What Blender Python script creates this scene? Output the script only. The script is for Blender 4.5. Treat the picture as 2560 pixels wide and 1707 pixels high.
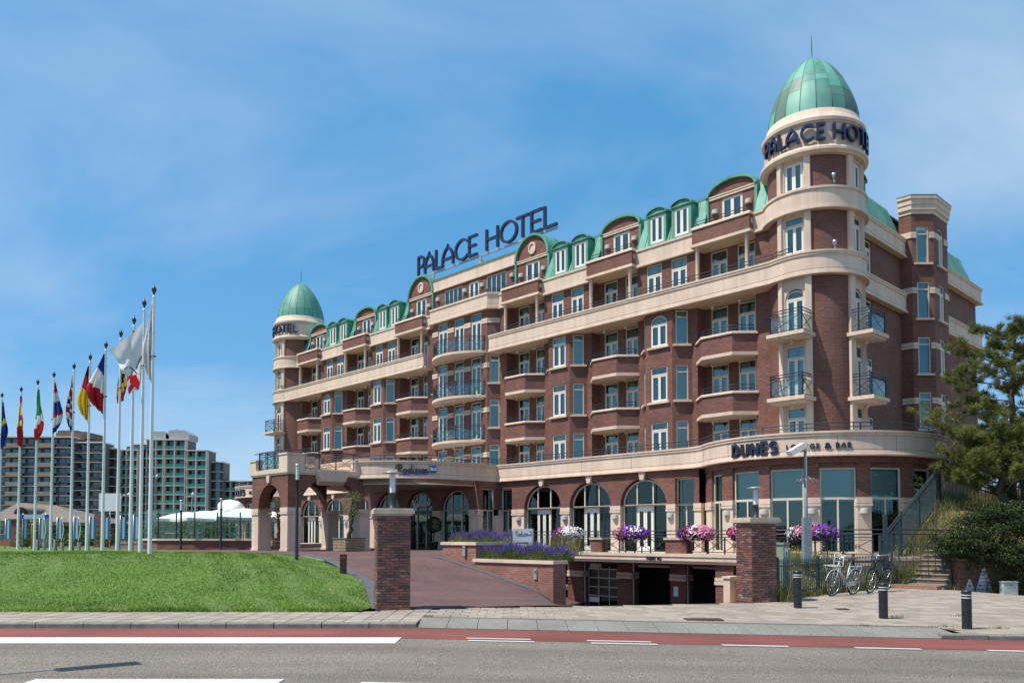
import bpy, bmesh, math, random
import numpy as np
from mathutils import Vector, Matrix
from mathutils.geometry import tessellate_polygon, delaunay_2d_cdt

for o in list(bpy.data.objects): bpy.data.objects.remove(o, do_unlink=True)
S = bpy.context.scene
COL = S.collection
PI = math.pi
rad = math.radians
RNG = random.Random(7)

# ---------------------------------------------------------------- camera
EH = 1.8
cd = bpy.data.cameras.new('camera'); cam = bpy.data.objects.new('camera', cd); COL.objects.link(cam)
cam.location = (0, 0, EH); cam.rotation_euler = (rad(90 + 2.15), 0, 0)
cd.sensor_width = 36; cd.lens = 2040 / 2560 * 36; cd.shift_y = 0.1605
cd.clip_start = 0.1; cd.clip_end = 3000
S.camera = cam
# ---------------------------------------------------------------- sky and sun
SUN_EL, SUN_B = rad(60.5), rad(19)
sun_dir = Vector((-math.cos(SUN_B) * math.cos(SUN_EL), -math.sin(SUN_B) * math.cos(SUN_EL), math.sin(SUN_EL)))
w = bpy.data.worlds.new('World'); S.world = w; w.use_nodes = True
nt = w.node_tree; nt.nodes.clear()
def wn(t, **k):
    n = nt.nodes.new(t)
    for a, b in k.items(): setattr(n, a, b)
    return n
sky = wn('ShaderNodeTexSky', sky_type='NISHITA', sun_disc=False)
sky.sun_elevation = SUN_EL
sky.sun_rotation = math.atan2(sun_dir.x, sun_dir.y)
sky.altitude = 10; sky.air_density = 1.0; sky.dust_density = 0.4; sky.ozone_density = 3.0
tc = wn('ShaderNodeTexCoord'); sep = wn('ShaderNodeSeparateXYZ'); nt.links.new(tc.outputs['Generated'], sep.inputs[0])
def wm(op, a, b):
    n = wn('ShaderNodeMath', operation=op)
    for i, q in enumerate((a, b)):
        if isinstance(q, (int, float)): n.inputs[i].default_value = q
        else: nt.links.new(q, n.inputs[i])
    return n.outputs[0]
zc = wm('ADD', wm('MAXIMUM', sep.outputs[2], 0.0), 0.42)
comb = wn('ShaderNodeCombineXYZ')
nt.links.new(wm('DIVIDE', sep.outputs[0], zc), comb.inputs[0]); nt.links.new(wm('DIVIDE', sep.outputs[1], zc), comb.inputs[1])
mp = wn('ShaderNodeMapping'); mp.inputs['Rotation'].default_value = (0, 0, rad(-38)); mp.inputs['Scale'].default_value = (0.8, 1.5, 1)
nt.links.new(comb.outputs[0], mp.inputs[0])
nz = wn('ShaderNodeTexNoise'); nz.inputs['Scale'].default_value = 0.9; nz.inputs['Detail'].default_value = 9; nz.inputs['Roughness'].default_value = 0.56; nz.inputs['Distortion'].default_value = 0.5
nt.links.new(mp.outputs[0], nz.inputs['Vector'])
nz2 = wn('ShaderNodeTexNoise'); nz2.inputs['Scale'].default_value = 0.55; nz2.inputs['Detail'].default_value = 3
nt.links.new(comb.outputs[0], nz2.inputs['Vector'])
cr = wn('ShaderNodeMapRange'); cr.inputs['From Min'].default_value = 0.45; cr.inputs['From Max'].default_value = 0.80; cr.inputs['To Max'].default_value = 0.95
nt.links.new(wm('ADD', wm('MULTIPLY', nz.outputs['Fac'], 0.72), wm('MULTIPLY', nz2.outputs['Fac'], 0.36)), cr.inputs['Value'])
sk2 = wn('ShaderNodeMix', data_type='RGBA'); sk2.inputs['Factor'].default_value = 0.65; sk2.inputs['B'].default_value = (0.31, 2.09, 4.26, 1)   # clear deep summer blue
nt.links.new(sky.outputs[0], sk2.inputs['A'])
mixw = wn('ShaderNodeMix', data_type='RGBA'); mixw.inputs['B'].default_value = (4.4, 5.0, 5.6, 1)
nt.links.new(cr.outputs[0], mixw.inputs['Factor']); nt.links.new(sk2.outputs['Result'], mixw.inputs['A'])
bg = wn('ShaderNodeBackground'); bg.inputs['Strength'].default_value = 0.142
wo = wn('ShaderNodeOutputWorld')
nt.links.new(mixw.outputs['Result'], bg.inputs[0]); nt.links.new(bg.outputs[0], wo.inputs[0])
sl = bpy.data.lights.new('sun', 'SUN'); sl.energy = 4.8; sl.angle = rad(0.55); sl.color = (1.0, 0.935, 0.835)
so = bpy.data.objects.new('sun', sl); COL.objects.link(so); so.rotation_euler = sun_dir.to_track_quat('Z', 'Y').to_euler(); so.location = (-30, -10, 60)
# ---------------------------------------------------------------- exposure
S.view_settings.view_transform = 'Standard'; S.view_settings.look = 'None'
S.view_settings.exposure = 0.29; S.view_settings.gamma = 1.0
S.render.engine = 'CYCLES'
S.cycles.use_denoising = True
try:
    S.cycles.denoiser = 'OPENIMAGEDENOISE'; S.cycles.denoising_input_passes = 'RGB_ALBEDO_NORMAL'; S.cycles.denoising_prefilter = 'ACCURATE'
except Exception: pass
S.cycles.max_bounces = 7; S.cycles.diffuse_bounces = 3; S.cycles.glossy_bounces = 3; S.cycles.transmission_bounces = 4; S.cycles.transparent_max_bounces = 10
S.cycles.caustics_reflective = False; S.cycles.caustics_refractive = False
S.cycles.sample_clamp_indirect = 4

# ================================================================ materials
MATS = {}
def mat(name, col, rough=0.7, metal=0.0, var=0.0, vscale=3.0, var2=None, bump=0.0, bscale=40.0, spec=0.5, dirt=0.0):
    if name in MATS: return MATS[name]
    m = bpy.data.materials.new(name); m.use_nodes = True; t = m.node_tree; b = t.nodes['Principled BSDF']
    b.inputs['Base Color'].default_value = (*col, 1); b.inputs['Roughness'].default_value = rough; b.inputs['Metallic'].default_value = metal
    b.inputs['Specular IOR Level'].default_value = spec
    geo = None
    def pos():
        nonlocal geo
        if geo is None: geo = t.nodes.new('ShaderNodeNewGeometry')
        return geo.outputs['Position']
    def noise(sc, det=5, rough_=0.6):
        n = t.nodes.new('ShaderNodeTexNoise'); n.inputs['Scale'].default_value = sc; n.inputs['Detail'].default_value = det; n.inputs['Roughness'].default_value = rough_
        t.links.new(pos(), n.inputs['Vector']); return n.outputs['Fac']
    if var or var2:
        mx = t.nodes.new('ShaderNodeMix'); mx.data_type = 'RGBA'
        c2 = var2 if var2 else tuple(min(1, c * (1 + var)) for c in col)
        c1 = col if var2 else tuple(c * (1 - var) for c in col)
        mx.inputs['A'].default_value = (*c1, 1); mx.inputs['B'].default_value = (*c2, 1)
        r = t.nodes.new('ShaderNodeMapRange'); r.inputs['From Min'].default_value = 0.3; r.inputs['From Max'].default_value = 0.7
        t.links.new(noise(vscale), r.inputs['Value']); t.links.new(r.outputs[0], mx.inputs['Factor'])
        out = mx.outputs['Result']
        if dirt:
            m2 = t.nodes.new('ShaderNodeMix'); m2.data_type = 'RGBA'; m2.blend_type = 'MULTIPLY'
            mpn = t.nodes.new('ShaderNodeMapping'); mpn.inputs['Scale'].default_value = (2.2, 2.2, 0.25)
            t.links.new(pos(), mpn.inputs[0])
            n = t.nodes.new('ShaderNodeTexNoise'); n.inputs['Scale'].default_value = 1.6; n.inputs['Detail'].default_value = 6; t.links.new(mpn.outputs[0], n.inputs['Vector'])
            r2 = t.nodes.new('ShaderNodeMapRange'); r2.inputs['From Min'].default_value = 0.42; r2.inputs['From Max'].default_value = 0.72; r2.inputs['To Max'].default_value = dirt
            t.links.new(n.outputs['Fac'], r2.inputs['Value']); t.links.new(r2.outputs[0], m2.inputs['Factor'])
            t.links.new(out, m2.inputs['A']); m2.inputs['B'].default_value = (0.55, 0.5, 0.45, 1); out = m2.outputs['Result']
        t.links.new(out, b.inputs['Base Color'])
    if bump:
        bp = t.nodes.new('ShaderNodeBump'); bp.inputs['Strength'].default_value = bump; bp.inputs['Distance'].default_value = 0.02
        t.links.new(noise(bscale), bp.inputs['Height']); t.links.new(bp.outputs[0], b.inputs['Normal'])
    MATS[name] = m
    return m

def wall_uv(t):
    """node output: (metres along the wall, height, 0) for any upright face"""
    g = t.nodes.new('ShaderNodeNewGeometry')
    cx = t.nodes.new('ShaderNodeVectorMath'); cx.operation = 'CROSS_PRODUCT'; cx.inputs[0].default_value = (0, 0, 1)
    t.links.new(g.outputs['True Normal'], cx.inputs[1])
    nn = t.nodes.new('ShaderNodeVectorMath'); nn.operation = 'NORMALIZE'; t.links.new(cx.outputs[0], nn.inputs[0])
    dt = t.nodes.new('ShaderNodeVectorMath'); dt.operation = 'DOT_PRODUCT'
    t.links.new(nn.outputs[0], dt.inputs[0]); t.links.new(g.outputs['Position'], dt.inputs[1])
    sp = t.nodes.new('ShaderNodeSeparateXYZ'); t.links.new(g.outputs['Position'], sp.inputs[0])
    cb = t.nodes.new('ShaderNodeCombineXYZ'); t.links.new(dt.outputs['Value'], cb.inputs[0]); t.links.new(sp.outputs[2], cb.inputs[1])
    return cb.outputs[0], g.outputs['Position']

def brick_mat(name, c1, c2, mortar, bw=0.215, rh=0.066, salt=0.25, soldier=False):
    m = bpy.data.materials.new(name); m.use_nodes = True; t = m.node_tree; b = t.nodes['Principled BSDF']
    uv, P = wall_uv(t)
    bt = t.nodes.new('ShaderNodeTexBrick'); bt.inputs['Scale'].default_value = 1
    bt.inputs['Brick Width'].default_value = bw; bt.inputs['Row Height'].default_value = rh; bt.inputs['Mortar Size'].default_value = 0.006; bt.inputs['Mortar Smooth'].default_value = 0.3; bt.inputs['Bias'].default_value = 0.0
    bt.inputs['Color1'].default_value = (*c1, 1); bt.inputs['Color2'].default_value = (*c2, 1); bt.inputs['Mortar'].default_value = (*mortar, 1)
    t.links.new(uv, bt.inputs['Vector'])
    # big soft patches + pale lime bloom
    n1 = t.nodes.new('ShaderNodeTexNoise'); n1.inputs['Scale'].default_value = 0.7; n1.inputs['Detail'].default_value = 6; t.links.new(P, n1.inputs['Vector'])
    mx = t.nodes.new('ShaderNodeMix'); mx.data_type = 'RGBA'; mx.blend_type = 'MULTIPLY'; mx.inputs['B'].default_value = (0.72, 0.68, 0.68, 1)
    r1 = t.nodes.new('ShaderNodeMapRange'); r1.inputs['From Min'].default_value = 0.35; r1.inputs['From Max'].default_value = 0.7; t.links.new(n1.outputs['Fac'], r1.inputs['Value'])
    t.links.new(r1.outputs[0], mx.inputs['Factor']); t.links.new(bt.outputs['Color'], mx.inputs['A'])
    n2 = t.nodes.new('ShaderNodeTexNoise'); n2.inputs['Scale'].default_value = 2.3; n2.inputs['Detail'].default_value = 12; n2.inputs['Roughness'].default_value = 0.78; t.links.new(P, n2.inputs['Vector'])
    r2 = t.nodes.new('ShaderNodeMapRange'); r2.inputs['From Min'].default_value = 0.60; r2.inputs['From Max'].default_value = 0.82; r2.inputs['To Max'].default_value = salt; t.links.new(n2.outputs['Fac'], r2.inputs['Value'])
    m2 = t.nodes.new('ShaderNodeMix'); m2.data_type = 'RGBA'; m2.inputs['B'].default_value = (0.52, 0.46, 0.45, 1)
    t.links.new(r2.outputs[0], m2.inputs['Factor']); t.links.new(mx.outputs['Result'], m2.inputs['A'])
    t.links.new(m2.outputs['Result'], b.inputs['Base Color'])
    bp = t.nodes.new('ShaderNodeBump'); bp.inputs['Strength'].default_value = 0.7; bp.inputs['Distance'].default_value = 0.01; bp.invert = True
    t.links.new(bt.outputs['Fac'], bp.inputs['Height']); t.links.new(bp.outputs[0], b.inputs['Normal'])
    b.inputs['Roughness'].default_value = 0.75; b.inputs['Specular IOR Level'].default_value = 0.35
    MATS[name] = m
    return m

def glass_mat(name, tint, refl=0.10, rough=0.0):
    m = bpy.data.materials.new(name); m.use_nodes = True; t = m.node_tree; t.nodes.clear()
    o = t.nodes.new('ShaderNodeOutputMaterial'); tr = t.nodes.new('ShaderNodeBsdfTransparent'); tr.inputs[0].default_value = (*tint, 1)
    gl = t.nodes.new('ShaderNodeBsdfGlossy'); gl.inputs['Roughness'].default_value = rough; gl.inputs['Color'].default_value = (0.62, 0.88, 0.90, 1)
    fr = t.nodes.new('ShaderNodeFresnel'); fr.inputs['IOR'].default_value = 1.55
    ad = t.nodes.new('ShaderNodeMath'); ad.operation = 'ADD'; ad.inputs[1].default_value = refl; ad.use_clamp = True
    mx = t.nodes.new('ShaderNodeMixShader'); t.links.new(fr.outputs[0], ad.inputs[0]); t.links.new(ad.outputs[0], mx.inputs[0])
    t.links.new(tr.outputs[0], mx.inputs[1]); t.links.new(gl.outputs[0], mx.inputs[2]); t.links.new(mx.outputs[0], o.inputs[0])
    g = t.nodes.new('ShaderNodeNewGeometry'); n = t.nodes.new('ShaderNodeTexNoise'); n.inputs['Scale'].default_value = 0.55; n.inputs['Detail'].default_value = 1
    t.links.new(g.outputs['Position'], n.inputs['Vector'])
    bp = t.nodes.new('ShaderNodeBump'); bp.inputs['Strength'].default_value = 0.10; bp.inputs['Distance'].default_value = 0.05; t.links.new(n.outputs['Fac'], bp.inputs['Height']); t.links.new(bp.outputs[0], gl.inputs['Normal'])
    MATS[name] = m
    return m

BRICK = brick_mat('brick', (0.232, 0.088, 0.063), (0.132, 0.054, 0.045), (0.27, 0.195, 0.165), salt=0.16)
PBRICK = brick_mat('planter_brick', (0.34, 0.145, 0.10), (0.23, 0.095, 0.07), (0.44, 0.35, 0.30), 0.22, 0.072, 0.2)
STONE = mat('stone', (0.66, 0.515, 0.415), 0.8, var=0.09, vscale=0.8, bump=0.15, bscale=60, dirt=0.34)
STONE2 = mat('stone_cap', (0.50, 0.42, 0.34), 0.8, var=0.14, vscale=1.6, bump=0.2, bscale=50, dirt=0.35)
COPPER = mat('copper_green', (0.065, 0.245, 0.185), 0.55, var2=(0.125, 0.37, 0.285), vscale=0.9, bump=0.12, bscale=8, dirt=0.5)
COPPER_A = mat('copper_pale', (0.10, 0.34, 0.26), 0.55, var2=(0.15, 0.40, 0.32), vscale=1.4, bump=0.1, bscale=8, dirt=0.3)
COPPER_B = mat('copper_mid', (0.075, 0.235, 0.185), 0.55, var2=(0.12, 0.30, 0.245), vscale=1.4, bump=0.1, bscale=8, dirt=0.4)
COPPER_C = mat('copper_brown', (0.095, 0.165, 0.13), 0.55, var2=(0.12, 0.21, 0.165), vscale=1.4, bump=0.1, bscale=8, dirt=0.4)
COPPER_D = mat('copper_dark', (0.035, 0.12, 0.095), 0.55)
FRAME = mat('white_frame', (0.76, 0.74, 0.69), 0.45, var=0.03)
CREAM = mat('cream_frame', (0.62, 0.56, 0.46), 0.5, var=0.04)
GLASS = glass_mat('window_glass', (0.33, 0.60, 0.62), 0.13)
GLASS_L = glass_mat('lounge_glass', (0.55, 0.70, 0.69), 0.08)
PANEL = glass_mat('balcony_glass', (0.62, 0.74, 0.74), 0.10)
GREENGL = mat('green_glass', (0.035, 0.20, 0.165), 0.25, var=.2, vscale=.4)
GLASS_G = glass_mat('arch_glass', (0.30, 0.37, 0.36), 0.03)
SCREEN = glass_mat('screen_glass', (0.72, 0.82, 0.79), 0.02)
GLASS_E = glass_mat('entrance_glass', (0.10, 0.12, 0.12), 0.02)
CURT = mat('curtain', (0.72, 0.76, 0.74), 0.9)
_t = CURT.node_tree; _oi = _t.nodes.new('ShaderNodeObjectInfo'); _rp = _t.nodes.new('ShaderNodeValToRGB'); _rp.color_ramp.elements[0].color = (.30, .36, .36, 1); _rp.color_ramp.elements[1].color = (.82, .84, .80, 1)
_t.links.new(_oi.outputs['Random'], _rp.inputs[0]); _t.links.new(_rp.outputs[0], _t.nodes['Principled BSDF'].inputs['Base Color'])
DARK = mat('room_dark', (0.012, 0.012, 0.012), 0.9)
RAIL = mat('rail_metal', (0.028, 0.045, 0.058), 0.4, metal=0.3)
NAVY = mat('letter_navy', (0.008, 0.011, 0.035), 0.18, spec=0.6)
NAVY_E = mat('letter_face', (0.012, 0.018, 0.07), 0.15, spec=0.7)
BLUE = mat('sign_blue', (0.01, 0.06, 0.42), 0.3)
WHITE = mat('white_paint', (0.78, 0.79, 0.80), 0.35)
GREYM = mat('grey_metal', (0.42, 0.43, 0.44), 0.4, metal=0.5, var=0.05)
BLACK = mat('black_paint', (0.012, 0.013, 0.015), 0.45, var=0.2, vscale=6)

# ================================================================ mesh helpers
class MB:
    def __init__(s): s.v = []; s.f = []; s.m = []; s.sm = []
    def add(s, vs, fs, mi=0, smooth=False):
        b = len(s.v); s.v.extend(tuple(q) for q in vs)
        for f in fs: s.f.append(tuple(b + i for i in f)); s.m.append(mi); s.sm.append(smooth)
        return s
    def box(s, x0, x1, y0, y1, z0, z1, mi=0):
        v = [(x0,y0,z0),(x1,y0,z0),(x1,y1,z0),(x0,y1,z0),(x0,y0,z1),(x1,y0,z1),(x1,y1,z1),(x0,y1,z1)]
        return s.add(v, [(0,3,2,1),(4,5,6,7),(0,1,5,4),(1,2,6,5),(2,3,7,6),(3,0,4,7)], mi)
    def obox(s, c, ax, ay, az, mi=0):
        """oriented box: centre and three half-axes"""
        c = Vector(c); ax = Vector(ax); ay = Vector(ay); az = Vector(az)
        v = [c - ax - ay - az, c + ax - ay - az, c + ax + ay - az, c - ax + ay - az, c - ax - ay + az, c + ax - ay + az, c + ax + ay + az, c - ax + ay + az]
        return s.add(v, [(0,3,2,1),(4,5,6,7),(0,1,5,4),(1,2,6,5),(2,3,7,6),(3,0,4,7)], mi)
    def bar(s, p, q, wd, dp=None, mi=0, up=(0,0,1)):
        p = Vector(p); q = Vector(q); d = q - p; L = d.length
        if L < 1e-6: return s
        d.normalize(); u = Vector(up)
        if abs(d.dot(u)) > 0.98: u = Vector((1,0,0))
        a = d.cross(u).normalized(); b = a.cross(d)
        return s.obox((p + q) / 2, d * (L / 2), a * (wd / 2), b * ((dp or wd) / 2), mi)
    def prism(s, poly, z0, z1, mi=0, bottom=True, top=True):
        n = len(poly); v = [(x, y, z0) for x, y in poly] + [(x, y, z1) for x, y in poly]
        f = [(i, (i + 1) % n, n + (i + 1) % n, n + i) for i in range(n)]
        if top: f.append(tuple(range(n, 2 * n)))
        if bottom: f.append(tuple(reversed(range(n))))
        return s.add(v, f, mi)
    def tube(s, path, r, n=6, mi=0, closed=False, smooth=True, cap=True):
        P = [Vector(p) for p in path]; N = len(P); rr = r if isinstance(r, (list, tuple)) else [r] * N
        vs = []; prev = None
        for i in range(N):
            a = P[(i - 1) % N] if (i > 0 or closed) else P[i]; b = P[(i + 1) % N] if (i < N - 1 or closed) else P[i]
            d = (b - a)
            if d.length < 1e-9: d = Vector((0,0,1))
            d.normalize()
            if prev is None:
                u = Vector((0,0,1)) if abs(d.z) < 0.9 else Vector((1,0,0))
            else: u = prev
            sd = d.cross(u)
            if sd.length < 1e-6: sd = d.cross(Vector((0.3,1,0.2)))
            sd.normalize(); u = sd.cross(d).normalized(); prev = u
            for k in range(n):
                t = 2 * PI * k / n
                vs.append(P[i] + (sd * math.cos(t) + u * math.sin(t)) * rr[i])
        fs = []
        for i in range(N if closed else N - 1):
            j = (i + 1) % N
            for k in range(n): fs.append((i*n+k, i*n+(k+1)%n, j*n+(k+1)%n, j*n+k))
        if cap and not closed:
            fs.append(tuple(reversed(range(n)))); fs.append(tuple((N-1)*n + k for k in range(n)))
        return s.add(vs, fs, mi, smooth)
    def lathe(s, prof, c=(0,0,0), n=24, a0=0.0, a1=2*PI, mi=0, smooth=True):
        full = abs(a1 - a0 - 2 * PI) < 1e-6; K = n if full else n + 1
        vs = []
        for r, z in prof:
            for k in range(K):
                t = a0 + (a1 - a0) * k / n; vs.append((c[0] + r * math.cos(t), c[1] + r * math.sin(t), c[2] + z))
        fs = []
        for i in range(len(prof) - 1):
            for k in range(n if full else n):
                k2 = (k + 1) % K if full else k + 1
                fs.append((i*K+k, i*K+k2, (i+1)*K+k2, (i+1)*K+k))
        return s.add(vs, fs, mi, smooth)
    def sweep(s, path, prof, mi=0, closed=False, caps=True):
        """path: plan points left to right seen from outside; prof: (outward offset, z) loop"""
        n = len(path); P = [Vector((a, b)) for a, b in path]; nm = []
        for i in range(n):
            ds = []
            if i > 0 or closed: ds.append((P[i] - P[i-1]).normalized())
            if i < n - 1 or closed: ds.append((P[(i+1) % n] - P[i]).normalized())
            ns = [Vector((d.y, -d.x)) for d in ds]
            m = ns[0] if len(ns) == 1 else (ns[0] + ns[1]).normalized()
            k = 1.0 / max(0.35, m.dot(ns[0])); nm.append(m * k)
        m = len(prof); vs = []
        for i in range(n):
            for d, z in prof: vs.append((P[i].x + nm[i].x * d, P[i].y + nm[i].y * d, z))
        fs = []
        for i in range(n if closed else n - 1):
            j = (i + 1) % n
            for k in range(m):
                l = (k + 1) % m; fs.append((i*m+k, j*m+k, j*m+l, i*m+l))
        if caps and not closed:
            fs.append(tuple(range(m))); fs.append(tuple((n-1)*m + k for k in reversed(range(m))))
        return s.add(vs, fs, mi)
    def quad(s, a, b, c, d, mi=0): return s.add([a, b, c, d], [(0,1,2,3)], mi)
    def mesh(s, name, mats):
        me = bpy.data.meshes.new(name); me.from_pydata(s.v, [], s.f)
        for m in (mats if isinstance(mats, (list, tuple)) else [mats]): me.materials.append(m)
        if any(s.m): me.polygons.foreach_set('material_index', s.m)
        if any(s.sm): me.polygons.foreach_set('use_smooth', s.sm)
        me.update(); return me
    def islands(s, gap=0.06):
        """split into pieces that neither share points nor touch: list of MB"""
        n = len(s.v); par = list(range(n))
        def fd(i):
            while par[i] != i: par[i] = par[par[i]]; i = par[i]
            return i
        for f in s.f:
            a = fd(f[0])
            for q in f[1:]: par[fd(q)] = a
        grp = {}
        for i, f in enumerate(s.f): grp.setdefault(fd(f[0]), []).append(i)
        G = []
        for fs in grp.values():
            vs = {q for i in fs for q in s.f[i]}; P_ = [s.v[q] for q in vs]; G.append([[min(p[k] for p in P_) - gap / 2 for k in range(3)], [max(p[k] for p in P_) + gap / 2 for k in range(3)], fs])
        ch = True
        while ch and len(G) > 1:
            ch = False; out = []
            for g in G:
                for h in out:
                    if all(g[0][k] <= h[1][k] and h[0][k] <= g[1][k] for k in range(3)):
                        h[0] = [min(a, b) for a, b in zip(g[0], h[0])]; h[1] = [max(a, b) for a, b in zip(g[1], h[1])]; h[2] += g[2]; ch = True; break
                else: out.append(g)
            G = out
        res = []
        for _, _, fs in G:
            m = MB(); mp_ = {}
            for i in fs:
                for q in s.f[i]:
                    if q not in mp_: mp_[q] = len(m.v); m.v.append(s.v[q])
                m.f.append(tuple(mp_[q] for q in s.f[i])); m.m.append(s.m[i]); m.sm.append(s.sm[i])
            res.append(m)
        return res
    def build(s, name, mats, parent=None, **props):
        o = bpy.data.objects.new(name, s.mesh(name, mats)); COL.objects.link(o)
        if parent is not None: o.parent = parent
        for k, v in props.items(): o[k] = v
        return o

def inst(name, me, parent=None, loc=(0,0,0), rz=0.0, scale=None, rot=None):
    o = bpy.data.objects.new(name, me); COL.objects.link(o); o.location = loc
    o.rotation_euler = rot if rot else (0, 0, rz)
    if scale: o.scale = scale
    if parent is not None: o.parent = parent
    return o
def thing(name, label, cat, loc=(0,0,0), rz=0.0, group=None):
    o = bpy.data.objects.new(name, None); COL.objects.link(o); o.location = loc; o.rotation_euler = (0, 0, rz); o.empty_display_size = 0.2
    o['label'] = label; o['category'] = cat
    if group: o['group'] = group
    return o
def tag(o, label, cat, group=None):
    o['label'] = label; o['category'] = cat
    if group: o['group'] = group
    return o
def struct(o): o['kind'] = 'structure'; return o
def fast_mesh(name, V, F, mats, mi=None, smooth=False):
    """numpy mesh: V (n,3), F (m,k) all faces k-gons"""
    V = np.asarray(V, np.float32); F = np.asarray(F, np.int32); me = bpy.data.meshes.new(name); m, k = F.shape
    me.vertices.add(len(V)); me.vertices.foreach_set('co', V.ravel()); me.loops.add(m * k); me.loops.foreach_set('vertex_index', F.ravel())
    me.polygons.add(m); me.polygons.foreach_set('loop_start', np.arange(0, m * k, k, dtype=np.int32))
    for q in (mats if isinstance(mats, (list, tuple)) else [mats]): me.materials.append(q)
    if mi is not None: me.polygons.foreach_set('material_index', np.asarray(mi, np.int32))
    if smooth: me.polygons.foreach_set('use_smooth', np.ones(m, bool))
    me.update(calc_edges=True); me.validate(); return me

def wall(mb, p0, p1, z0, z1, holes=(), reveal=0.14, mi=0, rmi=None):
    """upright wall panel from p0 to p1 (left to right seen from outside) with openings.
    hole: (t0, t1, z0, z1[, rise]); rise > 0 gives an arched head above z1"""
    p0 = Vector(p0); p1 = Vector(p1); d = (p1 - p0); L = d.length; d.normalize(); nrm = Vector((d.y, -d.x))
    loops = [[(0, z0), (L, z0), (L, z1), (0, z1)]]
    for h in holes:
        t0, t1, a, b = h[:4]; rise = h[4] if len(h) > 4 else 0
        lp = [(t0, a), (t1, a), (t1, b)]
        if rise:
            K = 14; c = (t0 + t1) / 2; hw = (t1 - t0) / 2
            for k in range(1, K): t = PI * k / K; lp.append((c + hw * math.cos(t), b + rise * math.sin(t)))
        lp.append((t0, b)); loops.append(lp)
    flat = [q for lp in loops for q in lp]
    tri = tessellate_polygon([[Vector((x, z, 0)) for x, z in lp] for lp in loops])
    V = [(p0.x + d.x * t, p0.y + d.y * t, z) for t, z in flat]
    F = []
    for a, b, c in tri:
        A, B, Cc = flat[a], flat[b], flat[c]
        cr_ = (B[0]-A[0])*(Cc[1]-A[1]) - (B[1]-A[1])*(Cc[0]-A[0])
        F.append((a, b, c) if cr_ > 0 else (a, c, b))
    mb.add(V, F, mi)
    for lp in loops[1:]:
        n = len(lp)
        o_ = [(p0.x + d.x * t, p0.y + d.y * t, z) for t, z in lp]
        i_ = [(x - nrm.x * reveal, y - nrm.y * reveal, z) for x, y, z in o_]
        mb.add(o_ + i_, [(k, (k + 1) % n, n + (k + 1) % n, n + k) for k in range(n)], mi if rmi is None else rmi)
    return mb
def ground_mesh(name, poly, zf, mats, step=0.6, holes=()):
    """triangulated sheet filling a plan polygon, height zf(x, y)"""
    pts = []; edges = []
    def addloop(lp):
        out = []
        for i in range(len(lp)):
            a = Vector(lp[i]); b = Vector(lp[(i + 1) % len(lp)]); k = max(1, int((b - a).length / step))
            for j in range(k): out.append(a + (b - a) * (j / k))
        s0 = len(pts); pts.extend(out)
        for i in range(len(out)): edges.append((s0 + i, s0 + (i + 1) % len(out)))
    addloop(poly)
    xs = [p[0] for p in poly]; ys = [p[1] for p in poly]
    def inside(x, y):
        c = False; n = len(poly); j = n - 1
        for i in range(n):
            xi, yi = poly[i]; xj, yj = poly[j]
            if (yi > y) != (yj > y) and x < (xj - xi) * (y - yi) / (yj - yi) + xi: c = not c
            j = i
        return c
    def dist(x, y):
        p = Vector((x, y)); best = 9e9; n = len(poly)
        for i in range(n):
            a = Vector(poly[i]); b = Vector(poly[(i + 1) % n]); ab = b - a; t = max(0, min(1, (p - a).dot(ab) / max(1e-9, ab.length_squared))); best = min(best, (p - a - ab * t).length)
        return best
    r = random.Random(3)
    y = min(ys) + step / 2
    while y < max(ys):
        x = min(xs) + step / 2
        while x < max(xs):
            qx = x + r.uniform(-.15, .15) * step; qy = y + r.uniform(-.15, .15) * step
            if inside(qx, qy) and dist(qx, qy) > step * 0.35: pts.append(Vector((qx, qy)))
            x += step
        y += step
    v, e, f, *_ = delaunay_2d_cdt(pts, edges, [], 1, 1e-5)
    mb = MB(); mb.add([(p.x, p.y, zf(p.x, p.y)) for p in v], [tuple(q) for q in f], 0, True)
    return mb.mesh(name, mats)
# ================================================================ hotel frame: x along the facade (right), y into the building
HO = Vector((-3.821, 56.080, 0)); HR = math.atan2(-0.7193, 0.6946)
HM = Matrix.Translation(HO) @ Matrix.Rotation(HR, 4, 'Z')
def W(x, y, z=0.0): return HM @ Vector((x, y, z))
def L(X, Y): p = HM.inverted() @ Vector((X, Y, 0)); return p.x, p.y
hotel = thing('hotel', 'large brown brick hotel with cream stone bands and green copper domes', 'building', HO, HR)
BAL = (5.93, 13.28, 20.63); BAYS = (9.6, 16.95); RHW = 1.72; BHW = 1.61
TX, TY = 24.85, 1.95; GZ = 1.0
LV = {2: (5.45, 7.88), 3: (8.17, 10.88), 4: (11.17, 13.92)}
def P(name, mb, m, **k):
    parts = mb.islands() if len(mb.f) < 6000 else [mb]; o = None
    for q in parts:
        b = q.build(name, m, hotel)
        if o is None: o = b
        if len(parts) == 1:
            for kk_, vv_ in k.items(): b[kk_] = vv_
    return o

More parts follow.
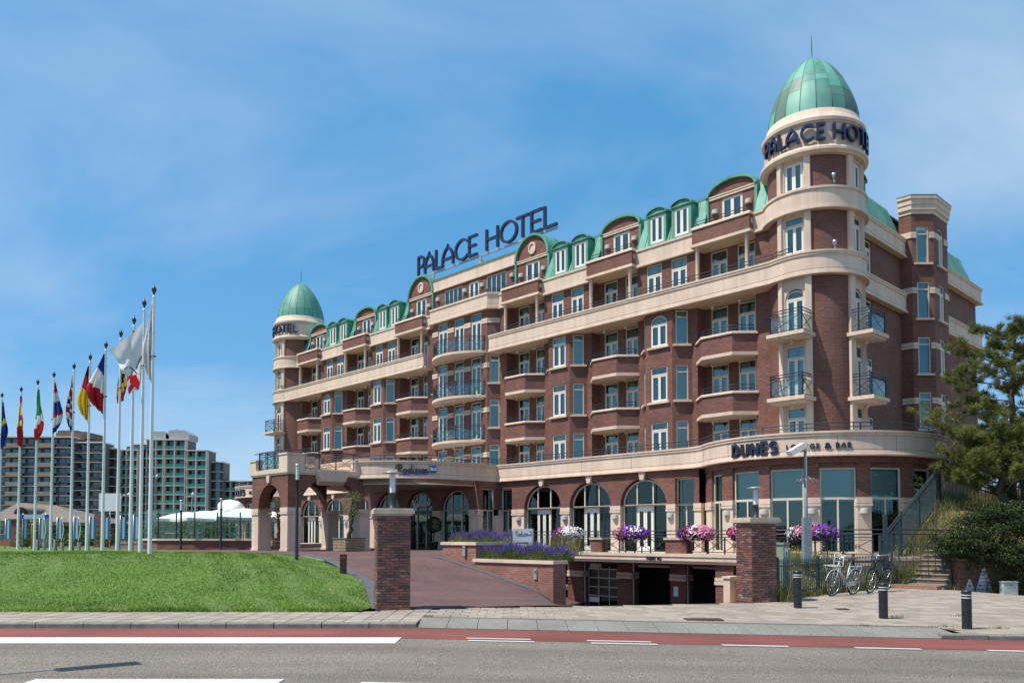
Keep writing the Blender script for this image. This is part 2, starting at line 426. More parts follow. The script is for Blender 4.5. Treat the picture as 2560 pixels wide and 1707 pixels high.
# ---------------------------------------------------------------- windows
WC = {}
def arch_pts(w, z, rise, K=12): return [(w / 2 * math.cos(PI * k / K), z + rise * math.sin(PI * k / K)) for k in range(K + 1)]
def pane_mesh(poly, y=0.0, m=None):
    mb = MB(); mb.add([(x, y, z) for x, z in poly], [tuple(range(len(poly)))]); return mb.mesh('pane', m or GLASS)
def rect(x0, x1, z0, z1): return [(x0, z0), (x1, z0), (x1, z1), (x0, z1)]
def curtain_mesh(w, h, seed, kind):
    r = random.Random(seed); mb = MB()
    spans = {'pair': [(-w/2, -w*0.12), (w*0.12, w/2)], 'full': [(-w/2, w/2)], 'left': [(-w/2, w*0.05)], 'right': [(w*0.16, w/2)], 'thin': [(-w/2, -w*.3), (w*.3, w/2)]}[kind]
    for a, b in spans:
        n = max(6, int((b - a) / 0.035)); ph = r.uniform(0, 6)
        vs = []
        for i in range(n + 1):
            t = i / n; x = a + (b - a) * t; y = 0.16 + 0.03 * math.sin(t * (b - a) * 52 + ph) + 0.012 * math.sin(t * 37 + ph * 2)
            vs += [(x, y, 0.02), (x + 0.012 * math.sin(i * 1.7 + ph), y + .01, h - 0.02)]
        mb.add(vs, [(2*i, 2*i+2, 2*i+3, 2*i+1) for i in range(n)], 0, True)
    return mb.mesh('curtain', CURT)
def win_kit(style, w_, h, var=0):
    key = (style, round(w_, 3), round(h, 3), var)
    if key in WC: return WC[key]
    f = MB(); pn = []; ow = 0.065; D = 0.05
    def bar(x0, x1, z0, z1, mi=0, d=D): f.box(x0, x1, -d, d, z0, z1, mi)
    def sash(x0, x1, z0, z1, sw=0.062):
        bar(x0, x0 + sw, z0, z1, 1, D * .8); bar(x1 - sw, x1, z0, z1, 1, D * .8); bar(x0 + sw, x1 - sw, z0, z0 + sw * 1.25, 1, D * .8); bar(x0 + sw, x1 - sw, z1 - sw, z1, 1, D * .8)
        pn.append(rect(x0 + sw, x1 - sw, z0 + sw * 1.25, z1 - sw))
    hw = w_ / 2
    arch = style[0] == 'A'
    top = h if not arch else h - hw * 0.86
    bar(-hw, -hw + ow, 0, top); bar(hw - ow, hw, 0, top); bar(-hw + ow, hw - ow, 0, ow * .8)
    if not arch: bar(-hw + ow, hw - ow, h - ow, h)
    i0, i1 = -hw + ow, hw - ow
    if style in ('T2', 'A2'):
        tz = h * 0.775 if style == 'T2' else top
        bar(i0, i1, tz - 0.05, tz + 0.05)
        sash(i0, -0.012, ow * .8, tz - 0.05); sash(0.012, i1, ow * .8, tz - 0.05); bar(-0.012, 0.012, ow * .8, tz - .05, 1)
        if style == 'T2': pn.append(rect(i0, i1, tz + 0.05, h - ow))
    elif style == 'T1':
        tz = h * 0.80; bar(i0, i1, tz - 0.03, tz + 0.03); pn.append(rect(i0, i1, ow * .8, tz - .03)); pn.append(rect(i0, i1, tz + .03, h - ow))
    elif style == 'D2':
        sash(i0, -0.012, ow * .8, h - ow, 0.08); sash(0.012, i1, ow * .8, h - ow, 0.08); bar(-0.012, 0.012, ow * .8, h - ow, 1)
    elif style == 'Q4':
        for k in range(4):
            a = i0 + (i1 - i0) * k / 4; b = i0 + (i1 - i0) * (k + 1) / 4
            if k: bar(a - .03, a + .03, ow * .8, h - ow)
            pn.append(rect(a + (.03 if k else 0), b - (.03 if k < 3 else 0), ow * .8, h - ow))
    elif style == 'BIG':
        tz = h * 0.64; bar(i0, i1, tz - 0.05, tz + 0.05); bar(-.035, .035, ow * .8, tz - .05)
        pn.append(rect(i0, -.035, ow * .8, tz - .05)); pn.append(rect(.035, i1, ow * .8, tz - .05)); pn.append(rect(i0, i1, tz + .05, h - ow))
    if arch:
        pr = arch_pts(w_, top, hw * .86); pi_ = arch_pts(w_ - 2 * ow, top, hw * .86 - ow)
        n = len(pr); V = [(x, -D, z) for x, z in pr] + [(x, -D, z) for x, z in pi_] + [(x, D, z) for x, z in pi_]
        f.add(V, [(i, i + 1, n + i + 1, n + i) for i in range(n - 1)] + [(n + i, n + i + 1, 2*n + i + 1, 2*n + i) for i in range(n - 1)])
        if style == 'A2': pn.append(list(reversed(arch_pts(w_ - 2 * ow, top + .05, hw * .86 - ow - .05)))[::-1])
    kind = {0: 'pair', 1: 'full', 2: 'left', 3: 'right', 4: 'thin'}[var % 5] if var >= 0 else None
    kit = (f.mesh('window', [CREAM, FRAME]), [pane_mesh(p, 0.0, GLASS_L if style == 'BIG' else GLASS) for p in pn], curtain_mesh(w_ * .9, (top if arch else h) * .97, var + 3, kind) if kind else None)
    WC[key] = kit
    return kit
WCOUNT = [0]
def place_win(style, w_, h, x, y, z, rz=0.0, var=None, name='window', parent=None):
    WCOUNT[0] += 1
    if var is None: var = RNG.choice((0, 0, 1, 1, 2, 3, 4)) if style != 'T1' else 1
    fm, pms, cm = win_kit(style, w_, h, var)
    o = inst(name, fm, parent or hotel, (x, y, z), rz)
    for p in pms: inst('pane', p, o)
    if cm: inst('curtain', cm, o)
    return o
SILL = {}
def sill(x, y, z, w_, rz=0.0):
    if w_ not in SILL:
        mb = MB(); mb.box(-w_/2, w_/2, -0.13, 0.12, -0.11, 0.0); SILL[w_] = mb.mesh('window_sill', STONE)
    return inst('window_sill', SILL[w_], hotel, (x, y, z), rz)
def dirv(rz): return Vector((math.sin(rz), -math.cos(rz)))   # outward direction of something turned by rz

# ---------------------------------------------------------------- upper walls, floors two to four
bw = MB()
def strip(x0, x1, y, z0, z1, sg):
    a, b = (x0, x1) if sg > 0 else (-x1, -x0); wall(bw, (a, y), (b, y), z0, z1)
for sg in (1, -1):
    for x0, x1 in ((3.6, BAL[0]-RHW), (BAL[0]+RHW, BAYS[0]-BHW), (BAYS[0]+BHW, BAL[1]-RHW), (BAL[1]+RHW, BAYS[1]-BHW), (BAYS[1]+BHW, BAL[2]-RHW), (BAL[2]+RHW, 23.6)):
        strip(x0, x1, 0.75, 5.3, 13.95, sg)
    for b in BAYS:
        c = sg * b; hole = []
        arched = b > 12
        fl = [(c-BHW, .75), (c-.86, 0), (c+.86, 0), (c+BHW, .75)]
        for k in range(3):
            p0, p1 = fl[k], fl[k+1]; Lw = (Vector(p1) - Vector(p0)).length; ww = 1.10 if k == 1 else 0.66; hs = []
            for lv in (2, 3, 4):
                z0 = 6.07 + 3 * (lv - 2); z1 = z0 + 1.9 if lv < 4 else 13.9
                if k == 1 and arched and lv == 4: hs.append((Lw/2-ww/2, Lw/2+ww/2, z0, 13.30, 0.47))
                else: hs.append((Lw/2-ww/2, Lw/2+ww/2, z0, z1))
            wall(bw, p0, p1, 5.3, 13.95, hs)
            d = (Vector(p1) - Vector(p0)).normalized(); nrm = Vector((d.y, -d.x)); mid = (Vector(p0) + Vector(p1)) / 2; rz = math.atan2(nrm.x, -nrm.y)
            for lv in (2, 3, 4):
                z0 = 6.07 + 3 * (lv - 2); q = mid - nrm * 0.09
                if k == 1 and arched and lv == 4: place_win('A2', ww, 1.70, q.x, q.y, z0, rz)
                else: place_win('T2' if k == 1 else 'T1', ww, 1.9 if lv < 4 else 1.83, q.x, q.y, z0, rz)
                sill(mid.x, mid.y, z0, 1.42 if k == 1 else 0.98, rz)
    for b in BAL:
        c = sg * b; l, r = c - RHW, c + RHW
        wall(bw, (l, .75), (l, 1.45), 5.3, 13.95); wall(bw, (r, 1.45), (r, .75), 5.3, 13.95)
        hs = []
        for lv, (z0, z1) in LV.items():
            for dx in (-.8, .8): hs.append((RHW+dx-.51, RHW+dx+.51, z0, z1)); place_win('T2', 1.02, z1 - z0, c + dx, 1.53, z0, 0)
        wall(bw, (l, 1.45), (r, 1.45), 5.3, 13.95, hs)
# central block with its slanted sides
cp = [(-3.6, .9), (-2.9, .2), (2.9, .2), (3.6, .9)]
CLV = {2: (5.45, 7.88), 3: (8.3, 10.88), 4: (11.3, 13.92), 5: (14.3, 16.93)}
for k in range(3):
    p0, p1 = Vector(cp[k]), Vector(cp[k+1]); Lw = (p1 - p0).length; hs = []
    d = (p1 - p0).normalized(); nrm = Vector((d.y, -d.x)); rz = math.atan2(nrm.x, -nrm.y); mid = (p0 + p1) / 2
    if k == 1:
        for z0, z1 in CLV.values():
            for dx in (-1.78, 0, 1.78): hs.append((2.9+dx-.52, 2.9+dx+.52, z0, z1)); place_win('T2', 1.04, z1 - z0, dx, .29, z0, 0)
    else:
        for lv in (2, 3, 4):
            z0 = 6.07 + 3 * (lv - 2); hs.append((Lw/2-.33, Lw/2+.33, z0, z0 + 1.85)); q = mid - nrm * .09
            place_win('T1', .66, 1.85, q.x, q.y, z0, rz); sill(mid.x, mid.y, z0, .94, rz)
    wall(bw, p0, p1, 5.3, 17.0, hs)
P('brick_wall', bw, BRICK, label='brown brick upper walls with slanted bays and deep loggias')
# paired pale bands on the central block
for z in (7.1, 10.1, 13.1, 16.1):
    mb = MB()
    for x0, x1 in ((-2.93, -2.32), (-1.24, -.54), (.54, 1.24), (2.32, 2.93)):
        mb.box(x0, x1, .165, .24, z, z + .15); mb.box(x0, x1, .17, .24, z + .18, z + .32)
    for sg in (1, -1):
        for t0, t1 in ((0.0, .15), (.84, .99)) if z < 16 else ((0, .99),):
            a = Vector((sg * 2.9, .2)); d = Vector((sg * .7071, .7071)); n_ = Vector((sg * .7071, -.7071))
            for zz0, zz1, pr in ((z, z + .15, .035), (z + .18, z + .32, .03)):
                c = a + d * (t0 + t1) / 2 + n_ * (pr - .04) ; mb.obox((c.x, c.y, (zz0 + zz1) / 2), (d.x * (t1 - t0) / 2, d.y * (t1 - t0) / 2, 0), (n_.x * .04, n_.y * .04, 0), (0, 0, (zz1 - zz0) / 2))
    P('stone_band', mb, STONE)
# ---------------------------------------------------------------- fifth floor walls with loggias
w5 = MB()
for sg in (1, -1):
    for x0, x1, b in ((3.6, BAL[0]-RHW, None), (BAL[0]+RHW, BAL[1]-RHW, BAYS[0]), (BAL[1]+RHW, BAL[2]-RHW, BAYS[1]), (BAL[2]+RHW, 23.6, None)):
        a, e = (x0, x1) if sg > 0 else (-x1, -x0); hs = []
        if b:
            for dx in (-.82, .82):
                xc = sg * b + dx; hs.append((xc - a - .515, xc - a + .515, 14.35, 16.93)); place_win('T2', 1.03, 2.58, xc, .84, 14.35, 0)
        wall(w5, (a, .75), (e, .75), 14.1, 17.0, hs)
    for b in BAL:
        c = sg * b; l, r = c - RHW, c + RHW
        wall(w5, (l, .75), (l, 1.45), 14.1, 17.2); wall(w5, (r, 1.45), (r, .75), 14.1, 17.2); hs = []
        for dx in (-.8, .8): hs.append((RHW+dx-.51, RHW+dx+.51, 14.3, 16.97)); place_win('T2', 1.02, 2.67, c + dx, 1.53, 14.3, 0)
        wall(w5, (l, 1.45), (r, 1.45), 14.1, 17.2, hs)
        for dx in (-1.45, 1.45):
            col_ = MB(); col_.lathe([(.13, 14.3), (.13, 14.42), (.105, 14.46), (.10, 16.9), (.13, 16.94), (.13, 17.04)], (c + dx, .4, 0), 14); P('column', col_, STONE)
P('brick_wall', w5, BRICK)
# ---------------------------------------------------------------- stone bands (profile with recessed joints)
def band_prof(z0, z1, out=0.0, back=-0.25):
    h = z1 - z0
    return [(back, z0), (out + .10, z0), (out + .10, z0 + .07), (out + .055, z0 + .09), (out + .055, z0 + .15), (out, z0 + .17), (out, z0 + .245), (out - .022, z0 + .25), (out - .022, z0 + .265), (out, z0 + .27),
            (out, z1 - .21), (out + .05, z1 - .19), (out + .05, z1 - .09), (out + .085, z1 - .08), (out + .085, z1), (back, z1)]
def arc(cx, cy, r, p0, p1, n): return [(cx + r * math.sin(rad(p0 + (p1 - p0) * k / n)), cy - r * math.cos(rad(p0 + (p1 - p0) * k / n))) for k in range(n + 1)]
def mirror(path): return [(-x, y) for x, y in reversed(path)]
def bar_rail(mb, pts, zs, r=0.022, post_every=1.6, zbase=None):
    for dz in zs: mb.tube([(x, y, z + dz) for x, y, z in pts], r, 6)
    acc = 0; last = None
    for i, q in enumerate(pts):
        if last is not None: acc += (Vector(q) - Vector(last)).length
        if i == 0 or acc >= post_every or i == len(pts) - 1:
            mb.bar((q[0], q[1], q[2] - .02), (q[0], q[1], q[2] + zs[-1]), .03); acc = 0
        last = q
def densify(path, step=1.5):
    out = []
    for i in range(len(path) - 1):
        a = Vector(path[i]); b = Vector(path[i+1]); k = max(1, int((b - a).length / step))
        for j in range(k): q = a + (b - a) * j / k; out.append(tuple(q))
    out.append(tuple(path[-1])); return out
# tower ring path at band level: straight facade then a bulge round the tower
def band_path(r, yf, xstart, pend=168):
    c = (TY - yf) / r; ph = -math.degrees(math.acos(min(1, c)))
    x_hit = TX + r * math.sin(rad(ph))
    fil = [(x_hit - .35, yf), (x_hit - .12, yf - .02), (x_hit + .08, yf - .09)]
    return [(xstart, yf)] + fil + arc(TX, TY, r, ph + 9, pend, 46)
for sg in (1, -1):
    pth = band_path(2.36, -.2, 3.5); pth = pth if sg > 0 else mirror(pth)
    mb = MB(); mb.sweep(pth, band_prof(13.95, 15.05)); o = P('stone_band', mb, STONE, label='long cream stone parapet band below the fifth floor')
    q = [(x, y + .06) for x, y in band_path(2.36, -.2, 3.7)[:9]]; q = q if sg > 0 else mirror(q)
    rm = MB(); bar_rail(rm, [(x, y, 15.05) for x, y in densify(q)], (.17, .34), .022); rm.build('handrail', RAIL, o)
    # soffit and deck behind the band
    sm = MB(); xs = (3.4, 23.9) if sg > 0 else (-23.9, -3.4); sm.box(xs[0], xs[1], -.1, 1.5, 13.955, 14.12); P('balcony_slab', sm, STONE)
    for b in BAL:
        for dx in (-.95, .65):
            dl = MB(); dl.lathe([(.07, 13.96), (.07, 13.80), (.055, 13.78), (0.001, 13.78)], (sg * b + dx, 1.0, 0), 10); P('downlight', dl, FRAME)
# ---------------------------------------------------------------- faceted brick balconies
bk, cpm, slm, rlm = MB(), MB(), MB(), MB()
pl = [(-1.76, .75), (-.87, -.14), (.87, -.14), (1.76, .75)]
bk.sweep(pl, [(0, .05), (0, 1.02), (-.18, 1.02), (-.18, .05)])
cpm.sweep([(-1.80, .75), (-.89, -.16), (.89, -.16), (1.80, .75)], [(.05, 1.0), (.05, 1.07), (.03, 1.12), (-.22, 1.12), (-.22, 1.0)])
slm.prism([(-1.80, .75), (-.89, -.18), (.89, -.18), (1.80, .75), (1.72, 1.45), (-1.72, 1.45)], -.07, .10)
for dx in (-.95, .65): slm.lathe([(.065, -.06), (.065, -.24), (.05, -.26), (.001, -.26)], (dx, .95, 0), 8)
bar_rail(rlm, [(-1.62, .68, 1.12), (-.83, -.09, 1.12), (.83, -.09, 1.12), (1.62, .68, 1.12)], (.17, .33), .02, .8)
meB, meC, meS, meR = bk.mesh('balcony', BRICK), cpm.mesh('stone_cap', STONE), slm.mesh('slab', STONE), rlm.mesh('handrail', RAIL)
for sg in (1, -1):
    for b in BAL:
        for z in (7.95, 10.95):
            o = inst('balcony', meB, hotel, (sg * b, 0, z)); inst('stone_cap', meC, o); inst('slab', meS, o); inst('handrail', meR, o)
# ---------------------------------------------------------------- curved balconies on the centre
def xrail(mb, pts, h=1.0, gl=None, rails=(1.0, .88), brace=True):
    """posts at the points, two top rails, bottom rail, crossed braces with a hub; gl collects glass panels"""
    for i, q in enumerate(pts): mb.bar((q[0], q[1], q[2]), (q[0], q[1], q[2] + h), .05)
    for i in range(len(pts) - 1):
        a, b = Vector(pts[i]), Vector(pts[i+1]); up = Vector((0, 0, 1))
        for z in rails: mb.bar(a + up * z * h, b + up * z * h, .045, .035)
        mb.bar(a + up * .08, b + up * .08, .03)
        mb.bar(a + up * (rails[-1] - .14) * h, b + up * (rails[-1] - .14) * h, .02)
        if brace:
            mb.bar(a + up * .1, b + up * (rails[-1] - .12) * h, .022); mb.bar(b + up * .1, a + up * (rails[-1] - .12) * h, .022)
        if gl is not None: gl.quad(a + up * .1, b + up * .1, b + up * (rails[-1] - .14) * h, a + up * (rails[-1] - .14) * h)
cb = 1.42; chh = 2.78; Rb = (chh**2 + cb**2) / (2 * cb); cyb = .2 - cb + Rb; aa = math.degrees(math.asin(chh / Rb))
arcpts = arc(0, cyb, Rb, -aa, aa, 28); arcin = arc(0, cyb, Rb - .14, -aa + 1.5, aa - 1.5, 28); arcr = arc(0, cyb, Rb - .1, -aa + 1, aa - 1, 6)
cs = MB(); cs.prism(arcpts, .10, .27); cs.prism(arcin, -.02, .10)
for dx in (-1.0, .1, 1.2): cs.lathe([(.065, 0), (.065, -.2), (.05, -.22), (.001, -.22)], (dx, -.35, 0), 8)
rr, gg = MB(), MB(); xrail(rr, [(x, y, .27) for x, y in arcr], 1.0, gg)
meCS, meCR, meCG = cs.mesh('curved_balcony', STONE), rr.mesh('railing', RAIL), gg.mesh('glass_panel', PANEL)
for z in (8.0, 11.0, 14.0):
    o = inst('curved_balcony', meCS, hotel, (0, 0, z)); inst('railing', meCR, o); inst('glass_panel', meCG, o)
# ---------------------------------------------------------------- sixth floor: balconies over the columns, fascia, attic
b6, c6, s6, r6, v6 = MB(), MB(), MB(), MB(), MB()
p6 = [(-1.68, .78), (-1.68, .25), (1.68, .25), (1.68, .78)]
b6.sweep(p6, [(0, .16), (0, .93), (-.15, .93), (-.15, .16)])
c6.sweep(p6, [(.06, .92), (.06, 1.0), (.03, 1.06), (-.18, 1.06), (-.18, .92)])
s6.prism([(-1.76, .80), (-1.76, .17), (1.76, .17), (1.76, .80), (1.7, 1.45), (-1.7, 1.45)], .0, .09); s6.prism([(-1.72, .80), (-1.72, .21), (1.72, .21), (1.72, .80), (1.69, 1.45), (-1.69, 1.45)], .09, .165)
bar_rail(r6, [(-1.6, .75, 1.06), (-1.6, .33, 1.06), (1.6, .33, 1.06), (1.6, .75, 1.06)], (.15, .29), .02, 1.0)
for sx in (-1, 1):
    v6.add([(sx * 1.695, .5 + .16 * math.cos(2*PI*k/16), .62 + .16 * math.sin(2*PI*k/16)) for k in range(16)], [tuple(range(16)) if sx > 0 else tuple(reversed(range(16)))])
m6 = [b6.mesh('balcony', BRICK), c6.mesh('stone_cap', STONE), s6.mesh('slab', STONE), r6.mesh('handrail', RAIL), v6.mesh('round_vent', GREYM)]
for sg in (1, -1):
    for b in BAL:
        o = inst('balcony', m6[0], hotel, (sg * b, 0, 17.02))
        for nme, me in zip(('stone_cap', 'slab', 'handrail', 'round_vent'), m6[1:]): inst(nme, me, o)
def fascia_prof(z0, z1, back=-.45): return [(back, z0), (.10, z0), (.10, z0 + .08), (.05, z0 + .10), (.05, z0 + .17), (0, z0 + .19), (0, z1 - .12), (.06, z1 - .10), (.06, z1), (back, z1)]
for sg in (1, -1):
    for x0, x1 in ((3.5, 4.26), (7.6, 11.61), (14.95, 18.96)):
        a, e = (x0, x1) if sg > 0 else (-x1, -x0); mb = MB(); mb.sweep([(a, .62), (e, .62)], fascia_prof(16.97, 17.98)); P('stone_band', mb, STONE)
    pth = band_path(2.38, .62, 22.3); pth = pth if sg > 0 else mirror(pth)
    mb = MB(); mb.sweep(pth, fascia_prof(17.0, 18.05)); P('stone_band', mb, STONE, label='cream stone ring curving from the facade round the tower')
mb = MB(); mb.sweep([(-3.8, .8), (-3.05, .05), (3.05, .05), (3.8, .8)], [(-.3, 17.0), (.12, 17.0), (.12, 17.08), (.06, 17.1), (.06, 17.2), (0, 17.22), (0, 17.3), (-.02, 17.31), (0, 17.32), (0, 17.95), (.06, 17.97), (.06, 18.09), (-.3, 18.09)])
mb.prism([(-3.7, .9), (-3.0, .2), (3.0, .2), (3.7, .9), (3.7, 1.5), (-3.7, 1.5)], 17.02, 17.2); o = P('stone_band', mb, STONE, label='cream stone parapet of the central attic balcony')
rm = MB(); bar_rail(rm, [(x, y, 18.09) for x, y in densify([(-3.6, .7), (-2.98, .1), (2.98, .1), (3.6, .7)])], (.14, .28)); rm.build('handrail', RAIL, o)
lamp = MB(); lamp.lathe([(.001, .14), (.19, .14), (.20, .12), (.20, -.06), (.19, -.08), (.001, -.08)], (0, 0, 0), 14, PI, 2 * PI); lamp.sm = [False] * len(lamp.sm); lamp.box(-.2, .2, -.01, .02, -.08, .14); meLamp = lamp.mesh('wall_lamp', mat('lamp_shell', (.50, .49, .47), .5, var=.05))
def wlamp(x, y, z, rz=0.0): return inst('wall_lamp', meLamp, hotel, (x, y, z), rz)
def arc_gable(c, hw, z0, zs, rise, door, oculus, thick):
    g = MB(); y = 1.45
    wall(g, (c - hw, y), (c + hw, y), 17.1, zs - .16, [(hw - door[0]/2, hw + door[0]/2, 17.3, door[1])])
    K = 20; ap = [(c + hw * math.cos(PI * k / K), zs + rise * math.sin(PI * k / K)) for k in range(K + 1)]
    g.add([(x, y, z) for x, z in ap], [tuple(range(K + 1))])
    o = P('gable', g, BRICK)
    l = MB(); l.box(c - hw, c + hw, y - .07, y + .05, zs - .17, zs); l.box(c - hw, c + hw, y - .1, y + .05, zs - .04, zs + .02)
    if oculus:
        K2 = 24
        for r0, r1, yy in ((0.0, .27, y - .02), (.27, .40, y - .08)):
            ring = [(c + r1 * math.cos(2*PI*k/K2) * .82, yy, oculus + r1 * math.sin(2*PI*k/K2)) for k in range(K2)] + [(c + max(r0, .001) * math.cos(2*PI*k/K2) * .82, yy, oculus + max(r0, .001) * math.sin(2*PI*k/K2)) for k in range(K2)]
            l.add(ring, [(k, K2 + k, K2 + (k+1) % K2, (k+1) % K2) for k in range(K2)])
            l.add([(x, yy, z) for x, _, z in ring[:K2]] + [(x, y, z) for x, _, z in ring[:K2]], [(k, (k+1) % K2, K2 + (k+1) % K2, K2 + k) for k in range(K2)])
    l.build('stone_trim', STONE, o)
    cpr = MB(); ho = hw + thick; ro = rise + thick
    inn = [(hw * math.cos(PI*k/K), zs + rise * math.sin(PI*k/K)) for k in range(K + 1)]; out = [(ho * math.cos(PI*k/K), zs + ro * math.sin(PI*k/K)) for k in range(K + 1)]
    for y0, y1, ee in ((y - .16, 6.0, 0),):
        n = K + 1; V = [(c + x, y0, z) for x, z in inn] + [(c + x, y0, z) for x, z in out] + [(c + x, y1, z) for x, z in out] + [(c + x, y + .02, z) for x, z in inn]
        cpr.add(V, [(i, n + i, n + i + 1, i + 1) for i in range(K)] + [(n + i, 2*n + i, 2*n + i + 1, n + i + 1) for i in range(K)] + [(i, i + 1, 3*n + i + 1, 3*n + i) for i in range(K)])
    for sx in (-1, 1): xx = sorted((c + sx * hw, c + sx * ho)); cpr.box(xx[0], xx[1], y - .10, 3.0, 17.95, zs)
    n = K + 1
    for q in ((0.55,), (1.3,)): pass
    cpr.build('copper_arch', COPPER, o)
    place_win('D2', door[0], door[1] - 17.3, c, y + .08, 17.3, 0)
    for sx in (-1, 1): wlamp(c + sx * (hw + door[0]/2) / 2, y, 19.05)
    return o
for sg in (1, -1):
    arc_gable(sg * BAL[0], 1.42, 17.1, 20.04, 1.42, (1.28, 19.8), 20.68, .15)
    for b in BAL[1:]: arc_gable(sg * b, 1.36, 17.1, 19.92, .64, (1.25, 19.7), None, .15)
at = MB(); wall(at, (-4.52, 1.5), (4.52, 1.5), 17.1, 19.96, [(4.52-3.21, 4.52-1.18, 18.2, 19.82), (4.52-.5, 4.52+.62, 17.3, 19.82), (4.52+1.37, 4.52+3.38, 18.2, 19.82)]); P('brick_wall', at, BRICK)
place_win('Q4', 2.03, 1.62, -2.195, 1.58, 18.2, 0); place_win('D2', 1.12, 2.52, .06, 1.58, 17.3, 0); place_win('Q4', 2.01, 1.62, 2.375, 1.58, 18.2, 0)
for x in (-3.9, -.85, 1.0, 4.0): wlamp(x, 1.5, 19.3)
mb = MB(); mb.sweep([(-4.55, 1.42), (4.55, 1.42)], [(-.3, 19.96), (.05, 19.96), (.05, 20.1), (0, 20.12), (0, 20.72), (.04, 20.74), (.04, 20.82), (-.3, 20.82)]); o = P('stone_band', mb, STONE)
mb = MB(); mb.box(-4.55, 4.55, 1.34, 1.75, 20.821, 20.88); mb.build('copper_coping', COPPER, o)
# mansard roof with standing seams
for sg in (1, -1):
    for x0, x1 in ((7.4, 11.8), (14.75, 19.15), (22.1, 24.4)):
        a, e = (x0, x1) if sg > 0 else (-x1, -x0)
        rp = [(.80, 17.985), (.98, 18.0), (1.66, 19.95), (1.78, 20.14), (2.0, 20.28), (6.0, 20.36)]
        mb = MB(); n = len(rp); mb.add([(a, y, z) for y, z in rp] + [(e, y, z) for y, z in rp], [(i, n + i, n + i + 1, i + 1) for i in range(n - 1)]); o = P('copper_roof', mb, COPPER)
        se = MB(); k = int((e - a) / .52)
        for i in range(k + 1):
            x = a + (e - a) * i / k
            for (ya, za), (yb, zb) in zip(rp[1:4], rp[2:5]): se.bar((x, ya - .015, za), (x, yb - .015, zb), .02, .035)
        se.bar((a, 1.73, 20.1), (e, 1.73, 20.1), .06, .06)
        se.build('seam', COPPER_B, o)
d1, d2 = MB(), MB(); K = 12; dw = .63
for sx in (-1, 1): xx = sorted((sx * .47, sx * dw)); d1.box(xx[0], xx[1], 1.02, 2.1, 17.98, 19.9)
d1.box(-.47, .47, 1.03, 1.3, 19.79, 19.9); d1.box(-.47, .47, 1.03, 1.25, 17.98, 18.25)
ai = [(dw * math.cos(PI*k/K), 19.9 + .30 * math.sin(PI*k/K)) for k in range(K + 1)]
d1.add([(x, 1.03, z) for x, z in ai], [tuple(range(K + 1))])
ao = [((dw + .07) * math.cos(PI*k/K), 19.9 + .36 * math.sin(PI*k/K)) for k in range(K + 1)]; n = K + 1
d2.add([(x, .94, z) for x, z in ao] + [(x, 3.0, z + .1) for x, z in ao] + [(x, .94, z) for x, z in ai], [(i, n+i, n+i+1, i+1) for i in range(K)] + [(2*n+i, i, i+1, 2*n+i+1) for i in range(K)])
d2.box(-dw - .07, dw + .07, .95, 1.2, 19.86, 19.905); d2.bar((0, .95, 20.26), (0, 3.0, 20.36), .03)
meD1, meD2 = d1.mesh('dormer', COPPER), d2.mesh('dormer_roof', COPPER_B)
for sg in (1, -1):
    for b in BAYS:
        for dx in (-.82, .82):
            o = inst('dormer', meD1, hotel, (sg * b + dx, 0, 0)); inst('dormer_roof', meD2, o); place_win('D2', .94, 1.54, sg * b + dx, 1.10, 18.25, 0, var=RNG.choice((1, 3, 4)))
# dark core behind the windows and the flat roof
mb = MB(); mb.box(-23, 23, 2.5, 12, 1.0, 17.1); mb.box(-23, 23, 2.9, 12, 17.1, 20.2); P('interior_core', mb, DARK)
mb = MB(); mb.box(-23.5, 23.5, 2.0, 12.5, 20.2, 20.33); P('flat_roof', mb, mat('roofing', (.12, .12, .12), .9))
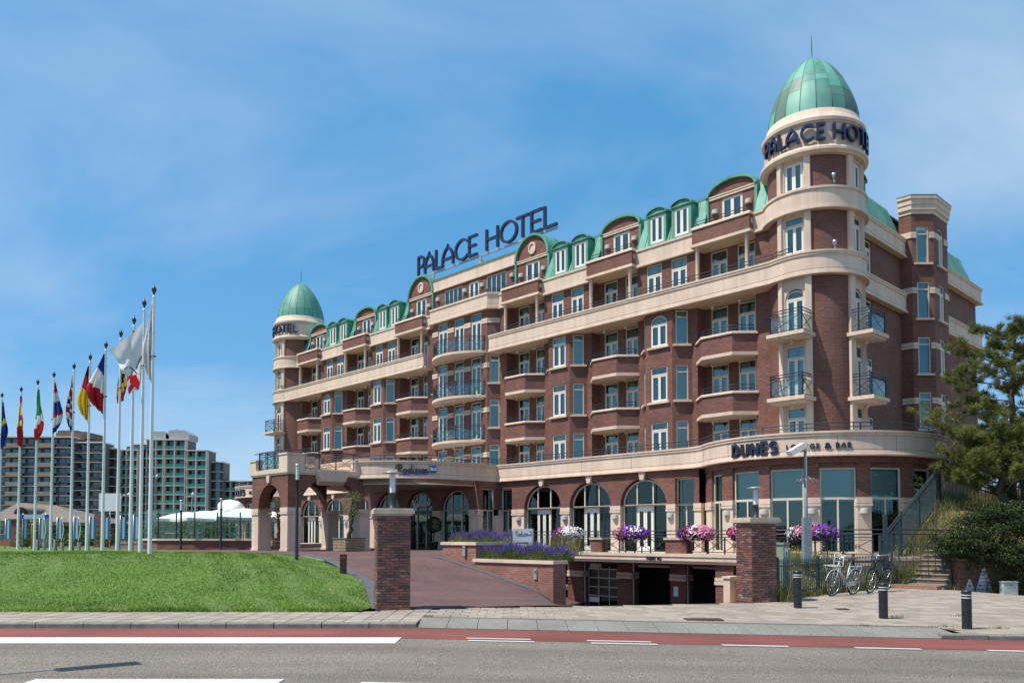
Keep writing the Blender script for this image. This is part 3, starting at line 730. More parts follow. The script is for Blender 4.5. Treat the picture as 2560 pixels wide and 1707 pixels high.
# ---------------------------------------------------------------- corner towers
def tower_side(sg):
    cx, cy = sg * TX, TY
    def T(r, ph): return (cx + sg * r * math.sin(rad(ph)), cy - r * math.cos(rad(ph)))   # ph measured from the facade normal outwards
    HWA = 15.2
    # brick drum between the window strips
    bm_ = MB()
    for p0, p1 in ((-70, -HWA), (HWA, 90 - HWA), (90 + HWA, 175)):
        n = max(4, int((p1 - p0) / 5)); vs = []
        for k in range(n + 1):
            x, y = T(2.15, p0 + (p1 - p0) * k / n); vs += [(x, y, 5.3), (x, y, 19.8)]
        bm_.add(vs, [(2*k, 2*k+2, 2*k+3, 2*k+1) if sg > 0 else (2*k+1, 2*k+3, 2*k+2, 2*k) for k in range(n)])
    P('tower_wall', bm_, BRICK)
    hw = 2.15 * math.sin(rad(HWA)); rc = 2.15 * math.cos(rad(HWA))
    for ph in (0, 90):
        rz = rad(ph) * sg
        o_ = dirv(rz); tang = Vector((math.cos(rz), math.sin(rz)))
        c = Vector((cx, cy)) + o_ * (rc + .02)
        st = MB(); wn_ = .96
        lv = [(5.5, 7.85, 0), (8.25, 10.75, 0), (11.27, 12.98, .48), (15.13, 16.88, 0), (18.1, 19.5, 0)]
        wall(st, c - tang * hw, c + tang * hw, 5.3, 19.8, [(hw - wn_/2, hw + wn_/2, a, b, r) for a, b, r in lv], .16)
        # upright stone strips either side of the windows
        for s2 in (-1, 1):
            for za, zb in ((5.3, 13.95), (15.0, 17.0), (18.0, 19.7)):
                ps = [T(2.10, ph + s2 * 13.6), T(2.30, ph + s2 * 14.6), T(2.27, ph + s2 * 21.5), T(2.12, ph + s2 * 22.3)]
                if s2 * sg < 0: ps = ps[::-1]
                st.prism(ps, za, zb)
        P('stone_surround', st, STONE)
        for (a, b, r), stl in zip(lv, ('T2', 'T2', 'A2', 'T2', 'D2')):
            q = c - o_ * .10; h = b - a + (r if r else 0)
            place_win(stl, wn_, h if stl != 'A2' else 2.13, q.x, q.y, a, rz, var=(0 if a > 8 else 1))
        # little square balconies
        for z in (8.0, 11.0):
            sl_ = MB(); rl_ = MB(); gl_ = MB()
            sl_.box(-.92, .92, -1.02, .35, .07, .24); sl_.box(-.82, .82, -.92, .35, -.03, .07); sl_.lathe([(.07, 0), (.07, -.2), (.05, -.22), (.001, -.22)], (0, -.35, 0), 8)
            xrail(rl_, [(-.78, .1, .24), (-.78, -.88, .24)], 1.05); xrail(rl_, [(-.78, -.88, .24), (.78, -.88, .24)], 1.05, gl_); xrail(rl_, [(.78, -.88, .24), (.78, .1, .24)], 1.05, gl_)
            q = c + o_ * .02
            ob = inst('balcony_slab', sl_.mesh('balcony_slab', STONE), hotel, (q.x, q.y, z), rz); inst('railing', rl_.mesh('railing', RAIL), ob); inst('glass_panel', gl_.mesh('glass_panel', PANEL), ob)
    # flood lights on the ring
    for ph, z in ((48, 15.2), (48, 18.35)):
        x, y = T(2.3, ph); f = MB(); f.lathe([(.001, -.12), (.075, -.1), (.085, .02), (.10, .1), (.001, .1)], (0, 0, .18), 10); f.box(-.02, .02, -.02, .02, -.12, .1); f.lathe([(.05, -.12), (.05, .0)], (.05, .05, -.02), 8)
        inst('flood_light', f.mesh('flood_light', GREYM), hotel, (x, y, z), rad(ph) * sg)
    # crown: cornice, sign drum, upper ring
    cr_ = MB(); prof = [(2.0, 19.6), (2.36, 19.62), (2.44, 19.72), (2.5, 19.74), (2.5, 19.86), (2.42, 19.98), (2.30, 20.0), (2.30, 21.05), (2.36, 21.07), (2.36, 21.13), (2.42, 21.15), (2.44, 21.3), (2.40, 21.34), (2.31, 21.5), (2.24, 21.62), (2.16, 21.84), (1.9, 21.86)]
    cr_.lathe(prof, (cx, cy, 0), 56); cr_.sm = [False] * len(cr_.sm); crn = P('tower_crown', cr_, STONE, label='cream stone sign drum under the dome')
    jt = MB()
    for k in range(10):
        t = 2 * PI * k / 10 + .2; jt.bar((cx + 2.302 * math.cos(t), cy + 2.302 * math.sin(t), 20.02), (cx + 2.302 * math.cos(t), cy + 2.302 * math.sin(t), 21.04), .012)
    jt.build('joint', mat('joint_dark', (.2, .16, .13), .9), crn)
    # dome of separate copper sheets
    NS = 18; dome = bpy.data.objects.new('dome', None); COL.objects.link(dome); dome.parent = hotel; dome.location = (cx, cy, 21.84)
    def dr(t): q = math.sin(t * PI / 2); return 2.12 * max(0.0, 1 - q ** 1.62) ** 0.655
    def dz(t): return 3.55 * math.sin(t * PI / 2)
    r = random.Random(5 if sg > 0 else 9); cops = [COPPER_A, COPPER_B, COPPER_C, COPPER, COPPER_B]
    for k in range(NS):
        a0, a1 = 2*PI*k/NS, 2*PI*(k+1)/NS
        cuts = [0] + sorted(r.sample((.13, .22, .30, .38, .5), 2)) + [1.0]
        for j in range(3):
            mb = MB(); t0, t1 = cuts[j], cuts[j+1]; n = max(2, int((t1 - t0) * 14)); off = .006 * j
            vs = []
            for i in range(n + 1):
                t = t0 + (t1 - t0) * i / n
                for q in range(4):
                    a = a0 + (a1 - a0) * q / 3; R_ = dr(t) + .004 + off; vs.append((R_ * math.cos(a), R_ * math.sin(a), dz(t)))
            mb.add(vs, [(i*4+q, i*4+q+1, i*4+q+5, i*4+q+4) for i in range(n) for q in range(3)], 0, True)
            pnl = mb.build('copper_panel', cops[r.randrange(5)] if sg > 0 else (COPPER_B if r.random() < .7 else COPPER), dome)
        sm_ = MB(); sm_.tube([((dr(t) + .01) * math.cos(a0), (dr(t) + .01) * math.sin(a0), dz(t)) for t in [i / 14 for i in range(15)]], .018, 5); sm_.build('seam', COPPER_D, dome)
    sp = MB(); sp.lathe([(.12, 3.44), (.10, 3.52), (.035, 3.58), (.03, 4.0), (.02, 4.7), (.001, 4.75)], (0, 0, 0), 8); sp.build('spire', COPPER_D, dome)
    mb = MB(); mb.lathe([(2.0, 0), (2.0, 19.6), (0.01, 21.8)], (cx, cy, 0), 20); mb.v = [(x, y, max(z, 5.2)) for x, y, z in mb.v]
    mb2 = MB(); mb2.lathe([(1.5, 5.3), (1.5, 21.0), (.01, 21.0)], (cx, cy, 0), 16); P('interior_core', mb2, DARK)
    return crn
crown_r = tower_side(1); crown_l = tower_side(-1)
# ---------------------------------------------------------------- right wing with stair turret
sw = MB(); WX = 25.95
wy = lambda y: (WX, y)
holes = []
for z0 in (6.0, 9.0, 12.0, 15.1): holes.append((5.05 - 3.0, 5.05 - 3.0 + .95, z0, z0 + 1.85))
wall(sw, (WX, 3.0), (WX, 10.6), 1.0, 18.0, holes)
for z0 in (6.0, 9.0, 12.0, 15.1): place_win('T2', .95, 1.85, WX - .09, 5.525, z0, PI/2); sill(WX, 5.525, z0, 1.2, PI/2)
hs2 = [(16.75 - 13.2, 17.5 - 13.2, z0, z0 + 1.9) for z0 in (6.0, 9.0, 12.0, 15.0)]
wall(sw, (WX, 13.2), (WX, 22.6), 1.0, 18.0, hs2); wall(sw, (WX, 22.6), (10, 22.6), 1.0, 18.0)
for z0 in (6.0, 9.0, 12.0, 15.0): place_win('T1', .75, 1.9, WX - .09, 17.125, z0, PI/2); sill(WX, 17.125, z0, 1.0, PI/2)
P('brick_wall', sw, BRICK, label='shaded brick side wing running back from the tower')
for z0, z1 in ((13.95, 15.05), (17.0, 18.05)):
    for ya, yb in ((3.9, 9.9), (13.6, 22.6)):
        mb = MB(); pth = [(WX + .28, ya), (WX + .28, yb)]
        if yb > 20: pth.append((20, yb + .28)); pth[1] = (WX + .28, yb + .28)
        mb.sweep(pth, band_prof(z0, z1)); P('stone_band', mb, STONE)
tb = MB(); tp = [(25.9, 9.9), (26.55, 9.9), (27.4, 10.75), (27.4, 12.9), (26.55, 13.75), (25.9, 13.75)]
SILLS = [7.6, 10.6, 13.62, 16.66]
for k in range(5):
    p0, p1 = Vector(tp[k]), Vector(tp[k+1]); Lw = (p1 - p0).length; hs = []
    d = (p1 - p0).normalized(); nrm = Vector((d.y, -d.x)); rz = math.atan2(nrm.x, -nrm.y); mid = (p0 + p1) / 2; q = mid - nrm * .09
    if k in (1, 2):
        for i, z0 in enumerate(SILLS):
            ar = (k == 2 and i == 3); ww = .66 if k == 1 else .85
            if ar: hs.append((Lw/2 - ww/2, Lw/2 + ww/2, z0, z0 + 1.75, .36)); place_win('A2', ww, 2.11, q.x, q.y, z0, rz)
            else: hs.append((Lw/2 - ww/2, Lw/2 + ww/2, z0, z0 + 2.0)); place_win('T1' if k == 1 else 'T2', ww, 2.0, q.x, q.y, z0, rz, var=1)
            sill(mid.x, mid.y, z0, .98 if k == 1 else 1.2, rz)
    wall(tb, p0, p1, 1.0, 19.4, hs)
P('stair_turret', tb, BRICK)
mb = MB()
for z0 in SILLS:
    zb = z0 + 1.37
    for k in range(4):
        p0, p1 = Vector(tp[k]), Vector(tp[k+1]); d = (p1 - p0).normalized(); n_ = Vector((d.y, -d.x)); Lw = (p1 - p0).length
        segs = [(0, Lw)] if k in (0, 3) else [(0, Lw/2 - (.35 if k == 1 else .45)), (Lw/2 + (.35 if k == 1 else .45), Lw)]
        for t0, t1 in segs:
            for za, zc_, pr in ((zb, zb + .15, .05), (zb + .17, zb + .33, .04)):
                c = p0 + d * (t0 + t1) / 2; mb.obox((c.x + n_.x * (pr/2 - .02), c.y + n_.y * (pr/2 - .02), (za + zc_) / 2), (d.x * (t1 - t0) / 2, d.y * (t1 - t0) / 2, 0), (n_.x * (pr/2 + .02), n_.y * (pr/2 + .02), 0), (0, 0, (zc_ - za) / 2))
P('stone_band', mb, STONE)
mb = MB(); mb.sweep(tp, [(-.3, 19.35), (.04, 19.35), (.04, 19.55), (.12, 19.58), (.12, 19.82), (.16, 19.85), (.16, 20.1), (.22, 20.16), (.22, 20.3), (-.3, 20.3)]); mb.prism(tp, 20.28, 20.34); o = P('turret_cornice', mb, STONE)
mb = MB(); mb.sweep(tp, [(.23, 20.3), (.23, 20.36), (-.1, 20.38), (-.1, 20.3)]); mb.build('copper_coping', COPPER_C, o)
# wing mansard
for ya, yb in ((4.3, 10.1), (13.6, 22.4)):
    rp = [(.12, 18.06), (-.02, 18.1), (-.75, 20.0), (-.9, 20.2), (-1.3, 20.32), (-5, 20.4)]
    mb = MB(); n = len(rp); e0 = ya; e1 = yb - (0 if yb < 15 else .0)
    V = [(WX + dx, e0, z) for dx, z in rp] + [(WX + dx, e1 - (max(0, -dx) * .5 if yb > 15 else 0), z) for dx, z in rp]
    mb.add(V, [(i, n + i, n + i + 1, i + 1) for i in range(n - 1)]); o = P('copper_roof', mb, COPPER)
    if yb > 15: mb.add([(WX + dx, e1 - max(0, -dx) * .5, z) for dx, z in rp[1:5]] + [(WX - 5, e1 - .6, 20.3), (WX - 5, e1, 18.0)], [(0, 1, 2, 3, 4, 5)])
    se = MB(); k = int((yb - ya) / .52)
    for i in range(k + 1):
        y = ya + (yb - ya) * i / k
        for (xa, za), (xb, zb) in zip(rp[1:4], rp[2:5]): se.bar((WX + xa + .015, y, za), (WX + xb + .015, y - (max(0, -xb) * .4 if yb > 15 and i == k else 0), zb), .035, .02)
    se.build('seam', COPPER_B, o)
o = inst('dormer', meD1, hotel, (WX + .85, 4.9, 0), PI/2); o.location = (WX + 1.05, 4.75, 0); inst('dormer_roof', meD2, o); place_win('D2', .94, 1.54, WX - .05, 4.75, 18.25, PI/2)
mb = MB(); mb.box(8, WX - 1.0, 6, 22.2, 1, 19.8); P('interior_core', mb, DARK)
mb = MB(); mb.box(8, WX - 1.2, 3, 22.2, 20.2, 20.33); P('flat_roof', mb, MATS['roofing'])
# ---------------------------------------------------------------- terrace band, round lounges, entrance drum
RD_ = 5.55; YB = -1.6
ph0 = -math.degrees(math.acos((TY - YB) / RD_)); xh = TX + RD_ * math.sin(rad(ph0))
right = [(5.8, YB), (xh - .8, YB), (xh - .3, YB - .04), (xh + .1, YB - .22)] + arc(TX, TY, RD_, ph0 + 6.5, 150, 60)
left = mirror(right)
drum = [(-5.8, -4.0)] + arc(0, -4.0, 5.8, -86, 86, 48) + [(5.8, -4.0)]
for pth, lb in ((right, 'cream stone terrace band sweeping round the right lounge'), (left, 'cream stone terrace band sweeping round the left lounge')):
    mb = MB(); mb.sweep(pth, band_prof(5.2, 6.25)); o = P('stone_band', mb, STONE, label=lb)
    rp = [(x, y) for x, y in pth]; rp = densify(rp, 1.6); rm = MB(); bar_rail(rm, [(x * 1.0, y + .06, 6.25) for x, y in rp], (.17, .34), .024, 1.7); rm.build('handrail', RAIL, o)
    jm = MB()
    for i in range(0, len(pth) - 1):
        a = Vector(pth[i])
        if i % 8 == 4: d = (Vector(pth[i+1]) - a).normalized(); q = a + Vector((d.y, -d.x)) * .003; jm.bar((q.x, q.y, 5.38), (q.x, q.y, 6.04), .014)
    for t in range(1, 4):
        x = (5.8 + (xh - 6.6) * t / 4) * (1 if pth is right else -1); jm.bar((x, YB - .002, 5.38), (x, YB - .002, 6.04), .014)
    jm.build('joint', MATS['joint_dark'], o)
dfull = [(-5.8, -1.5)] + drum + [(5.8, -1.5)]
mb = MB(); mb.sweep(dfull, band_prof(5.2, 6.25)); dband = P('stone_band', mb, STONE, label='curved cream canopy fascia over the entrance')
rm = MB(); bar_rail(rm, [(x * .99, y + .05, 6.25) for x, y in densify(dfull, 1.6)], (.17, .34), .024, 1.7); rm.build('handrail', RAIL, dband)
d2 = [(-5.4, -1.5), (-5.4, -4.0)] + arc(0, -4.0, 5.4, -86, 86, 48) + [(5.4, -4.0), (5.4, -1.5)]
mb = MB(); mb.sweep(d2, [(-.3, 4.88), (.05, 4.88), (.05, 4.93), (0, 4.95), (0, 5.2), (-.3, 5.2)]); P('stone_band', mb, STONE)
deck = MB(); deck.prism(d2, 4.92, 5.4); deck.box(5.0, 20.6, YB + .1, 2.4, 5.22, 5.42); deck.box(-20.6, -5.0, YB + .1, 2.4, 5.22, 5.42); deck.box(-5.2, 5.2, -2, 2.4, 5.2, 5.42)
for sg in (1, -1): deck.prism([(sg * x, y) for x, y in arc(TX, TY, RD_ - .1, -60, 170, 40)][::sg], 5.225, 5.43)
P('terrace_deck', deck, mat('deck_tile', (.35, .32, .29), .9))
# ground floor between entrance and lounges
AR = (9.6, 13.28, 16.95); AHW = 1.5; FY = -1.5
def arch_unit(x, y, rz, hw=1.4, glaz=GLASS_L, door=True, spring=3.46, base=GZ, open_door=False, sign_only=False):
    """arched glazed front: frame with fan light, doors below"""
    o_ = dirv(rz); f = MB(); K = 16; pan = []
    D = .06; ow = .07
    pr = [(hw * math.cos(PI*k/K), spring + hw * .93 * math.sin(PI*k/K)) for k in range(K+1)]; pi_ = [((hw - ow) * math.cos(PI*k/K), spring + (hw * .93 - ow) * math.sin(PI*k/K)) for k in range(K+1)]
    n = K + 1; f.add([(a, -D, b) for a, b in pr] + [(a, -D, b) for a, b in pi_] + [(a, D, b) for a, b in pi_], [(i, i+1, n+i+1, n+i) for i in range(K)] + [(n+i, n+i+1, 2*n+i+1, 2*n+i) for i in range(K)])
    f.box(-hw, -hw + ow, -D, D, base, spring); f.box(hw - ow, hw, -D, D, base, spring); f.box(-hw + ow, hw - ow, -D, D, spring - .05, spring + .05)
    m1 = hw * .36
    zt = spring + hw * .93 * math.sqrt(1 - .36**2) - ow
    for s in (-1, 1): f.box(s*m1 - .035, s*m1 + .035, -D, D, spring + .05, zt); f.box(s*m1 - .04, s*m1 + .04, -D, D, base, spring - .05)
    if door:
        for a, b in ((-m1 + .04, -.01), (.01, m1 - .04)):
            for x0, x1, z0, z1 in ((a, a + .1, base, spring - .2), (b - .1, b, base, spring - .2), (a + .1, b - .1, base, base + .3), (a + .1, b - .1, spring - .32, spring - .2)): f.box(x0, x1, -D * .9, D * .9, z0, z1, 1)
        f.box(-m1 + .04, m1 - .04, -D, D, spring - .2, spring - .05, 1)
    o = inst('arched_window', f.mesh('arched_window', [CREAM, FRAME]), hotel, (x, y, 0), rz)
    arcin = lambda a, b: [(t, spring + .05) for t in (a, b)] + [(t, spring + (hw * .93 - ow) * math.sqrt(max(0, 1 - (t / (hw - ow))**2))) for t in [b - (b - a) * i / 8 for i in range(9)]]
    for a, b in ((-hw + ow + .02, -m1 - .035), (-m1 + .035, m1 - .035), (m1 + .035, hw - ow - .02)): pan.append(arcin(a, b))
    lowers = [(-hw + ow, -m1 - .04), (m1 + .04, hw - ow)] + ([(-m1 + .1, -.06), (.06, m1 - .1)] if door else [(-m1 + .04, m1 - .04)])
    for a, b in lowers: pan.append(rect(a, b, base + (.3 if door and abs(a) < m1 else 0), spring - .05))
    for p in pan:
        mb = MB(); mb.add([(a, 0, b) for a, b in p], [tuple(range(len(p)))]); inst('pane', mb.mesh('pane', glaz), o)
    return o
gw, gs = MB(), MB()
key = MB(); key.add([(-.12, -.12, -.42), (.12, -.12, -.42), (.2, -.12, .0), (-.2, -.12, .0), (-.12, .1, -.42), (.12, .1, -.42), (.2, .1, 0), (-.2, .1, 0)], [(0,1,2,3), (1,5,6,2), (0,3,7,4), (0,4,5,1)]); meKey = key.mesh('keystone', STONE)
for sg in (1, -1):
    hs = []
    x0, x1 = (5.9, 20.4) if sg > 0 else (-20.4, -5.9)
    for a in AR: c = sg * a - x0; hs.append((c - AHW, c + AHW, 3.47, 3.48, AHW * .93))
    rects = [(6.0, 7.05), (18.98, 20.1)]
    for a, b in rects: aa_, bb_ = (a, b) if sg > 0 else (-b, -a); hs.append((aa_ - x0, bb_ - x0, 3.47, 4.75))
    wall(gw, (x0, FY), (x1, FY), 3.46, 5.2, hs, .3)
    op = sorted([(a - AHW, a + AHW) for a in AR] + rects); edges = [5.9] + [q for ab in op for q in ab] + [20.5]
    for i in range(0, len(edges), 2):
        a, b = edges[i], edges[i+1]
        if b - a < .03: continue
        a, b = (a, b) if sg > 0 else (-b, -a)
        gs.box(a, b, FY - .005, FY + .3, GZ - .3, 3.1); gs.box(a - .03, b + .03, FY - .06, FY + .3, 3.1, 3.2); gs.box(a - .02, b + .02, FY - .035, FY + .3, 3.22, 3.46)
    for i, a in enumerate(AR):
        arch_unit(sg * a, FY + .26, 0, 1.44, glaz=GLASS_G); inst('keystone', meKey, hotel, (sg * a, FY, 5.2))
    for a, b in rects:
        c = sg * (a + b) / 2; place_win('BIG', b - a, 3.7, c, FY + .22, 1.05, 0, var=4)
    for x in (7.65, 11.45, 15.12, 18.7): wlamp(sg * x, FY, 2.85)
P('brick_wall', gw, BRICK); P('stone_pier', gs, STONE)
# entrance block under the canopy
ew, es = MB(), MB(); EY = -3.2
wall(ew, (-5.9, EY), (5.9, EY), 3.46, 5.2, [(5.9 + c - 1.4, 5.9 + c + 1.4, 3.47, 3.48, 1.3) for c in (-3.6, 0, 3.6)], .3)
for sg in (1, -1):
    pa, pb = ((5.9, EY), (5.9, FY)) if sg > 0 else ((-5.9, FY), (-5.9, EY))
    wall(ew, pa, pb, 3.46, 5.2, [(.35, 1.35, 3.47, 4.75)], .2)
    xx = sorted((sg * 5.6, sg * 5.905)); es.box(xx[0], xx[1], EY, EY + .35, GZ - .3, 3.1); es.box(xx[0], xx[1], FY - .35, FY, GZ - .3, 3.1); es.box(xx[0] - .02, xx[1] + .02, EY - .03, EY + .36, 3.1, 3.46)
    place_win('BIG', 1.0, 3.7, sg * 5.72, (EY + FY) / 2, 1.05, sg * PI/2, var=4)
for a, b in ((-5.9, -5.0), (-2.2, -1.4), (1.4, 2.2), (5.0, 5.9)): es.box(a, b, EY - .005, EY + .3, GZ - .3, 3.1); es.box(a - .03, b + .03, EY - .05, EY + .3, 3.1, 3.2); es.box(a - .02, b + .02, EY - .03, EY + .3, 3.22, 3.46)
P('brick_wall', ew, BRICK); P('stone_pier', es, STONE)
for c in (-3.6, 3.6): arch_unit(c, EY + .26, 0, 1.34, door=False, glaz=GLASS_E)
o = arch_unit(0, EY + .26, 0, 1.34, door=False, glaz=GLASS_E)
mb = MB(); mb.box(-1.3, 1.3, EY + .15, EY + .22, 3.28, 3.5); mb.box(-1.0, -.93, EY + .15, EY + .22, GZ, 3.3); mb.box(.93, 1.0, EY + .15, EY + .22, GZ, 3.3); P('entrance_frame', mb, BLACK)
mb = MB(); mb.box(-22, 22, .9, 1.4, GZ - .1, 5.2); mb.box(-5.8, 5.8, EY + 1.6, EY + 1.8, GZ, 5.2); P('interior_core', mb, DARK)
# interior hints behind the lounge glass
for sg in (1, -1):
    # round lounge
    lw, ls = MB(), MB()
    cx, cy = sg * TX, TY
    wins = [(-38.5, -26.5), (-18, -2), (3.6, 19.4), (26.2, 42.4), (48.8, 65), (71.6, 87.6), (94.2, 110)]
    piers = [(-54, -38.5)] + [(wins[i][1], wins[i+1][0]) for i in range(len(wins) - 1)] + [(110, 160)]
    def C2(r, ph): return (cx + sg * r * math.sin(rad(ph)), cy - r * math.cos(rad(ph)))
    def sect(mb, r0, r1, p0, p1, z0, z1):
        n = max(1, int((p1 - p0) / 3)); o1 = [C2(r1, p0 + (p1 - p0) * k / n) for k in range(n + 1)]; i1 = [C2(r0, p0 + (p1 - p0) * k / n) for k in range(n + 1)]
        poly = o1 + i1[::-1]; poly = poly if sg < 0 else poly
        mb.prism(poly if sg > 0 else poly[::-1], z0, z1)
    sect(lw, 5.0, 5.34, -54, 160, 4.93, 5.22)
    for p0, p1 in piers:
        sect(lw, 5.0, 5.3, p0, p1, 3.46, 4.94); sect(ls, 5.0, 5.3, p0, p1, GZ - .5, 3.1); sect(ls, 5.0, 5.36, p0 - .4, p1 + .4, 3.1, 3.2); sect(ls, 5.0, 5.34, p0 - .3, p1 + .3, 3.22, 3.46)
        if p1 - p0 < 12:
            q = C2(5.3, (p0 + p1) / 2); wlamp(q[0], q[1], 2.85, sg * rad((p0 + p1) / 2))
    for p0, p1 in wins:
        sect(lw, 5.02, 5.2, p0, p1, 4.72, 4.93)
        pm = (p0 + p1) / 2; ww = 2 * 5.1 * math.sin(rad((p1 - p0) / 2)); q = C2(5.1 * math.cos(rad((p1 - p0) / 2)) + .02, pm)
        sect(ls, 5.0, 5.25, p0, p1, GZ - .5, 1.12)
        place_win('BIG', ww, 3.6, q[0], q[1], 1.12, sg * rad(pm), var=-1)
    P('lounge_wall', lw, BRICK); P('stone_pier', ls, STONE)
    mb = MB(); mb.lathe([(3.6, GZ), (3.6, 5.2)], (cx, cy, 0), 32); P('interior_core', mb, mat('lounge_inside', (.05, .04, .035), .8, var=.4, vscale=2))
    bl = MB()
    for p0, p1 in wins[:5]:
        n = 5; vs = []
        for k in range(n + 1):
            x, y = C2(4.97, p0 + (p1 - p0) * k / n); vs += [(x, y, 3.3), (x, y, 4.72)]
        bl.add(vs, [(2*k, 2*k+2, 2*k+3, 2*k+1) for k in range(n)])
    P('blind', bl, mat('blind_cloth', (.80, .84, .82), .9))
# curtains and lamps inside arches
mb = MB()
for sg in (1, -1):
    for a in AR:
        for dx in (-1.25, 1.2):
            for k in range(5): mb.box(sg * a + dx + .05 * k - .1, sg * a + dx + .05 * k - .07, -1.0 + .03 * (k % 2), -.98 + .03 * (k % 2), 1.0, 3.4)
P('curtain', mb, CURT)
# ---------------------------------------------------------------- portico
pb, ps = MB(), MB(); PX, PF, PB = 2.1, -13.9, -8.9; PT = .62; SPR = 3.42
wall(pb, (-PX, PF), (PX, PF), SPR, 5.28, [(.78, 2*PX - .78, SPR + .005, SPR + .01, 1.34)], PT)
for sx in (1, -1):
    a, b = ((PX, PF), (PX, PB)) if sx > 0 else ((-PX, PB), (-PX, PF)); Lw = PB - PF
    t0, t1 = (.8, Lw - .35); t0, t1 = (t0, t1) if sx > 0 else (Lw - t1, Lw - t0)
    wall(pb, a, b, SPR, 5.28, [(t0, t1, SPR + .005, SPR + .01, 1.72)], PT)
    for y0, y1 in ((PF, PF + .8), (PB - .35, PB + .4)):
        xx = sorted((sx * PX, sx * (PX - .78)))
        for za, zb, pr in ((GZ - .3, 3.06, 0), (3.06, 3.16, .05), (3.18, SPR, .03), (GZ - .3, GZ + .12, .04)): ps.box(xx[0] - pr, xx[1] + pr, y0 - pr, y1 + pr, za, zb)
        if y0 == PF: pb.box(xx[0] + .03, xx[1] - .03, y0 + .03, y1 - .03, SPR, 5.2)
P('portico_wall', pb, BRICK, label='brick arches of the entrance portico'); P('stone_pier', ps, STONE)
mb = MB(); pth = [(-PX, PB), (-PX, PF), (PX, PF), (PX, PB)]
mb.sweep(pth, [(-.3, 5.27), (.06, 5.27), (.06, 5.34), (.1, 5.36), (.1, 5.6), (-.3, 5.6)]); mb.box(-PX, PX, PF + .1, PB + .3, 5.285, 5.55)
for x0, x1, y0, y1, h in ((-2.2, -1.5, -14.0, -13.55, 6.25), (1.25, 2.2, -14.0, -12.9, 6.45), (1.75, 2.2, -9.6, -9.0, 6.25)): mb.box(x0, x1, y0, y1, 5.6, h - .1); mb.box(x0 - .04, x1 + .04, y0 - .04, y1 + .04, h - .1, h)
o = P('portico_deck', mb, STONE, label='cream stone deck with pedestals on the portico')
mb = MB(); mb.add([(2.05, -12.3, 5.3), (2.05, -10.1, 5.3), (2.05, -10.35, 4.72), (2.05, -12.05, 4.72), (2.42, -12.3, 5.6), (2.42, -10.1, 5.6), (2.42, -10.4, 4.95), (2.42, -12.0, 4.95), (2.05, -12.3, 5.6), (2.05, -10.1, 5.6)], [(4,5,6,7), (7,6,2,3), (0,8,4,7,3), (1,2,6,5,9), (8,9,5,4)]); mb.build('corbel', STONE, o)
k_ = inst('keystone', meKey, hotel, (0, PF, 5.28))
rm, gm = MB(), MB()
xrail(rm, [(-1.45, -13.8, 5.6), (-.5, -13.8, 5.6), (.4, -13.8, 5.6), (1.2, -13.8, 5.6)], 1.05, gm)
xrail(rm, [(2.0, -12.8, 5.6), (2.0, -11.9, 5.6), (2.0, -10.8, 5.6), (2.0, -9.6, 5.6)], 1.05)
rm.bar((-2.0, -13.8, 6.62), (2.0, -13.8, 6.62), .045); rm.bar((2.0, -13.8, 6.62), (2.0, -9.0, 6.62), .045)
xrail(rm, [(-2.0, -13.5, 5.6), (-2.0, -12, 5.6), (-2.0, -10.5, 5.6), (-2.0, -9.2, 5.6)], 1.05)
rm.build('railing', RAIL, o); gm.build('glass_panel', PANEL, o)
# furniture on the portico deck: two pale chairs and a table, as one group of things
def deck_chair(x, y, rz, lab):
    p = W(x, y, 5.55); t = thing('terrace_chair', lab, 'chair', p, HR + rz, 'terrace chairs')
    m = MB(); m.box(-.25, .25, -.25, .25, .42, .47); m.build('seat', mat('wicker', (.35, .3, .24), .9), t)
    m = MB(); m.box(-.25, .25, .2, .25, .47, .95); m.build('backrest', MATS['wicker'], t)
    for sx in (-1, 1):
        for sy in (-1, 1): m = MB(); m.box(sx*.22 - .02, sx*.22 + .02, sy*.22 - .02, sy*.22 + .02, 0, .42); m.build('leg', GREYM, t)
deck_chair(.6, -11.6, 1.2, 'wicker chair on the portico deck, nearest the corner pedestal'); deck_chair(-.7, -10.6, -1.4, 'wicker chair on the portico deck, farther from the corner pedestal')
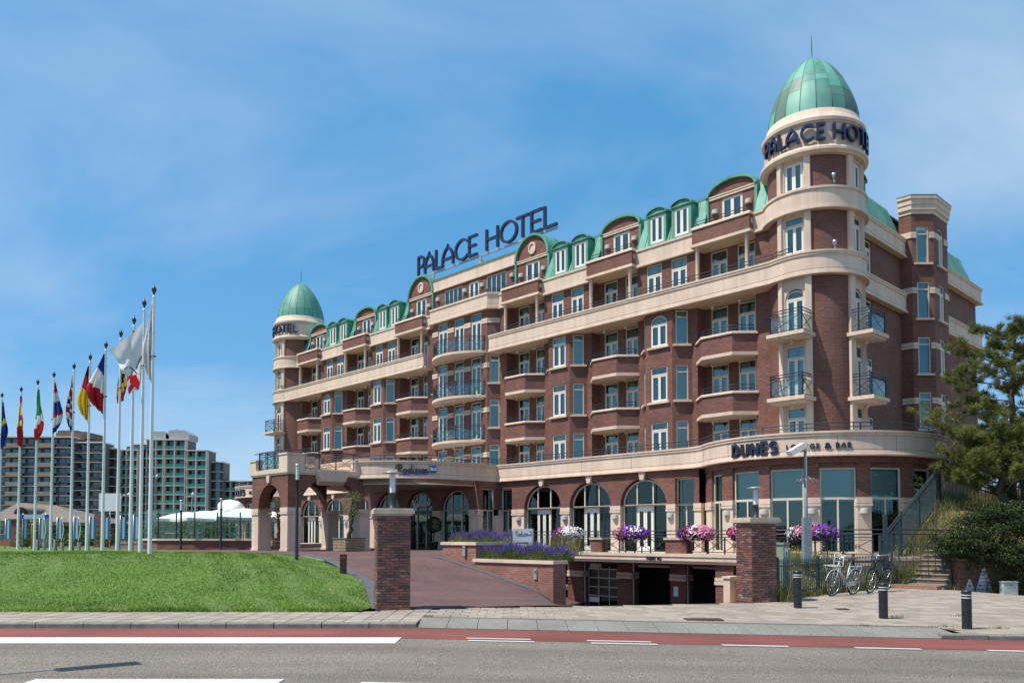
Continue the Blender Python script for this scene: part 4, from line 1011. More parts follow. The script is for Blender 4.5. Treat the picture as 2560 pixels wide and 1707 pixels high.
# ================================================================ signs: letters built from strokes
def el(cx, cz, rx, rz_, a0, a1, n=16): return [(cx + rx * math.cos(rad(a0 + (a1 - a0) * k / n)), cz + rz_ * math.sin(rad(a0 + (a1 - a0) * k / n))) for k in range(n + 1)]
DECO = {
 'P': (.5, [[(.06, 0), (.06, .97)], [(.06, .97), (.22, .97)] + el(.22, .70, .24, .27, 90, -90, 12) + [(.06, .43)]]),
 'A': (.62, [[(.05, 0), (.05, .3)] + el(.62, .28, .57, .76, 176, 122, 8) + [(.31, .99)] + el(.0, .28, .57, .76, 58, 4, 8) + [(.57, .3), (.57, 0)], [(.05, .33), (.57, .33)]]),
 'L': (.46, [[(.06, 1), (.06, .04), (.46, .04)]]), 'C': (.62, [el(.36, .5, .32, .48, 40, 320, 22)]),
 'E': (.46, [[(.46, .96), (.06, .96), (.06, .04), (.46, .04)], [(.06, .5), (.4, .5)]]), 'H': (.62, [[(.06, 0), (.06, 1)], [(.56, 0), (.56, 1)], [(.06, .5), (.56, .5)]]),
 'O': (.82, [el(.41, .5, .36, .47, 0, 360, 30)]), 'T': (.6, [[(.02, .95), (.58, .95)], [(.3, .95), (.3, 0)]]),
 'D': (.66, [[(.08, .06), (.08, .94), (.28, .94)] + el(.28, .5, .32, .44, 90, -90, 14) + [(.08, .06)]]), 'U': (.64, [[(.08, 1), (.08, .36)] + el(.32, .34, .24, .29, 180, 360, 12) + [(.56, .36), (.56, 1)]]),
 'N': (.66, [[(.08, 0), (.08, .98)], [(.08, .98), (.58, .02)], [(.58, .02), (.58, 1)]]), 'S': (.56, [el(.29, .73, .22, .22, 35, 250, 12) + el(.29, .27, .23, .22, 90, -145, 14)[1:]]),
 'G': (.72, [el(.38, .5, .32, .47, 42, 330, 22) + [(.66, .48), (.42, .48)]]), 'B': (.54, [[(.07, .04), (.07, .96), (.24, .96)] + el(.24, .73, .2, .23, 90, -90, 10) + [(.07, .5)], [(.24, .5)] + el(.26, .27, .23, .23, 90, -90, 10) + [(.07, .04)]]),
 'R': (.54, [[(.07, 0), (.07, .96), (.24, .96)] + el(.24, .71, .22, .25, 90, -90, 10) + [(.07, .46)], [(.24, .46), (.5, 0)]]), '&': (.66, [[(.62, .02), (.2, .66)] + el(.3, .78, .15, .19, 200, -20, 12) + [(.34, .55), (.14, .38)] + el(.28, .24, .2, .21, 140, 320, 12) + [(.62, .42)]]),
 'K': (.52, [[(.07, 0), (.07, 1)], [(.48, 1), (.09, .42)], [(.2, .56), (.5, 0)]]), 'I': (.16, [[(.08, 0), (.08, 1)]]),
}
def ribbon(mb, pts, sw, d0, d1, fn, mi=0, face=None):
    P2 = [Vector(p) for p in pts]; n = len(P2); closed = (P2[0] - P2[-1]).length < 1e-4
    if closed: P2 = P2[:-1]; n -= 1
    L_, R_ = [], []
    for i in range(n):
        ds = []
        if i > 0 or closed: ds.append((P2[i] - P2[i-1]).normalized())
        if i < n - 1 or closed: ds.append((P2[(i+1) % n] - P2[i]).normalized())
        nn = [Vector((-d.y, d.x)) for d in ds]; m = nn[0] if len(nn) == 1 else (nn[0] + nn[1])
        if m.length < .2: m = nn[0]
        m.normalize(); k = min(1.6, 1 / max(.4, m.dot(nn[0]))); L_.append(P2[i] + m * sw / 2 * k); R_.append(P2[i] - m * sw / 2 * k)
    V = [fn(q.x, q.y, d) for d in (d1, d0) for q in L_ + R_]
    b = 2 * n; F = []; FF = []
    for i in range(n if closed else n - 1):
        j = (i + 1) % n
        FF.append((i, n + i, n + j, j)); F += [(b+i, b+j, b+n+j, b+n+i), (i, j, b+j, b+i), (n+j, n+i, b+n+i, b+n+j)]
    if not closed: F += [(0, b, b+n, n), (n-1, 2*n-1, b+2*n-1, b+n-1)]
    mb.add(V, F, mi); mb.f += [tuple(len(mb.v) - len(V) + q for q in f) for f in FF]; mb.m += [mi if face is None else face] * len(FF); mb.sm += [False] * len(FF)
def letters(parent, text, fn, sw, d0, d1, mats, widths=None, x0=0.0, h=1.0, gap=.1, space=.35, xs=None, face=None, wsc=1.0):
    """each letter one mesh under parent; fn(s, z, d) -> point"""
    x = x0; out = []
    for i, ch in enumerate(text):
        if ch == ' ': x += space * h; continue
        gw_, strokes = DECO[ch]; a, b = (xs[i] if xs else (x, x + gw_ * h * wsc)); sc = (b - a) / gw_
        mb = MB()
        for st in strokes: ribbon(mb, [(a + px * sc, pz * h) for px, pz in st], sw, d0, d1, fn, 0, face)
        out.append(mb.build('letter', mats, parent)); x = b + gap * h
    return x
# rooftop sign
sgn = thing('rooftop_sign', 'dark blue PALACE HOTEL letters on a steel frame above the central roof', 'sign', W(0, 2.25, 22.0), HR)
RX = [(-7.28, -6.38), (-6.46, -5.2), (-5.1, -4.3), (-4.33, -2.88), (-2.8, -1.28), (-1.3, -.3), None, (.58, 1.98), (2.08, 3.86), (3.68, 5.0), (5.04, 6.16), (6.24, 7.48)]
for gx, (tA, tB) in enumerate((('PALACE HOTEL', None),)): letters(sgn, tA, lambda s, z, d: (s, -d, z), .17, 0.0, .20, [NAVY, NAVY_E], xs=RX, h=1.5, face=1)
# pale inner line on each tube letter
mb = MB()
mb.bar((-7.2, .05, -.12), (7.4, .05, -.12), .1, .12); mb.build('frame_rail', GREYM, sgn)
for x in (-5.55, -.15, 5.9):
    mb = MB(); mb.box(x - .12, x + .12, 0, .12, -1.75, -.12); mb.box(x - .04, x + .3, .02, .1, -.75, -.6); mb.bar((x, .1, -.3), (x, 1.6, -1.6), .08); mb.build('post', GREYM, sgn)
# tower signs
def tower_sign(sg, sh, lab):
    s_ = thing('tower_sign', lab, 'sign', W(sg * TX, TY, 20.2), HR)
    AN = [(-37, -28), (-27, -16), (-14.2, -4.5), (-3.8, 10.9), (12.9, 26.7), (29.5, 38.3), None, (46.6, 60.5), (63.2, 79.5), (81.5, 93), (96, 105), (108.5, 117.5)]
    def fn(s, z, d): a = rad(s); r = 2.36 + d; return (r * math.sin(a), -r * math.cos(a), z)
    # strokes are laid out in degrees, so the stroke width is scaled per axis
    for i, ch in enumerate('PALACE HOTEL'):
        if ch == ' ': continue
        a, b = AN[i]; a += sh; b += sh; gw_, st = DECO[ch]; k = (b - a) / gw_; mb = MB(); deg = math.degrees(1 / 2.5)
        for q in st: ribbon(mb, [((a + px * k) / deg, pz * .73) for px, pz in q], .105, .0, .16, lambda s, z, d: fn(s * deg, z, d), 0, 1)
        mb.build('letter', [NAVY, NAVY_E], s_)
    return s_
tower_sign(1, 0, 'navy PALACE HOTEL letters curving round the right tower'); tower_sign(-1, -63.5, 'navy HOTEL letters curving round the left tower')
# lounge signs
def lounge_sign(sg, groups, lab, sh=0):
    s_ = thing('lounge_sign', lab, 'sign', W(sg * TX, TY, 5.35), HR)
    for text, a, b, z0, h, sw, dp in groups:
        tot = sum(DECO[c][0] if c != ' ' else .5 for c in text) + .2 * (len(text) - 1); k = (b - a) / tot; x = a; deg = math.degrees(1 / 5.6)
        for c in text:
            if c == ' ': x += .5 * k; continue
            gw_, st = DECO[c]; mb = MB()
            for q in st: ribbon(mb, [((x + px * k) / deg, z0 + pz * h) for px, pz in q], sw, .0, dp, lambda s, z, d: ((5.56 + d) * math.sin(rad(s * deg)), -(5.56 + d) * math.cos(rad(s * deg)), z), 0, 0)
            mb.build('letter', [NAVY], s_); x += (gw_ + .2) * k
lounge_sign(1, [('DUNES', -14.2, 8.8, .02, .54, .115, .12), ('LOUNGE', 12.6, 26.4, .17, .21, .035, .05), ('&', 28.4, 31.2, .17, .21, .06, .05), ('BAR', 33, 39.4, .17, .22, .042, .05)], 'DUNES LOUNGE & BAR lettering on the curved right fascia')
lounge_sign(-1, [('ICLES', -16, 6, .02, .52, .13, .1), ('RES', 12, 24, .12, .26, .05, .05)], 'navy restaurant lettering on the curved left fascia')
# script sign: hand drawn running letters
SCRIPT = [
 [(.28, .0), (.34, .45), (.42, 1.0)], [(.05, .55), (.12, .9), (.35, 1.08), (.72, 1.0), (.78, .78), (.6, .6), (.40, .55)], [(.48, .55), (.66, .22), (.86, .18)],
 el(1.12, .34, .17, .2, 40, 330, 14), [(1.30, .55), (1.28, .25), (1.38, .17)],
 el(1.62, .34, .16, .19, 40, 330, 14), [(1.92, 1.12), (1.80, .3), (1.88, .18)],
 [(2.06, .58), (2.02, .25), (2.12, .18)], [(2.12, .78), (2.14, .84)],
 [(2.52, .56), (2.38, .56), (2.34, .44), (2.48, .34), (2.46, .2), (2.28, .18)], [(2.88, .56), (2.74, .56), (2.70, .44), (2.84, .34), (2.82, .2), (2.64, .18)],
 el(3.18, .37, .16, .19, 90, 450, 16), [(3.46, .56), (3.43, .2)], [(3.44, .42), (3.56, .56), (3.68, .5), (3.66, .25), (3.78, .2), (3.95, .3)],
]
def script_sign(parent, fn, sc, sw, d0, d1, m, swoosh=BLUE, box=True):
    for i, st in enumerate(SCRIPT):
        mb = MB(); ribbon(mb, [(x * sc, z * sc) for x, z in st], sw, d0, d1, fn); mb.build('letter', m, parent)
    mb = MB(); ribbon(mb, [(.75 * sc, -.02 * sc), (1.8 * sc, .04 * sc), (2.9 * sc, .06 * sc), (3.75 * sc, .09 * sc)], sw * 1.6, d0, d1, fn); mb.build('swoosh', swoosh, parent)
    if box:
        mb = MB(); a, b, z0, z1 = 4.02 * sc, 4.75 * sc, .16 * sc, 1.0 * sc; n = 4; V = []
        for d in (d0, d1 + .01):
            for k in range(n + 1): V += [fn(a + (b - a) * k / n, z0, d), fn(a + (b - a) * k / n, z1, d)]
        m_ = 2 * (n + 1); F = [(m_ + 2*k, m_ + 2*k+2, m_ + 2*k+3, m_ + 2*k+1) for k in range(n)] + [(2*k+1, 2*k+3, m_ + 2*k+3, m_ + 2*k+1) for k in range(n)] + [(2*k, m_ + 2*k, m_ + 2*k+2, 2*k+2) for k in range(n)] + [(0, 1, m_ + 1, m_), (2*n, m_ + 2*n, m_ + 2*n + 1, 2*n + 1)]
        mb.add(V, F); mb.build('blue_box', BLUE, parent)
        x = 4.1 * sc
        for ch in 'BLU':
            gw_, st = DECO[ch]; k = .19 * sc / gw_; mb = MB()
            for q in st: ribbon(mb, [(x + px * k, (.45 + .3 * pz) * sc) for px, pz in q], sw * .9, d1 + .012, d1 + .022, fn)
            mb.build('letter', WHITE, parent); x += .225 * sc
cs_ = thing('canopy_sign', 'dark script hotel name with blue box on the canopy fascia', 'sign', W(0, -4.0, 5.38), HR)
script_sign(cs_, lambda s, z, d: ((5.82 + d) * math.sin(rad(45) + s / 5.85), -(5.82 + d) * math.cos(rad(45) + s / 5.85), z + .08), .50, .055, .02, .08, BLACK)
ds_ = thing('door_sign', 'white script hotel name in the entrance fan light', 'sign', W(0, -3.05, 3.75), HR)  # plain white painted letters
script_sign(ds_, lambda s, z, d: (s - .95, -d, z), .42, .04, .02, .05, WHITE)
# fingerposts of the house numbers on planters come later
# ================================================================ ground
def sm_(t): t = max(0.0, min(1.0, t)); return t * t * (3 - 2 * t)
def lerp_tab(tab, x):
    if x <= tab[0][0]: return tab[0][1]
    for (a, va), (b, vb) in zip(tab, tab[1:]):
        if x <= b: return va + (vb - va) * (x - a) / (b - a)
    return tab[-1][1]
def zpav(x, y): return -.0205 * max(0, min(40, x + 2)) * (1 - sm_((y - 17.2) / 9.8)) - .07 * max(0, min(5, x - 14.6)) * sm_((y - 20) / 6)
KY = 17.2
def zroad(x, y=0): return -.12 - .0205 * max(0, min(40, x + 2))
ZL = [(-40, 0), (-26.3, .0), (-22, .16), (-18.5, .46), (-12.5, .78), (-9.7, .92), (-5, 1.0), (60, 1.0)]
ZP = [(-40, -.06), (-31, -.07), (-26, -.14), (-22.15, -.32), (-17.8, .56), (-15.7, .95), (-13, 1.0), (60, 1.0)]
_e0 = Vector((-2.7, 20.55)); _e1 = Vector((6.5, 23.2)); _en = Vector((-(_e1 - _e0).y, (_e1 - _e0).x)).normalized()
def zdrive(X, Y):
    x, y = L(X, Y); a, n = -x, -y; t = sm_((n - 14) / 7.5); z = lerp_tab(ZP, a) * (1 - t) + lerp_tab(ZL, a) * t
    d = max(0, (Vector((X, Y)) - _e0).dot(_en)); k = sm_((X - .9) / 1.9)
    if n < 12.5 and a < -14.5: k = 1.0
    return z * (1 - k) + k * (zpav(X, Y) - 1.55 * (1 - math.exp(-d / 2.0)))
EDGE = [(-3.5, 20.3, 0), (-4.3, 24, .15), (-4.9, 26.8, .3), (-5.7, 28.7, .46), (-6.8, 31.5, .62), (-8.1, 34.5, .78), (-9.6, 37, .92), (-12.5, 40.5, .98), (-18, 44.5, 1.0), (-26, 53, 1.0), (-40, 69, 1.0)]
def edge_dz(X, Y):
    p = Vector((X, Y)); best = (9e9, 0)
    for (x0, y0, z0), (x1, y1, z1) in zip(EDGE, EDGE[1:]):
        a = Vector((x0, y0)); ab = Vector((x1 - x0, y1 - y0)); t = max(0, min(1, (p - a).dot(ab) / ab.length_squared)); d = (p - a - ab * t).length
        if d < best[0]: best = (d, z0 + (z1 - z0) * t)
    return best
def zlawn(X, Y):
    base = 1.17 * sm_((Y - 19.3) / 11.5) - .14 * sm_((Y - 33) / 8); d, ze = edge_dz(X, Y); t = sm_(d / 4.5)
    z = (ze + .035) * (1 - t) + base * t
    return min(z, .02 + 0.35 * max(0, Y - 19.45)) + .02 * math.sin(X * .9 + Y * .5)
def gnoise(name, stops, scale, detail=8, rough=.9, bump=.3, bscale=200, scale2=None, mixc=None, pave=None, lanes=None):
    """speckled ground: colour ramp over noise"""
    m = bpy.data.materials.new(name); m.use_nodes = True; t = m.node_tree; b = t.nodes['Principled BSDF']; g = t.nodes.new('ShaderNodeNewGeometry')
    n = t.nodes.new('ShaderNodeTexNoise'); n.inputs['Scale'].default_value = scale; n.inputs['Detail'].default_value = detail; n.inputs['Roughness'].default_value = .75; t.links.new(g.outputs['Position'], n.inputs['Vector'])
    r = t.nodes.new('ShaderNodeValToRGB'); e = r.color_ramp.elements
    while len(e) < len(stops): e.new(.5)
    for q, (p, c) in zip(e, stops): q.position = p; q.color = (*c, 1)
    t.links.new(n.outputs['Fac'], r.inputs[0]); out = r.outputs[0]
    if scale2:
        n2 = t.nodes.new('ShaderNodeTexNoise'); n2.inputs['Scale'].default_value = scale2; n2.inputs['Detail'].default_value = 4; t.links.new(g.outputs['Position'], n2.inputs['Vector'])
        mr = t.nodes.new('ShaderNodeMapRange'); mr.inputs['From Min'].default_value = .38; mr.inputs['From Max'].default_value = .66; t.links.new(n2.outputs['Fac'], mr.inputs['Value'])
        mx = t.nodes.new('ShaderNodeMix'); mx.data_type = 'RGBA'; mx.blend_type = 'MULTIPLY'; t.links.new(mr.outputs[0], mx.inputs['Factor']); t.links.new(out, mx.inputs['A']); mx.inputs['B'].default_value = (*mixc, 1); out = mx.outputs['Result']
    if pave:
        bt = t.nodes.new('ShaderNodeTexBrick'); bt.inputs['Scale'].default_value = 1; bt.inputs['Brick Width'].default_value = pave[0]; bt.inputs['Row Height'].default_value = pave[1]; bt.inputs['Mortar Size'].default_value = .006
        bt.inputs['Color1'].default_value = (1, 1, 1, 1); bt.inputs['Color2'].default_value = (.72, .74, .76, 1); bt.inputs['Mortar'].default_value = (.35, .33, .32, 1)
        mpp = t.nodes.new('ShaderNodeMapping'); mpp.inputs['Rotation'].default_value = (0, 0, rad(46)); t.links.new(g.outputs['Position'], mpp.inputs[0]); t.links.new(mpp.outputs[0], bt.inputs['Vector'])
        mq = t.nodes.new('ShaderNodeMix'); mq.data_type = 'RGBA'; mq.blend_type = 'MULTIPLY'; mq.inputs['Factor'].default_value = .8; t.links.new(out, mq.inputs['A']); t.links.new(bt.outputs['Color'], mq.inputs['B']); out = mq.outputs['Result']
    if lanes:
        mpp = t.nodes.new('ShaderNodeMapping'); mpp.inputs['Scale'].default_value = (.05, 1.1, 1); t.links.new(g.outputs['Position'], mpp.inputs[0]); nl = t.nodes.new('ShaderNodeTexNoise'); nl.inputs['Scale'].default_value = 1.0; nl.inputs['Detail'].default_value = 5; t.links.new(mpp.outputs[0], nl.inputs['Vector'])
        ml = t.nodes.new('ShaderNodeMapRange'); ml.inputs['From Min'].default_value = .42; ml.inputs['From Max'].default_value = .62; ml.inputs['To Max'].default_value = lanes; t.links.new(nl.outputs['Fac'], ml.inputs['Value'])
        mq = t.nodes.new('ShaderNodeMix'); mq.data_type = 'RGBA'; mq.blend_type = 'MULTIPLY'; t.links.new(ml.outputs[0], mq.inputs['Factor']); t.links.new(out, mq.inputs['A']); mq.inputs['B'].default_value = (.62, .60, .58, 1); out = mq.outputs['Result']
    t.links.new(out, b.inputs['Base Color']); b.inputs['Roughness'].default_value = rough
    if bump:
        n3 = t.nodes.new('ShaderNodeTexNoise'); n3.inputs['Scale'].default_value = bscale; n3.inputs['Detail'].default_value = 3; t.links.new(g.outputs['Position'], n3.inputs['Vector'])
        bp = t.nodes.new('ShaderNodeBump'); bp.inputs['Strength'].default_value = bump; bp.inputs['Distance'].default_value = .01; t.links.new(n3.outputs['Fac'], bp.inputs['Height']); t.links.new(bp.outputs[0], b.inputs['Normal'])
    MATS[name] = m; return m
ASPHALT = gnoise('asphalt', [(.34, (.03, .026, .022)), (.46, (.13, .11, .09)), (.54, (.215, .182, .15)), (.66, (.46, .40, .33))], 48, 3, .9, .4, 90, .35, (.80, .79, .78), lanes=.55)
REDLANE = gnoise('red_asphalt', [(.32, (.13, .040, .033)), (.5, (.225, .062, .050)), (.68, (.33, .12, .10))], 48, 6, .9, .3, 90, .5, (.72, .70, .70), lanes=.6)
PAINT = gnoise('road_paint', [(.32, (.24, .22, .20)), (.40, (.50, .495, .48)), (.7, (.60, .60, .59))], 14, 10, .7, .1, 60, lanes=.35)
CLINKER = gnoise('clinker', [(.3, (.105, .055, .05)), (.5, (.158, .080, .073)), (.7, (.215, .12, .11))], 14, 8, .85, .25, 50, .6, (.74, .75, .8), pave=(.21, .07))
EDGING = mat('dark_edging', (.085, .085, .095), .85, var=.3, vscale=6)
TILE = mat('paving_tile', (.26, .22, .18), .88, var2=(.36, .31, .255), vscale=2.2, bump=.2, bscale=90)
TILE2 = mat('paving_tile_dark', (.22, .185, .15), .88, var2=(.30, .255, .21), vscale=2.2, bump=.2, bscale=90)
SAND = mat('joint_sand', (.09, .072, .055), .95, var=.3, vscale=5)
GRANITE = gnoise('granite', [(.34, (.08, .078, .07)), (.48, (.20, .193, .172)), (.56, (.25, .24, .215)), (.68, (.42, .40, .36))], 50, 5, .85, .3, 120, .8, (.8, .8, .8))
KERB = mat('kerb_concrete', (.20, .19, .175), .9, var=.3, vscale=5, bump=.3, bscale=60)
# far ground
mb = MB(); mb.box(-900, 900, -200, 1500, -2.6, -2.5); struct(mb.build('ground', mat('far_ground', (.18, .17, .13), .95, var=.3, vscale=.05)))
# road sheets
def strip_sheet(name, x0, x1, y0, y1, dz, m, n=40):
    mb = MB(); xs = [x0 + (x1 - x0) * k / n for k in range(n + 1)]; mb.add([(x, y, zroad(x) + dz) for x in xs for y in (y0, y1)], [(2*k, 2*k+2, 2*k+3, 2*k+1) for k in range(n)]); return mb.build(name, m)
rd = struct(strip_sheet('road', -90, 90, -14, KY, 0, ASPHALT, 90))
struct(strip_sheet('cycle_lane', -90, 90, 15.5, KY - .001, .005, REDLANE, 90))
def marking(x0, x1, y0, y1): o = strip_sheet('road_marking', x0, x1, y0, y1, .011, PAINT, 6); o.parent = rd; return o
marking(-60, -2.1, 14.72, 15.62)
for x0, x1 in ((-.87, .36), (1.43, 2.66)):
    marking(x0, x1, 15.62, 15.76); marking(x0 + .05, x1 + .06, 15.27, 15.42)
for x0, x1 in ((3.95, 5.2), (6.45, 7.7), (8.95, 10.2), (11.45, 12.7)): marking(x0, x1, 15.36, 15.52)
marking(-6.4, -3.06, 10.72, 11.06); marking(-1.98, -.15, 10.7, 10.84)
# ---------------------------------------------------------------- kerb stones, apron, paving tiles
kerb = bpy.data.objects.new('kerb', None); COL.objects.link(kerb); kerb['kind'] = 'structure'
km = MB(); km.add([(-.49, 0, -.25), (.49, 0, -.25), (.49, .16, -.25), (-.49, .16, -.25), (-.49, .0, .09), (.49, .0, .09), (-.49, .025, .12), (.49, .025, .12), (.49, .16, .12), (-.49, .16, .12)], [(0,1,5,4), (4,5,7,6), (6,7,8,9), (1,2,8,7,5), (0,4,6,9,3), (2,3,9,8)]); meK = km.mesh('kerb_stone', KERB)
for k in range(-40, 50):
    x = k + .5
    if -2.0 < x < 9.4 or x < -24 or x > 26: continue
    inst('kerb_stone', meK, kerb, (x, KY, zroad(x)))
apron = bpy.data.objects.new('apron', None); COL.objects.link(apron); apron['kind'] = 'structure'
for k in range(18):
    x0 = -2.01 + k * .64; x1 = x0 + .628; mb = MB(); V = []
    for x in (x0, x1): V += [(x, KY, zroad(x) + .02), (x, KY + .12, zroad(x) + .05), (x, 18.28, zpav(x, 18.28) + .004), (x, KY, zroad(x) - .2), (x, 18.28, zpav(x, 18.28) - .2)]
    mb.add(V, [(0, 5, 6, 1), (1, 6, 7, 2), (3, 8, 5, 0), (0, 1, 2, 4, 3), (5, 8, 9, 7, 6), (2, 7, 9, 4)]); mb.build('granite_block', GRANITE, apron)
PAVPOLY = [(-90, KY + .16), (-2.0, KY + .16), (-2.0, 18.3), (9.6, 18.3), (9.6, KY + .16), (60, KY + .16), (60, 30), (15.2, 28.9), (13.0, 29.2), (7.6, 23.9), (6.5, 23.2), (-2.7, 20.55), (-3.6, 19.8), (-90, 19.75)]
pav = struct(inst('pavement', ground_mesh('pavement', PAVPOLY, lambda x, y: zpav(x, y) - .012, SAND, 1.2)))
def inpoly(poly, x, y):
    c = False; j = len(poly) - 1
    for i in range(len(poly)):
        xi, yi = poly[i]; xj, yj = poly[j]
        if (yi > y) != (yj > y) and x < (xj - xi) * (y - yi) / (yj - yi) + xi: c = not c
        j = i
    return c
tm = MB(); ts, tg = .4, .014; tm.add([(tg, tg, 0), (ts - tg, tg, 0), (ts - tg, ts - tg, 0), (tg, ts - tg, 0), (0, 0, -.02), (ts, 0, -.02), (ts, ts, -.02), (0, ts, -.02)], [(0,1,2,3), (4,5,1,0), (5,6,2,1), (6,7,3,2), (7,4,0,3)]); meT = [tm.mesh('paving_tile', TILE), tm.mesh('paving_tile', TILE2)]
cells = []
for j in range(0, 28):
    y = KY + .18 + j * ts
    for i in range(-40, 60):
        x = i * ts + (ts / 2 if j % 2 and x_ok else 0) if False else i * ts + (ts / 2 if (j % 2 and i * ts > -2.2) else 0)
        if x / max(y, 1) > .70 or x / y < -.72: continue
        if all(inpoly(PAVPOLY, qx, qy) for qx in (x + .03, x + ts - .03) for qy in (y + .03, y + ts - .03)): cells.append((x, y))
cells.sort(key=lambda c: c[1] + .001 * c[0]); r = random.Random(11)
near = cells[:300]; rest = cells[300:]
def tile_at(x, y):
    z = zpav(x + ts/2, y + ts/2); gx = (zpav(x + ts, y) - zpav(x, y)) / ts; gy = (zpav(x, y + ts) - zpav(x, y)) / ts
    return z, math.atan(gy) + r.gauss(0, .004), -math.atan(gx) + r.gauss(0, .004)
for x, y in near:
    z, rx, ry = tile_at(x, y); inst('paving_tile', r.choice(meT), pav, (x, y, zpav(x, y) + .004 + r.uniform(-.003, .003)), rot=(rx, ry, 0))
mb = MB()
for x, y in rest:
    mi = r.randrange(2); dz = r.uniform(-.003, .003) + .004; c = [(x + tg, y + tg), (x + ts - tg, y + tg), (x + ts - tg, y + ts - tg), (x + tg, y + ts - tg)]; o4 = [(x, y), (x + ts, y), (x + ts, y + ts), (x, y + ts)]
    mb.add([(a, b, zpav(a, b) + dz) for a, b in c] + [(a, b, zpav(a, b) - .02) for a, b in o4], [(0,1,2,3), (4,5,1,0), (5,6,2,1), (6,7,3,2), (7,4,0,3)], mi)
mb.build('paving_tiles', [TILE, TILE2], pav, kind='stuff')
# iron covers in the paving
for x, y, w_, d_, lab in ((4.0, 18.75, .85, .42, 'rusty iron drain cover'), (8.6, 21.6, .3, .3, 'small iron cover')):
    mb = MB(); mb.box(0, w_, 0, d_, -.01, .012)
    for k in range(6): mb.box(.03 + k * w_ / 6, .03 + k * w_ / 6 + w_ / 12, .03, d_ - .03, .012, .018)
    o = inst('drain_cover', mb.mesh('drain_cover', mat('rusty_iron', (.06, .035, .025), .8, var=.3)), pav, (x, y, zpav(x, y) + .006)); o['label'] = lab
# ---------------------------------------------------------------- driveway, forecourt, lawn
EP = [(x, y) for x, y, z in EDGE]
wl = lambda x, y: tuple(W(x, y))[:2]
DRIVE = [(-2.7, 20.55), (6.5, 23.2), wl(30.35, -14.3), wl(25.2, -5.9), wl(12.7, -5.9), wl(12.7, -11.35), wl(18.6, -11.25), wl(22.15, -13.2), wl(22.15, -13.93), wl(15.6, -13.9), wl(15.6, -1.6), wl(-24, -1.6), wl(-50, -8), (-40, 69.0)] + EP[::-1][1:]
struct(inst('driveway', ground_mesh('driveway', DRIVE, zdrive, CLINKER, .8)))
struct(inst('forecourt', ground_mesh('forecourt', [(-90, 70), (-40, 69), wl(-50, -8), wl(-60, 10), wl(-60, 60), (-160, 160)], lambda x, y: 1.0, CLINKER, 12)))
def ribbon_strip(name, pts, wd, zf, m, dz=.006, mat_side=1):
    mb = MB(); V = []
    P2 = [Vector(p) for p in pts]
    for i, p in enumerate(P2):
        d = (P2[min(i+1, len(P2)-1)] - P2[max(i-1, 0)]).normalized(); n_ = Vector((d.y, -d.x)) * mat_side
        for q in (p, p + n_ * wd): V.append((q.x, q.y, zf(q.x, q.y) + dz))
    mb.add(V, [(2*i, 2*i+1, 2*i+3, 2*i+2) if mat_side > 0 else (2*i, 2*i+2, 2*i+3, 2*i+1) for i in range(len(P2) - 1)]); return struct(mb.build(name, m))
ribbon_strip('edging', densify(EP[:9], .5), .42, zdrive, EDGING, .012)
pe = densify([wl(15.3, -13.7), wl(15.45, -14.02), wl(22.3, -14.02), wl(22.9, -13.2), wl(23.4, -11.5)], .5)
ribbon_strip('edging', pe, .38, zdrive, EDGING, .012, 1)
LAWNC = gnoise('lawn_soil', [(.3, (.05, .10, .014)), (.5, (.09, .165, .022)), (.7, (.15, .23, .045))], 5, 9, .95, .5, 60, .5, (.75, .85, .7))
LAWN = [(-90, 19.5), (-3.6, 19.58)] + EP + [(-60, 90), (-90, 90)]
lawn = struct(inst('lawn', ground_mesh('lawn', LAWN, zlawn, LAWNC, 1.1)))
BLADE = []
def two_tone(name, c0, c1, sc, rough=.6, trans=.25):
    m = bpy.data.materials.new(name); m.use_nodes = True; t = m.node_tree; b = t.nodes['Principled BSDF']; g = t.nodes.new('ShaderNodeNewGeometry')
    n = t.nodes.new('ShaderNodeTexNoise'); n.inputs['Scale'].default_value = sc; n.inputs['Detail'].default_value = 6; t.links.new(g.outputs['Position'], n.inputs['Vector'])
    mr = t.nodes.new('ShaderNodeMapRange'); mr.inputs['From Min'].default_value = .32; mr.inputs['From Max'].default_value = .68; t.links.new(n.outputs['Fac'], mr.inputs['Value'])
    ad = t.nodes.new('ShaderNodeMath'); ad.operation = 'MULTIPLY_ADD'; ad.inputs[1].default_value = .45; ad.inputs[2].default_value = -.22; t.links.new(g.outputs['Random Per Island'], ad.inputs[0])
    a2 = t.nodes.new('ShaderNodeMath'); a2.operation = 'ADD'; a2.use_clamp = True; t.links.new(mr.outputs[0], a2.inputs[0]); t.links.new(ad.outputs[0], a2.inputs[1])
    mx = t.nodes.new('ShaderNodeMix'); mx.data_type = 'RGBA'; mx.inputs['A'].default_value = (*c0, 1); mx.inputs['B'].default_value = (*c1, 1); t.links.new(a2.outputs[0], mx.inputs['Factor'])
    t.links.new(mx.outputs['Result'], b.inputs['Base Color']); b.inputs['Roughness'].default_value = rough; b.inputs['Specular IOR Level'].default_value = .3
    if trans:
        tr = t.nodes.new('ShaderNodeBsdfTranslucent'); t.links.new(mx.outputs['Result'], tr.inputs[0]); ms = t.nodes.new('ShaderNodeMixShader'); ms.inputs[0].default_value = trans
        o = t.nodes['Material Output']; t.links.new(b.outputs[0], ms.inputs[1]); t.links.new(tr.outputs[0], ms.inputs[2]); t.links.new(ms.outputs[0], o.inputs[0])
    MATS[name] = m; return m
GRASS = two_tone('lawn_blade', (.075, .155, .014), (.20, .30, .04), .55)
